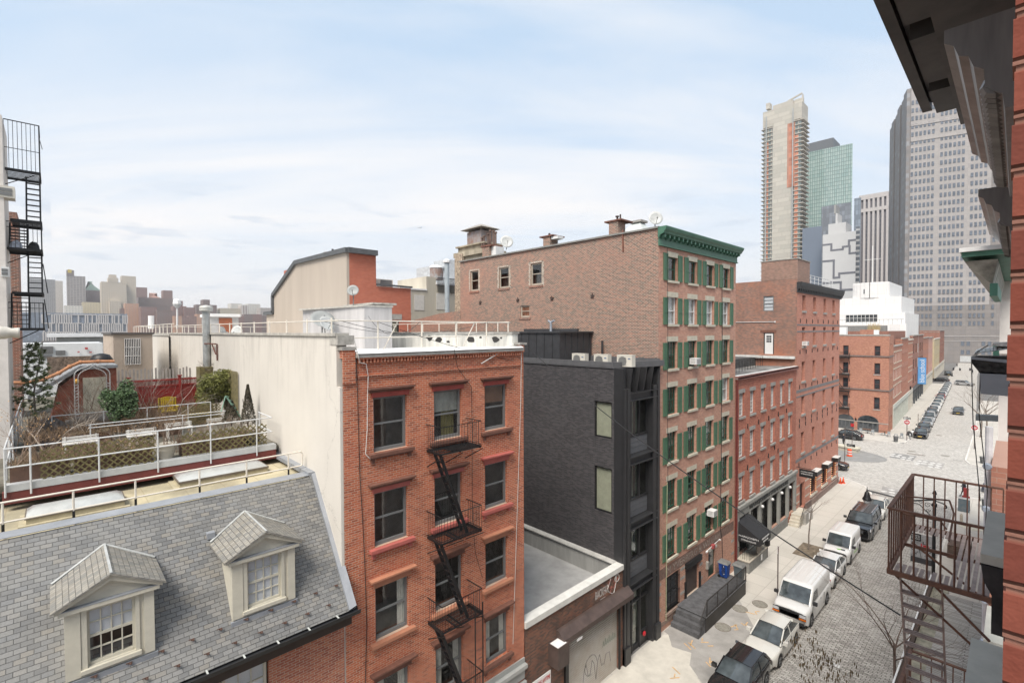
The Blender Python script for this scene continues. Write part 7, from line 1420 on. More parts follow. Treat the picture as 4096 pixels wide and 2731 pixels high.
 for s_ in(-1,1):
  for c in(xf,xr):
   y=s_*(W2-.11);w_=MB().lathe((c,y-.1,r),[(r*.72,0),(r*.96,.0),(r,.03),(r,.17),(r*.96,.2),(r*.72,.2)],22,(0,1,0)).build('wheel',tyre,T,smooth=False,local=True)
   q=MB().lathe((c,y+s_*.1-.01,r),[(r*.66,0),(r*.66,.02)],18,(0,1,0));q.build('rim',rim,w_,local=True);q=MB()
   for k in range(5):a=k*2*pi/5;q.bar((c+r*.22*cos(a+.62),y+s_*.117,r+r*.22*sin(a+.62)),(c+r*.56*cos(a+.62),y+s_*.117,r+r*.56*sin(a+.62)),.09,.012,(0,1,0))
   q.build('rim_slots',plast,w_,local=True)
  hx=L/2;yy=s_*(W2-.27)
  MB().hexa([Vector(p)for p in((hx-.42,s_*(W2-.06),nose-.20),(hx-.03,yy-.14*s_+.0,nose-.22),(hx-.10,yy-.16*s_,nose-.04),(hx-.5,s_*(W2-.08),nose-.03),(hx-.4,s_*(W2-.02),nose-.20),(hx+.0,yy+.10*s_,nose-.22),(hx-.06,yy+.08*s_,nose-.03),(hx-.48,s_*(W2-.05),nose-.01))]).build('headlight',lampm,T,local=True)
  MB().box(-hx-.01,-hx+.14,min(yy-.1,yy+.14),max(yy-.1,yy+.14),trunk-.32,trunk-.1).build('tail_light',redl_,T,local=True)
  mx=x_cowl-.28;MB().box(mx-.09,mx+.09,min(s_*(W2-.02),s_*(W2+.2)),max(s_*(W2-.02),s_*(W2+.2)),belt+.02,belt+.2).build('mirror',plast if(van or darklow)else body,T,local=True)
  MB().box(.0,.16,min(s_*(W2-.01),s_*(W2+.02)),max(s_*(W2-.01),s_*(W2+.02)),belt-.16,belt-.13).build('door_handle',chrome,T,local=True)
  q=MB()
  for xd in(x_cowl-.18,(x_ws+x_re)/2):q.box(xd,xd+.012,min(s_*(W2-.02),s_*(W2+.003)),max(s_*(W2-.02),s_*(W2+.003)),.42,belt-.06)
  q.build('door_gaps',plast,T,local=True)
 MB().box(L/2-.02,L/2+.02,-W2*.5,W2*.5,nose-.36,nose-.14).build('grille',chrome if Hh>1.8 and not van else plast,T,local=True)
 q=MB().box(L/2-.1,L/2+.05,-W2*.82,W2*.82,.28,.46);q.box(-L/2-.05,-L/2+.1,-W2*.82,W2*.82,.3,.5);q.build('bumper',plast if(van or darklow)else body,T,local=True)
 MB().box(L/2+.05,L/2+.06,-.26,.26,.36,.50).build('licence_plate',plate,T,local=True)
 if rack:
  for s_ in(-1,1):MB().bar((x_ws-.2,s_*W*.34,Hh+.09),(x_re+.1,s_*W*.34,Hh+.09),.05,.05).build('roof_rail',chrome,T,local=True)
 return T
Rz=radians(-90);wh=paint('white_car_paint',(.62,.62,.61));bkc=paint('black_car_paint',(.014,.014,.016),.18);slv=paint('silver_car_paint',(.34,.35,.36));gryc=paint('dark_grey_car_paint',(.07,.075,.08),.2);pearl=paint('pearl_paint',(.57,.56,.52));redc=paint('dark_red_paint',(.20,.02,.02))
G1='cars parked along the near kerb'
car('black compact car cut by the bottom edge of the picture','car',(-9.45,24.75,0),Rz,bkc,4.25,1.78,1.52,2.6,nose=.82,hood=.98,belt=1.02,x_cowl=.95,x_ws=.15,x_re=-1.45,x_rb=-1.95,group=G1)
car('pearl white hatchback between the black compact and the big white van','car',(-9.4,29.35,0),Rz,pearl,4.45,1.73,1.49,2.7,nose=.78,hood=.95,belt=1.0,x_cowl=1.15,x_ws=.2,x_re=-1.1,x_rb=-2.05,group=G1)
def ribs(T,n,x0,x1,w,z,m):
 q=MB()
 for i in range(n):y=-w+2*w*i/(n-1);q.box(x0,x1,y-.035,y+.035,z,z+.018)
 q.build('roof_ribs',m,T,local=True)
v=car('big white cargo van with black bumper and grille between two hatchbacks','van',(-9.42,35.2,0),Rz,wh,5.7,2.02,2.12,3.43,r=.37,nose=1.02,hood=1.2,belt=1.22,x_cowl=1.95,x_ws=1.25,x_re=-2.7,x_rb=-2.84,van=True,fo=.95,group=G1,name='parked_van');ribs(v,6,-2.5,.95,.68,2.122,wh)
MB().box(2.83,2.87,-.92,.92,.62,.98).build('black_grille_panel',plast,v,local=True)
for s_ in(-.74,.74):MB().box(2.86,2.9,s_-.17,s_+.17,.80,.95).build('headlight',lampm,v,local=True);MB().box(2.86,2.91,s_-.19,s_+.19,.66,.74).build('indicator',amber,v,local=True)
car('white hatchback just behind the big white cargo van','car',(-9.42,40.75,0),Rz,wh,4.45,1.73,1.49,2.7,nose=.78,hood=.95,belt=1.0,x_cowl=1.15,x_ws=.2,x_re=-1.1,x_rb=-2.05,group=G1)
v=car('small tall white delivery van with a green round mark on its bonnet','van',(-9.5,45.8,0),Rz,wh,4.6,1.8,2.0,2.91,nose=.98,hood=1.12,belt=1.15,x_cowl=1.45,x_ws=.75,x_re=-2.1,x_rb=-2.28,van=True,group=G1,name='parked_van');ribs(v,4,-1.7,.4,.5,2.005,wh)
MB().lathe((1.85,.15,1.10),[(.16,0),(.16,.02)],14).build('bonnet_mark',pbr('leaf_green',(.25,.50,.12),.5),v,local=True);MB().box(1.75,1.95,.3,.55,1.10,1.125).build('bonnet_mark',gryc,v,local=True)
for i_ in(1.55,):MB().box(-.5,.6,.905,.915,.62,.68).build('side_stripe',pbr('leaf_green'),v,local=True)
v=car('large black sport utility with chrome grille behind the small white van','sport utility',(-9.35,52.5,0),Rz,bkc,5.6,2.06,1.92,3.28,r=.41,nose=1.12,hood=1.2,belt=1.25,x_cowl=1.45,x_ws=.75,x_re=-2.35,x_rb=-2.7,rack=True,group=G1)
q=MB()
for i in range(5):q.box(2.81,2.85,-.52,.52,.72+i*.075,.75+i*.075)
q.build('grille_bars',chrome,v,local=True)
car('white saloon with black roof bars behind the large black sport utility','car',(-9.35,58.4,0),Rz,slv if 0 else pearl,4.7,1.8,1.46,2.75,nose=.76,hood=.92,belt=.97,x_cowl=1.0,x_ws=.3,x_re=-1.1,x_rb=-1.75,deck='sedan',rack=True,group=G1)
G2='cars parked along the far block';far_=[(bkc,'black saloon heading the far row of parked cars beside the hydrant',1.46),(bkc,'second car of the far row, a black saloon with pale windscreen',1.46),(slv,'third car of the far row, silver saloon',1.5),(slv,'fourth car of the far row, a silver sport utility',1.75),(gryc,'fifth car of the far row, dark grey and tall',1.7),(wh,'sixth car of the far row, the nearest white one',1.5),(wh,'seventh car of the far row, white saloon',1.46),(pearl,'eighth car of the far row, pearl white',1.5),(slv,'ninth car of the far row, silver',1.46),(redc,'tenth car of the far row, dark red',1.5),(wh,'eleventh car of the far row, white',1.55),(slv,'twelfth car of the far row, silver',1.5),(wh,'thirteenth car of the far row, white',1.46),(pearl,'fourteenth car of the far row, pearl',1.5),(wh,'fifteenth car of the far row, white',1.5),(slv,'sixteenth and last car of the far row, silver',1.5)]
for i,(m,l,hh)in enumerate(far_):
 p=B2p(.6+i*6.55,4.25-.0*i);car(l,'car',(p[0],p[1],0),radians(-87.7),m,4.7,1.8,hh,2.75,nose=.78,hood=.95,belt=1.0 if hh<1.6 else 1.1,x_cowl=1.0,x_ws=.3,x_re=-1.2 if hh<1.6 else-1.9,x_rb=-1.85 if hh<1.6 else-2.2,deck='sedan',group=G2)
p=aZ(2199,953,0);car('dark saloon driving towards the camera down the middle of the far street','car',(p.x,p.y+2.3,0),radians(-88),gryc,4.7,1.8,1.46,2.75,x_cowl=1.0,x_ws=.3,x_re=-1.1,x_rb=-1.75,deck='sedan',name='moving_car')
p=aZ(2215,885,0);car('silver estate car turning across the far street by the bollards','car',(p.x,p.y,0),radians(-20),slv,4.8,1.85,1.65,2.8,x_cowl=1.0,x_ws=.3,x_re=-1.8,x_rb=-2.2,name='moving_car')
p=aZ(2158,876,0);car('long black car seen side-on crossing at the end of the parked row','car',(p.x,p.y,0),radians(178),bkc,5.2,1.9,1.55,3.1,x_cowl=1.1,x_ws=.4,x_re=-1.6,x_rb=-2.3,name='moving_car')
p=aZ(2181,862,0);car('small dark utility vehicle far down the pedestrian lane','car',(p.x-.5,p.y,0),radians(-80),bkc,4.6,1.85,1.7,2.7,x_cowl=1.0,x_ws=.3,x_re=-1.8,x_rb=-2.1)
car('black saloon seen side-on before the arched corner building','car',(-19.6,95.6,0),radians(180),bkc,4.85,1.85,1.47,2.8,x_cowl=1.0,x_ws=.2,x_re=-1.3,x_rb=-2.1,deck='sedan')
car('black car nosing out beyond the corner warehouse','car',(-17.15,73.7,0),radians(2),bkc,4.7,1.85,1.46,2.75,x_cowl=1.0,x_ws=.3,x_re=-1.1,x_rb=-1.75,deck='sedan')
car('dark blue sport utility waiting in the side street at the right','sport utility',(-.1,75.2,0),radians(178),paint('dark_blue_paint',(.02,.028,.05),.2),4.7,1.9,1.75,2.75,x_cowl=1.0,x_ws=.3,x_re=-1.9,x_rb=-2.2)
signw=pbr('sign_white',(.66,.66,.66),.5);signr=pbr('sign_red',(.42,.015,.02),.5);polem=pbr('sign_pole',(.10,.075,.07),.7)
def noentry(x,y,z,lab,oneway=None):
 T=empty('no_entry_sign',(x,y,0),lab,'road sign');MB().box(x-.05,x+.05,y-.03,y+.03,0,z+(.95 if oneway else.5)).build('pole',polem,T)
 MB().box(x-.38,x+.38,y-.06,y-.045,z-.38,z+.38).build('plate',signw,T);fr=F((x,y-.06,0),(1,0,0),(0,-1,0));MB().lathe((x,y-.06,z),[(.36,0),(.36,.012)],26,(0,-1,0)).build('red_disc',signr,T);MB().fb(fr,-.26,.26,z-.055,z+.055,.012,.018).build('white_bar',signw,T)
 text('lettering','DO NOT',fr,-.17,z+.10,.014,.34,.11,signw,T);text('lettering','ENTER',fr,-.15,z-.22,.014,.30,.11,signw,T)
 if oneway:
  b=MB().box(x-.46,x+.46,y-.06,y-.045,z+.5,z+.8).build('one_way_plate',blk,T);q=MB();q.prism([fr.p(*p,.002)for p in((-.42,z+.65),(-.26,z+.77),(-.26,z+.71),(.40,z+.71),(.40,z+.59),(-.26,z+.59),(-.26,z+.53))],fr.N*.006);q.build('arrow',signw,b);text('lettering','ONE WAY',fr,-.15,z+.61,.009,.5,.08,blk,b)
 return T
noentry(-12.17,100.3,3.05,'red no entry sign under a one way plate at the far left corner',True);noentry(-4.24,100.3,3.3,'red no entry sign on the right pavement with no arrow plate')
T=empty('parking_sign',(-11.08,35.6,0),'tall thin pole with small white parking sign beside the big white van','road sign');zt=aX(1788.4,1253,-11.08).z;MB().box(-11.11,-11.05,35.57,35.63,0,zt).build('pole',polem,T);MB().box(-11.1,-11.08,35.5,35.78,zt-.5,zt-.02).build('plate',signw,T);q=MB()
for i in range(3):q.box(-11.078,-11.074,35.54,35.74,zt-.15-i*.12,zt-.1-i*.12)
q.build('red_print',signr,T)
T=empty('parking_sign',(-11.9,108,0),'bare thin pole behind the far left no entry sign','road sign');MB().box(-11.6,-11.53,107.5,107.57,0,3.6).build('pole',polem,T)
T=empty('one_way_sign',(-15.6,79,0),'one way sign and red parking sign on poles beside the corner warehouse','road sign');MB().box(-15.75,-15.68,76.4,76.47,0,5.2).build('pole',polem,T);MB().box(-16.9,-16.84,86.4,86.46,0,4.1).build('pole',polem,T)
fr=F((-16.9,86.38,0),(1,0,0),(0,-1,0));MB().fb(fr,-.15,.25,3.6,4.1,0,.02).build('plate',signr,T);fr2=F((-15.4,76.35,0),(1,0,0),(0,-1,0));b=MB().fb(fr2,-.1,.85,2.6,2.95,0,.02).build('one_way_plate',blk,T);text('lettering','ONE WAY',fr2,.0,2.7,.02,.6,.15,signw,b)
T=empty('fire_hydrant',(-12.0,102.3,0),'black and silver fire hydrant at the far left corner','hydrant');MB().lathe((-12,102.3,.06),[(.16,0),(.13,.1),(.13,.55),(.17,.58),(.15,.66),(.04,.82),(.0,.84)],12).build('barrel',pbr('hydrant_silver',(.32,.32,.32),.5),T,smooth=True);MB().tube((-12.22,102.3,.5),(-11.78,102.3,.5),.07,8).build('outlet',blk,T)
def basket(x,y,lab):
 T=empty('litter_basket',(x,y,0),lab,'litter bin');q=MB()
 for k in range(16):a=k*pi/8;q.bar((x+.24*cos(a),y+.24*sin(a),.08),(x+.34*cos(a),y+.34*sin(a),.95),.04,.015)
 for z,rr in((.1,.25),(.5,.295),(.95,.345)):q.path([(x+rr*cos(k*pi/8),y+rr*sin(k*pi/8),z)for k in range(17)],.018,4)
 q.build('basket',pbr('dark_green_iron',(.05,.06,.055),.6),T);MB().lathe((x,y,.1),[(.22,0),(.3,.8),(.1,.84)],10).build('bin_liner',pbr('grey_liner',(.20,.20,.21),.4),T)
basket(-13.26,97.9,'wire litter basket at the far left corner');basket(-2.95,90.4,'wire litter basket on the far right pavement');basket(-1.95,68.0,'wire litter basket on the near right pavement behind the fire escape')
T=empty('traffic_barrel',(-16.35,82.3,0),'orange and white striped traffic barrel on the grey plaza patch','traffic barrel');c=(-16.35,82.3,.05);MB().lathe(c,[(.38,0),(.38,.06),(.28,.08),(.27,.95),(.2,1.0),(.0,1.0)],18).build('barrel',pbr('cone_orange'),T)
for z in(.28,.62):MB().lathe((c[0],c[1],z),[(.285,0),(.282,.16)],18).build('stripe',signw,T)
T=empty('stone_block',(-17.2,85.4,0),'pale weathered granite block behind the striped traffic barrel','stone block');MB().hexa([(-18.6,85.6,0),(-16.0,85.0,0),(-15.8,86.2,0),(-18.4,86.9,0),(-18.6,85.6,.62),(-16.0,85.0,.6),(-15.8,86.2,.6),(-18.4,86.9,.62)]).build('block',stone,T);MB().hexa([(-18.7,85.5,.5),(-15.9,84.9,.48),(-15.7,86.3,.48),(-18.5,87.0,.5),(-18.7,85.5,.7),(-15.9,84.9,.68),(-15.7,86.3,.68),(-18.5,87.0,.7)]).build('top_slab',lint,T)
for i in range(7):
 x=-18.6+i*.85+(.5 if i>2 else 0);y=101.5+(i%2)*.8;T=empty('cafe_chair' if i%2==0 else 'cafe_stool',(x,y,0),['first metal chair from the left before the arched doors','second metal seat before the arched doors','third metal chair between the two café tables','fourth metal stool before the brick pier','fifth metal chair close to the brick corner','sixth metal stool close to the brick corner','rightmost metal chair at the brick corner'][i],'chair','café seats at the corner building');sm_=pbr('galvanised_seat',(.30,.32,.33),.5)
 MB().box(x-.2,x+.2,y-.2,y+.2,.5,.54).build('seat',sm_,T)
 for a,b in((-.2,-.2),(.2,-.2),(-.2,.2),(.2,.2)):MB().bar((x+a*1.15,y+b*1.15,.06),(x+a*.8,y+b*.8,.5),.04,.04).build('leg',sm_,T)
 if i%2==0:MB().box(x-.2,x+.2,y+.18,y+.2,.54,.95).build('backrest',sm_,T)
for x,lab in((-17.6,'left wooden café table before the arched doors'),(-15.2,'right wooden café table at the brick corner')):
 T=empty('cafe_table',(x,102.3,0),lab,'table');MB().box(x-.9,x+.6,102.1,102.7,.74,.8).build('table_top',pbr('brown_table_wood',(.16,.08,.045),.7),T);MB().box(x-.2,x-.1,102.35,102.45,.05,.74).build('leg',blk,T)
r=random.Random(31)
for i in range(5):mound('bin_bag',['black rubbish bag lowest in the pile','white rubbish bag on top of the pile','grey rubbish bag behind the pile','clear rubbish bag beside the pole','small white rubbish bag at the left of the pile'][i]+' behind the far no entry sign',-12.9+.45*i,-12.1+.45*i,105.2+.4*(i%2),106.0+.4*(i%2),.05,.75+.2*(i%2),[blk,signw,pbr('grey_liner'),pbr('pale_blue_plastic'),signw][i],40+i)
T=empty('street_lamp',(-3.28,38,0),'black ornamental lamp post with long arm ending in a black bell lamp','street lamp');bi=pbr('glossy_black_iron',(.014,.014,.016),.35)
Yl=38.;px0,pz=-3.28,8.5;tp=aY(2146.9,1126,Yl);al=aY(1991.7,1121.4,Yl);lb=aY(1990.8,1156.5,Yl);px0=tp.x;pz=tp.z
MB().lathe((px0,Yl,0),[(.22,0),(.22,.5),(.14,.7),(.09,1.2),(.085,pz-1.0),(.13,pz-.95),(.13,pz-.8),(.08,pz-.75),(.07,pz-.25),(.12,pz-.2),(.05,pz)],10).build('post',bi,T)
q=MB();za=al.z-.25;q.path([(al.x,Yl,za+.15),(px0-1.2,Yl,za-.02),(px0,Yl,pz-.55)],.05,6);q.path([(px0,Yl,pz-.6),(px0+.35,Yl,pz-.68),(px0+.5,Yl,pz-.75),(px0+.55,Yl,pz-.9),(px0+.42,Yl,pz-.98)],.04,6)
q.lathe((px0-1.2,Yl,za),[(.03,-.15),(.07,0),(.03,.15)],8,(1,0,0));q.path([(px0-.05,Yl,pz-1.7),(px0-.7,Yl,pz-1.0),(px0-1.4,Yl,za-.1)],.025,5)
for cx_,cz_,R in((px0-.3,pz-.95,.18),(px0-.28,pz-1.3,.12),(px0-.62,pz-.85,.12)):q.path([(cx_+R*(1-k/16)*cos(k*.7),Yl,cz_+R*(1-k/16)*sin(k*.7))for k in range(14)],.014,4)
q.build('arm',bi,T);h_=al.z-lb.z
MB().lathe((al.x,Yl,lb.z+h_*.28),[(.27,0),(.25,.05),(.17,h_*.22),(.13,h_*.45),(.07,h_*.52),(.05,h_*.6),(.02,h_*.72),(.015,h_*.85)],16).build('lamp_shade',bi,T,smooth=True);MB().lathe((al.x,Yl,lb.z),[(.02,0),(.14,.06),(.2,.16),(.22,h_*.28)],14).build('lamp_globe',pbr('milky_globe',(.50,.52,.54),.2),T,smooth=True)
T=empty('street_poster',(px0-.6,Yl,4),'black and white poster with red cross hanging from the lamp post','poster');A_=aY((3600+130*.33457)/1.741497,(2050+230*.33457)/1.741497,Yl);B_=aY((3600+385*.33457)/1.741497,(2050+640*.33457)/1.741497,Yl);fp=F((A_.x,Yl,0),(1,0,0),(0,-1,0));w_=B_.x-A_.x;h_=A_.z-B_.z-.1;z0=B_.z
MB().fb(fp,0,w_,z0,A_.z,0,.015).build('poster_cloth',pbr('poster_grey',(.38,.38,.39),.8,var=.35,scale=1.2),T);MB().fb(fp,0,w_*.48,z0+h_*.8,A_.z,.015,.02).build('black_header',blk,T);MB().fb(fp,0,w_,z0,z0+h_*.2,.015,.02).build('black_footer',pbr('charcoal_print',(.04,.04,.045)),T)
for i,s_ in enumerate(('FINANCIAL','CAPITAL OF','THE WORLD')):text('lettering',s_,fp,.04,z0+h_*(.97-i*.06),.02,w_*.38,.07,signw,T)
MB().fb(fp,w_*.58,w_*.83,z0+h_*.56,z0+h_*.70,.016,.022).fb(fp,w_*.47,w_*.53,z0+h_*.63,z0+h_*.73,.016,.022).build('red_cross',signr,T);MB().fb(fp,w_*.56,w_*.60,z0+h_*.72,z0+h_*.82,.016,.022).fb(fp,w_*.60,w_*.78,z0+h_*.72,z0+h_*.74,.016,.022).build('black_cross',blk,T);q=MB()
for(a,b)in(((.05,.75),(.45,.45)),((0,.5),(.3,.3)),((.95,.7),(.6,.5)),((.95,.5),(.65,.3)),((.4,.5),(.5,.2)),((.1,.2),(.35,.42)),((.7,.6),(.72,.25))):q.bar(fp.p(a[0]*w_,z0+a[1]*h_,.018),fp.p(b[0]*w_,z0+b[1]*h_,.018),.025,.006,fp.N)
q.build('printed_lines',pbr('charcoal_print'),T)
T=empty('sandwich_board',(-3.4,65.2,0),'blue and black sandwich board on the right pavement','sign');a=pbr('board_picture',(.04,.08,.10),.6,col2=(.12,.13,.135),scale=3);MB().hexa([(-3.85,64.9,.06),(-3.0,64.9,.06),(-3.0,64.95,.06),(-3.85,64.95,.06),(-3.85,65.3,1.4),(-3.0,65.3,1.4),(-3.0,65.35,1.4),(-3.85,65.35,1.4)]).build('front_panel',a,T);MB().hexa([(-3.85,65.7,.06),(-3.0,65.7,.06),(-3.0,65.75,.06),(-3.85,65.75,.06),(-3.85,65.36,1.4),(-3.0,65.36,1.4),(-3.0,65.4,1.4),(-3.85,65.4,1.4)]).build('rear_panel',blk,T)
MB().box(-3.85,-3.0,65.24,65.27,1.25,1.4).build('white_header',signw,T)
top(MB().lathe((-3.35,60.9,.06),[(.11,0),(.11,.75),(.13,.8),(.05,.95)],10),'bollard',stone,'short pale bollard on the right pavement under the fire escape','bollard');sheet('round_slab',lint,[(-2.6+.95*cos(a*pi/12),60.6+1.1*sin(a*pi/12))for a in range(24)],.075)
top(MB().hexa([(-3.6,51,.06),(-2.3,51,.06),(-2.3,53.6,.06),(-3.6,53.6,.06),(-3.6,51,1.1),(-2.3,51,1.1),(-2.3,53.6,1.0),(-3.6,53.6,1.0)]),'wooden_crate',pbr('grey_brown_boards',(.13,.09,.07),.9,var=.3,scale=4),'grey-brown wooden box on the right pavement seen through the fire escape','box')
for i,(x,y)in enumerate(((2147,848),(2190,850),(2205,851),(2228,851))):p=aZ(x,y,0);top(MB().lathe(p,[(.3,0),(.3,.9),(.2,1.15)],8),'bollard',blk,['leftmost','second','third','rightmost'][i]+' dark bollard closing the far pedestrian lane','bollard','bollards at the far lane')
p=aZ(2187,864,0);top(MB().lathe(p,[(.45,0),(.2,.3),(.12,1.3),(.0,1.6)],10),'traffic_cone',blk,'dark cone standing in the road before the silver estate car','traffic cone')
for i,(x,y,a,b,lab)in enumerate(((-6.2,22.1,.4,.4,'round ribbed cover in the setts at the bottom of the picture'),(-10.6,92.2,.5,.5,'round cover left of the crossing slabs'),(-9.0,109.5,.4,.4,'dark round cover behind the moving car'),(-6.9,92.3,.5,.5,'round cover in the middle of the crossing'),(-16.6,77.2,.35,.35,'small round cover beside the black car nose'))):
 top(MB().lathe((x,y,.0),[(a,0),(a,.012)],22),'drain_cover',mhm,lab,'manhole')
for i,(x,y,w,l,lab)in enumerate(((-9.8,90.3,2.2,.6,'long iron grating across the crossing'),(-9.9,62.5,.8,1.3,'pale grating beside the kerb behind the white saloon'),(-5.4,90.2,1.0,1.0,'square grating near the far right kerb'),(-4.6,50.2,.8,.6,'pale grating near the right kerb'))):
 q=MB()
 for k in range(int(w/.14)):q.box(x-w/2+k*.14,x-w/2+k*.14+.07,y-l/2,y+l/2,.0,.02)
 top(q,'drain_grating',pbr('pale_grating',(.30,.29,.27),.7)if i!=0 else mhr,lab,'grating')
mk=MB();
for i in range(5):mk.box(-6.95+i*.13,-6.87+i*.13,30.2,30.5,.001,.006)
tag(mk.build('stencilled_mark',signw),kind='structure')
T=empty('street_tree',(-11.6,44.7,0),'young bare street tree in a square earth pit beside the white delivery van','tree');r=random.Random(12);q=MB();q.path([(-11.6,44.7,0),(-11.62,44.75,1.2),(-11.55,44.8,2.3),(-11.5,44.85,3.15)],.06,7,.04);q.build('trunk',bark,T);q=MB();b0=(-11.5,44.85,3.1)
branch(q,b0,(.55,.9,.35),1.6,.03,2,r,spread=.4);branch(q,b0,(-.6,-.8,.9),1.5,.03,2,r,spread=.4);branch(q,b0,(.1,.2,1),1.2,.022,2,r,spread=.5);branch(q,b0,(-.2,.6,.6),1.3,.022,2,r,spread=.5);q.build('branches',bark,T)
sheet('tree_pit',pbr('tree_pit_earth',(.20,.16,.115),.95,var=.35,scale=3,bump=.5),[(-12.35,43.05),(-10.85,43.05),(-10.85,46.0),(-12.35,46.0)],.04)
def btree(x,y,h,seed,lab,lean=(0,0),rad=.11,depth=4,leafm=None,L=2.6,mat=None,sp=.5):
 T=empty('bare_tree',(x,y,0),lab,'tree');r=random.Random(seed);q=MB();tp=Vector((x+lean[0],y+lean[1],h));q.path([(x,y,0),Vector((x,y,0)).lerp(tp,.5)+Vector((.05,.05,0)),tp],rad,8,rad*.7);q.build('trunk',mat or bark,T)
 q=MB();tips=[]
 for i in range(6):a=i*1.05+seed;branch(q,tp-Vector((0,0,.25*i%.8)),(cos(a)*.8,sin(a)*.8,1.0),L*r.uniform(.8,1.15),rad*.45,depth,r,spread=sp,tips=tips)
 q.build('branches',mat or bark,T)
 if leafm:
  l=MB()
  for i in range(leafm[1]):
   p,d=r.choice(tips);p=p+Vector((r.gauss(0,.08),r.gauss(0,.08),r.gauss(0,.08)));s=.02;l.add([p,p+Vector((s,s,-.08)),p+Vector((0,0,-.2)),p+Vector((-s,-s,-.08))],[(0,1,2,3)]);l.add([p,p+Vector((s,-s,-.08)),p+Vector((0,0,-.2)),p+Vector((-s,s,-.08))],[(0,1,2,3)])
  l.build('seed_clusters',leafm[0],T)
 return T
btree(-4.0,112,3.6,2,'bare tree on the far right pavement beyond the no entry sign',(.1,.2),.13,3,L=3.4);btree(-3.6,124,3.2,5,'second bare tree farther along the far right pavement',(-.2,.1),.12,3,L=3.2)
tb=pbr('reddish_bark',(.15,.105,.085),.9,var=.25,scale=9)
p=aX((3300+515*.53)/1.741497,(1900+1230*.53)/1.741497,-3.6);btree(-3.55,p.y-.3,p.z-.2,9,'bare reddish-brown tree at the kerb below the fire escape ladder',(-.0,.25),.07,3,L=2.3,mat=tb,sp=.42)
p=aX((3300+200*.53)/1.741497,(1900+1560*.53)/1.741497,-4.4);btree(-4.35,p.y-1.2,p.z-2.2,4,'small tree with brown hanging seed clusters at the bottom edge',(-.1,.6),.06,3,(pbr('brown_seed_clusters',(.14,.10,.05),.9,var=.4,scale=8),620),L=1.9,mat=tb,sp=.5)
skin=pbr('skin_tone',(.42,.27,.20),.6,var=.05)
def person(label,loc,rz,coat,trousers,hair,h=1.72,stride=.28,hold=False,longhair=False):
 T=empty('person',loc,label,'person',rz=rz);s=h/1.72
 V_=[(0,0,.98,.115),(0,0,1.16,.12),(0,0,1.34,.135),(0,0,1.47,.07),(.01,0,1.54,.055),(.015,0,1.63,.095),(.01,0,1.68,.085)]
 E_=[(0,1),(1,2),(2,3),(3,4),(4,5),(5,6)]
 def add(p,par):V_.append(p);E_.append((par,len(V_)-1));return len(V_)-1
 for sd in(-1,1):
  st_=stride*sd;a=add((.0,.09*sd,.92,.10),0);k=add((st_*.45+.06,.095*sd,.50,.062),a);f=add((st_-.02,.095*sd,.09,.045),k);add((st_+.15,.1*sd,.045,.038),f)
  sh_=add((0,.185*sd,1.40,.062),2);e=add((-.10*sd-.02,.23*sd,1.14,.045),sh_);w=add((.12-.12*sd if not hold else.22,(.22 if not hold else.12)*sd,.93 if not hold else 1.12,.032),e);hd=add((.15-.13*sd if not hold else.28,(.22 if not hold else.08)*sd,.86 if not hold else 1.14,.035),w)
 me=bpy.data.meshes.new('body');me.from_pydata([(x*s,y*s,z*s)for x,y,z,r_ in V_],E_,[]);o=bpy.data.objects.new('body',me);COL.objects.link(o)
 sk=o.modifiers.new('skin','SKIN');
 for i,d in enumerate(me.skin_vertices[0].data):d.radius=(V_[i][3]*s,V_[i][3]*s*(.8 if i<3 else 1));d.use_root=(i==0)
 su=o.modifiers.new('sub','SUBSURF');su.levels=2;su.render_levels=2
 bpy.context.view_layer.update();ev=o.evaluated_get(bpy.context.evaluated_depsgraph_get());bm_=bpy.data.meshes.new_from_object(ev);bpy.data.objects.remove(o)
 bm_.materials.clear()
 for m in(trousers,coat,skin,blk):bm_.materials.append(m)
 for p in bm_.polygons:
  c=p.center/s;p.use_smooth=True
  p.material_index=2 if(c.z>1.5 or(abs(c.y)>.05 and.80<c.z<.9 and abs(c.y)>.17))else(1 if c.z>.93 or abs(c.y)>.17 else(3 if c.z<.09 else 0))
 b=bpy.data.objects.new('body',bm_);COL.objects.link(b);b.parent=T
 MB().lathe((0,0,.72*s),[(.17*s,0),(.155*s,.2*s),(.14*s,.42*s),(.17*s,.62*s),(.12*s,.74*s),(.06*s,.78*s)],14).build('coat',coat,T,smooth=True,local=True)
 MB().lathe((-.012*s,0,(1.50 if longhair else 1.6)*s),[(.075*s,0),(.105*s,.08*s),(.108*s,(.2 if longhair else.1)*s),(.06*s,(.28 if longhair else.16)*s),(.0,(.3 if longhair else.18)*s)],12).build('hair',hair,T,smooth=True,local=True)
 MB().lathe((.10*s,0,1.63*s),[(.015,-.012),(.012,.012)],6,(1,0,0)).build('nose',skin,T,local=True)
 return T
dkc=pbr('dark_navy_cloth',(.02,.022,.03),.9);dkh=pbr('dark_hair',(.03,.02,.015),.8);fair=pbr('fair_hair',(.30,.19,.10),.8)
person('person in a long dark coat standing in the side street behind the corner warehouse',(-18.6,89.6,0),radians(250),dkc,pbr('dark_olive_cloth',(.035,.035,.028),.9),dkh,1.8,.12)
person('fair haired person in dark jacket walking beyond the sandwich board',(-3.75,71.0,.06),radians(200),dkc,dkc,fair,1.68,.3,True,True)
top(MB().box(-3.75,-3.35,70.3,70.55,.3,1.15).box(-3.85,-3.25,70.3,70.5,.06,.3),'red_bag',pbr('deep_red_cloth',(.20,.02,.02),.8),'dark red pushchair or bag beside the walking person','bag')
p=aZ(2152,856,0);person('person in a red jacket by the far bollards',(p.x,p.y,0),radians(120),pbr('bright_red_cloth',(.45,.02,.02),.9),dkc,dkh,1.75,.1)
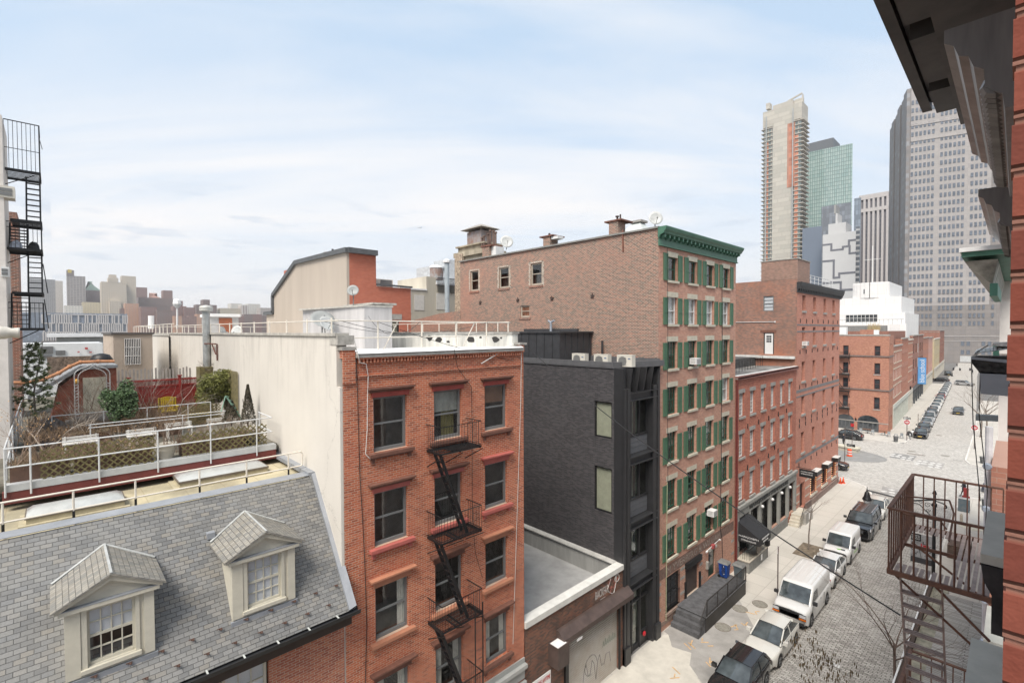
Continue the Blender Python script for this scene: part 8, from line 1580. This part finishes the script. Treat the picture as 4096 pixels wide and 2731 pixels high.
for i,(x,y)in enumerate(((2198,843),(2234,858),(2120,852))):p=aZ(x,y,0);person(['dark clothed person standing far down the pedestrian lane','dark clothed person at the far right of the lane','dark clothed person beside the far parked motorcycles'][i],(p.x,p.y,0),radians(90+i*70),dkc,dkc,dkh,1.75,.15)
own=masonry('near_red_brick',.215,.075,.014,[(.19,.05,.032),(.155,.042,.029),(.22,.062,.04),(.14,.04,.03)],(.23,.115,.085),stain=.35,stcol=(.12,.04,.03),stscale=3.,bump=.8,rough=.9)
greyp=pbr('grey_painted_stone',(.42,.415,.37),.8,var=.08,scale=3,bump=.2,bscale=30);dkst=pbr('blackish_stone',(.028,.025,.026),.8,var=.4,scale=4);dkmet=pbr('dark_weathered_metal',(.17,.155,.145),.38,var=.35,scale=3,streak=True)
T_=empty('near_brick_building',(0,3,0),'red brick wall and window jamb filling the right picture edge','building')
q=MB();r=random.Random(2);z=12.0
q.box(.0,.5,1.06,9.2,0,20.4)
while z<21:e=r.uniform(-.0015,.0015);q.box(-.0085+e,.3,1.0,1.06,z,z+.066);z+=.075
q.box(-.0065,.3,1.003,1.058,12,21);q.build('jamb',own,T_)
def hood(z,y0,y1,x0=-.24,m=greyp):
 q=MB().box(x0,.05,y0,y1,z-.09,z);q.box(x0+.05,.05,y0+.05,y1-.05,z-.2,z-.09).box(x0+.1,.05,y0+.1,y1-.1,z-.32,z-.2);h_=q.build('window_hood',m,T_);MB().box(x0+.08,.04,y0+.02,y0+.09,z-.75,z-.1).build('hood_bracket',dkst,h_);return h_
hood(16.0,6.4,8.0,-.215);hood(14.74,3.5,7.3,-.305);hood(13.26,10.55,11.9,-.305);hood(11.3,7.4,9.6,-.33)
MB().prism([Vector((x,6.38,z))for x,z in((-.21,15.9),(.05,15.9),(.05,15.0),(-.02,15.05),(-.05,15.3),(-.1,15.4),(-.12,15.6),(-.19,15.75))],(0,.06,0)).build('hood_end',dkst,T_)  # hood end and brackets far darker than the grey hood top
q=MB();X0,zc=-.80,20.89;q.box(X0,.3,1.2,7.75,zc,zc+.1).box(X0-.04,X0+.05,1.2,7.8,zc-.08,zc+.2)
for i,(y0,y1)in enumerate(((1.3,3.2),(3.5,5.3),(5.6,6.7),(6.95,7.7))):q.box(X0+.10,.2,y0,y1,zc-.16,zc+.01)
q.box(X0+.3,.2,1.2,7.9,zc-.3,zc-.14);q.build('cornice',pbr('shaded_soffit',(.06,.054,.05),.6,var=.3,scale=2),T_)  # underside shade put into the colour, darker than the moulding metal
def mould(y0,y1,z,x,name,label):
 prof=[(x,z),(x,z-.07),(x+.04,z-.10),(x+.06,z-.16),(x+.10,z-.18),(x+.12,z-.24),(x+.16,z-.27),(x+.165,z-.36),(x+.20,z-.40),(x+.23,z-.42),(x+.24,z-.5),(.1,z-.5),(.1,z)]
 T=empty(name,(x,y0,z),label,'cornice');MB().prism([(a,y0,b)for a,b in prof],(0,y1-y0,0)).build('moulding',dkmet,T)
 q=MB();n=int((y1-y0)/.085)
 for i in range(n):y=y0+(y1-y0)*(i+.5)/n;q.lathe((x+.205,y,z-.36),[(.05,-.03),(.065,0),(.05,.03)],8,(0,1,0))
 q.build('bead_row',dkmet,T);return T
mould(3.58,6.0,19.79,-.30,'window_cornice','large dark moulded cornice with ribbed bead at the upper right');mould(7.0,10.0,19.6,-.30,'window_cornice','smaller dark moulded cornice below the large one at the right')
T=empty('green_cornice',(-.5,13,19),'green cornice with white top edge projecting at the right','cornice');gcn=pbr('faded_green_paint',(.10,.26,.19),.6,var=.15)
MB().box(-.60,.1,9.6,17.9,19.27,19.33).build('white_top',whiter,T);MB().box(-.58,.1,9.65,17.8,19.2,19.27).build('fascia',gcn,T);MB().hexa([(-.55,9.7,19.14),(-.2,9.7,19.14),(-.2,17.6,19.14),(-.55,17.6,19.14),(-.5,9.9,19.05),(-.26,9.9,18.80),(-.26,17.4,18.80),(-.5,17.4,19.05)]).build('soffit',pbr('peeling_white_boards',(.44,.43,.38),.9,var=.35,scale=3),T);MB().box(-.28,-.2,9.7,12,18.62,18.80).build('corner_bracket',gcn,T)
T=empty('white_painted_building',(0,20,0),'white painted neighbours seen edge-on along the right pavement','building')
MB().box(-.27,.4,15.2,40,17.6,19.2).build('white_wall',pbr('white_painted_brick'),T);MB().box(-.28,.4,16.0,60,0,17.6).build('brick_wall',pbr('white_painted_brick'),T);MB().box(-.30,.3,12.6,15.6,0,15.6).build('side_wall',br_d,T)
MB().box(-.46,.2,19.0,19.6,17.3,17.75).box(-.40,.2,19.0,19.6,17.0,17.35).build('green_bracket',gcn,T)
MB().tube((-.36,13.5,6),(-.36,13.5,16.2),.06,10).build('white_downpipe',pbr('white_pipe',(.60,.59,.60),.5),T)
q=MB()
for z in(15.6,14.8,14.0,13.1,12.3):q.lathe((-.35,12.5,z),[(.05,-.05),(.07,0),(.05,.05)],8,(0,1,0))
q.build('insulator',pbr('blue_grey_ceramic',(.28,.31,.36),.4),T)
T=empty('broken_sheet_box',(-.35,9.6,17.4),'grey sheet metal box with torn peeling white top at the right','sheet metal box')
sg=pbr('slate_grey_sheet',(.25,.27,.30),.6,var=.06);dirt=pbr('torn_black_felt',(.04,.038,.036),.9,var=.6,scale=12,bump=.6);tw_=pbr('peeling_white_sheet',(.60,.60,.58),.6,var=.3,scale=9)
A_=[aY((3300+x*.51026)/1.741497,(1100+y*.51026)/1.741497,9.5)for x,y in((1145,640),(1150,690),(1215,770),(1220,930),(1445,950),(1445,560),(1280,560),(1200,590))]
bx_=lambda i:A_[i]
MB().prism([bx_(2)+Vector((0,0,.02)),bx_(3),bx_(4),Vector((bx_(4).x,9.5,bx_(2).z+.02))],(0,.5,0)).build('box',sg,T)
MB().prism([bx_(0),bx_(1),bx_(2),Vector((bx_(4).x,9.5,bx_(2).z)),Vector((bx_(4).x,9.5,bx_(0).z+.01))],(0,.5,0)).build('torn_felt',dirt,T)
MB().prism([bx_(0)+Vector((0,-.01,.0)),bx_(0)+Vector((0,-.01,-.035)),Vector((bx_(4).x,9.49,bx_(0).z-.075)),Vector((bx_(4).x,9.49,bx_(0).z-.03))],(0,.02,0)).build('sheet_edge',sg,T)
q=MB();r=random.Random(4)
for i in range(9):a=bx_(7).lerp(bx_(5),i/8.);s_=r.uniform(.03,.07);q.add([a+Vector((-s_,-.02,-.05)),a+Vector((s_,-.05,-.02)),a+Vector((s_*.6,.3,.03)),a+Vector((-s_*.8,.35,.0))],[(0,1,2,3)])
q.prism([bx_(6)+Vector((.03,0,.01)),bx_(5)+Vector((0,0,.0)),bx_(5)+Vector((0,0,.06)),bx_(6)+Vector((.05,0,.05))],(0,.35,0)).prism([bx_(0),bx_(7),bx_(7)+Vector((.02,0,-.03)),bx_(0)+Vector((.02,0,-.02))],(0,.2,0));q.build('peeling_sheet',tw_,T)
q=MB();q.path([bx_(0)+Vector((.0,.1,.0)),bx_(0)+Vector((.01,.1,-.4)),bx_(0)+Vector((.02,.3,-1.0)),bx_(0)+Vector((.10,.6,-2.2))],.006,4).path([bx_(2)+Vector((0,.1,0)),bx_(2)+Vector((-.01,.2,-.6)),bx_(2)+Vector((.08,.6,-1.8)),bx_(2)+Vector((.05,1.0,-2.6))],.006,4).path([bx_(0)+Vector((.02,.1,.01)),bx_(0)+Vector((.04,0,.05)),bx_(6)+Vector((0,0,.02))],.006,4);top(q,'loose_cable',cblk,'loose black cables hanging from the torn grey box','cable')
top(MB().prism([aY((3300+x*.51026)/1.741497,(1100+y*.51026)/1.741497,22)for x,y in((1180,1095),(1395,1108),(1395,1150),(1180,1140))],(0,.3,0)),'cross_arm',pbr('grey_steel_arm',(.16,.18,.19),.6),'grey steel cross arm reaching over the right pavement','bracket')
rst=pbr('rusty_paint',(.085,.045,.035),.8,var=.5,scale=9,col2=(.16,.075,.045),bump=.3);slt=pbr('weathered_brown_slats',(.27,.205,.18),.75,var=.2,scale=5)
def landing(y0,y1,zf,par,hole=True):
 xa,xb=-1.27,-.12;q=MB()
 q.bar((xa,y0,zf-.03),(xa,y1,zf-.03),.045,.08).bar((xa,y0,zf-.03),(xb,y0,zf-.03),.035,.07).bar((xa,y1,zf-.03),(xb,y1,zf-.03),.035,.07).bar((xa,(y0+y1)/2+.15,zf-.04),(xb,(y0+y1)/2+.15,zf-.04),.03,.05)
 q.build('landing_frame',rst,par);q=MB();n=16
 for i in range(n):
  x=xa+.06+(xb-xa-.06)*i/n
  segs=[(y0+.02,y1-.02)]if(not hole or i>8)else[(y0+.02,y0+.34),(y1-.40,y1-.02)]
  for a,b in segs:q.box(x,x+.048,a,b,zf,zf+.008)
 q.build('slats',slt,par);q=MB();zt=zf+.91
 for a,b in(((xa,y0),(xa,y1)),((xa,y0),(xb,y0)),((xa,y1),(xb,y1))):q.bar((*a,zt),(*b,zt),.05,.03)
 for k in range(13):y=y0+(y1-y0)*k/12;q.tube((xa,y,zf),(xa,y,zt),.012,4)
 for k in range(1,9):x=xa+(xb-xa)*k/8;q.tube((x,y0,zf),(x,y0,zt),.012,4);q.tube((x,y1,zf),(x,y1,zt),.0095,4)
 q.build('railing',rst,par)
T=empty('near_fire_escape',(-.6,10,14.6),'rusty brown fire escape with slatted landing and ladder at the lower right','fire escape')
landing(8.9,11.3,14.6,T);landing(8.9,11.3,11.35,T)
q=MB();q.path([(-1.25,10.2,15.38),(-.72,10.45,15.38),(-.66,10.4,15.2),(-.68,9.9,14.9)],.014).path([(-1.26,9.8,15.2),(-.78,9.85,15.2),(-.70,9.8,15.1)],.012);q.build('grab_rail',rst,T)
q=MB();q.bar((-1.2,9.0,14.5),(-.2,9.3,13.55),.03,.03).bar((-.75,9.0,14.5),(-.2,9.05,13.95),.03,.03).bar((-1.2,10.6,14.5),(-.2,10.6,13.8),.03,.03);q.build('brace',rst,T)
q=MB();a0=Vector((-1.14,8.98,14.5));a1=Vector((-1.14,10.25,11.4));o=Vector((.46,0,0));q.bar(a0,a1,.05,.02,(1,0,0)).bar(a0+o,a1+o,.05,.02,(1,0,0))
for k in(0,1):q.bar(a0+o*k+Vector((0,-.05,.1)),a1+o*k+Vector((0,-.25,.9)),.018,.018)
for i in range(1,13):
 p=a0.lerp(a1,i/13.)
 for d in(-.05,0,.05):q.bar(p+Vector((0,d,0)),p+o+Vector((0,d,0)),.03,.016)
q.build('ladder',slt,T)
q=MB()
for i in range(4):x=-1.34-i*.05;q.tube((x,8.7+i*.02,12.0),(x-.05,9.35,12.1),.008,4)
q.path([(-1.3,8.75,12.02),(-1.5,8.75,12.02)],.007,4).path([(-1.28,9.2,12.2),(-1.52,9.2,12.1)],.007,4);top(q,'wire_rack',wi,'white bent wire rack tied to the lower landing railing','wire rack')
plk=masonry('grey_planks',6.0,.14,.02,[(.42,.40,.37),(.37,.35,.32),(.47,.45,.42),(.33,.31,.285)],(.12,.11,.10),'floor',stain=.3,stcol=(.25,.235,.215),stscale=1.5,bump=.4,streak=0.)
T=empty('planked_canopy',(-1.4,29,3),'weathered grey plank roof over the right pavement seen below the fire escape','canopy')
MB().box(-2.45,-.32,18,34.5,3.85,3.95).build('plank_roof',plk,T);MB().box(-3.1,-2.45,18,36.5,3.4,3.5).build('lower_roof',pbr('yellow_grey_felt',(.34,.32,.25),.9,var=.3,scale=2),T);MB().box(-3.25,-3.1,18,37.0,3.2,3.75).build('gutter',pbr('dark_brown_gutter',(.07,.045,.035),.8),T);MB().box(-3.32,-3.26,18,37.0,3.6,3.8).build('white_edge',whiter,T)
for y in(19,25,31,36.5):MB().box(-3.2,-3.1,y,y+.1,0,3.3).build('post',blk,T)
cable('overhead_wire',hang((-14.35,14.5,17.5),aX(2068,1412,-1.25),.35,20),.014,cblk,'long black overhead wire from the orange building across the street to the near fire escape','wire')
cable('overhead_wire',hang(aX(1180,790,-14.4),aX(1105,835,-14.4),.0,3),.02,cwht,'short white wire on the top right of the orange brick front','wire')
hz=bpy.data.materials.new('haze');hz.use_nodes=True;t=NT(hz.node_tree);t.n.clear();o=t.new('ShaderNodeOutputMaterial');pv=t.new('ShaderNodeVolumePrincipled');pv.inputs['Density'].default_value=.00016;pv.inputs['Color'].default_value=(.97,.97,.98,1);pv.inputs['Anisotropy'].default_value=.2;t.l.new(pv.outputs[0],o.inputs['Volume'])
tag(MB().box(-6100,1600,-3600,4600,-5,262).build('haze',hz),'thin pale haze over the city and river','haze',kind='stuff')
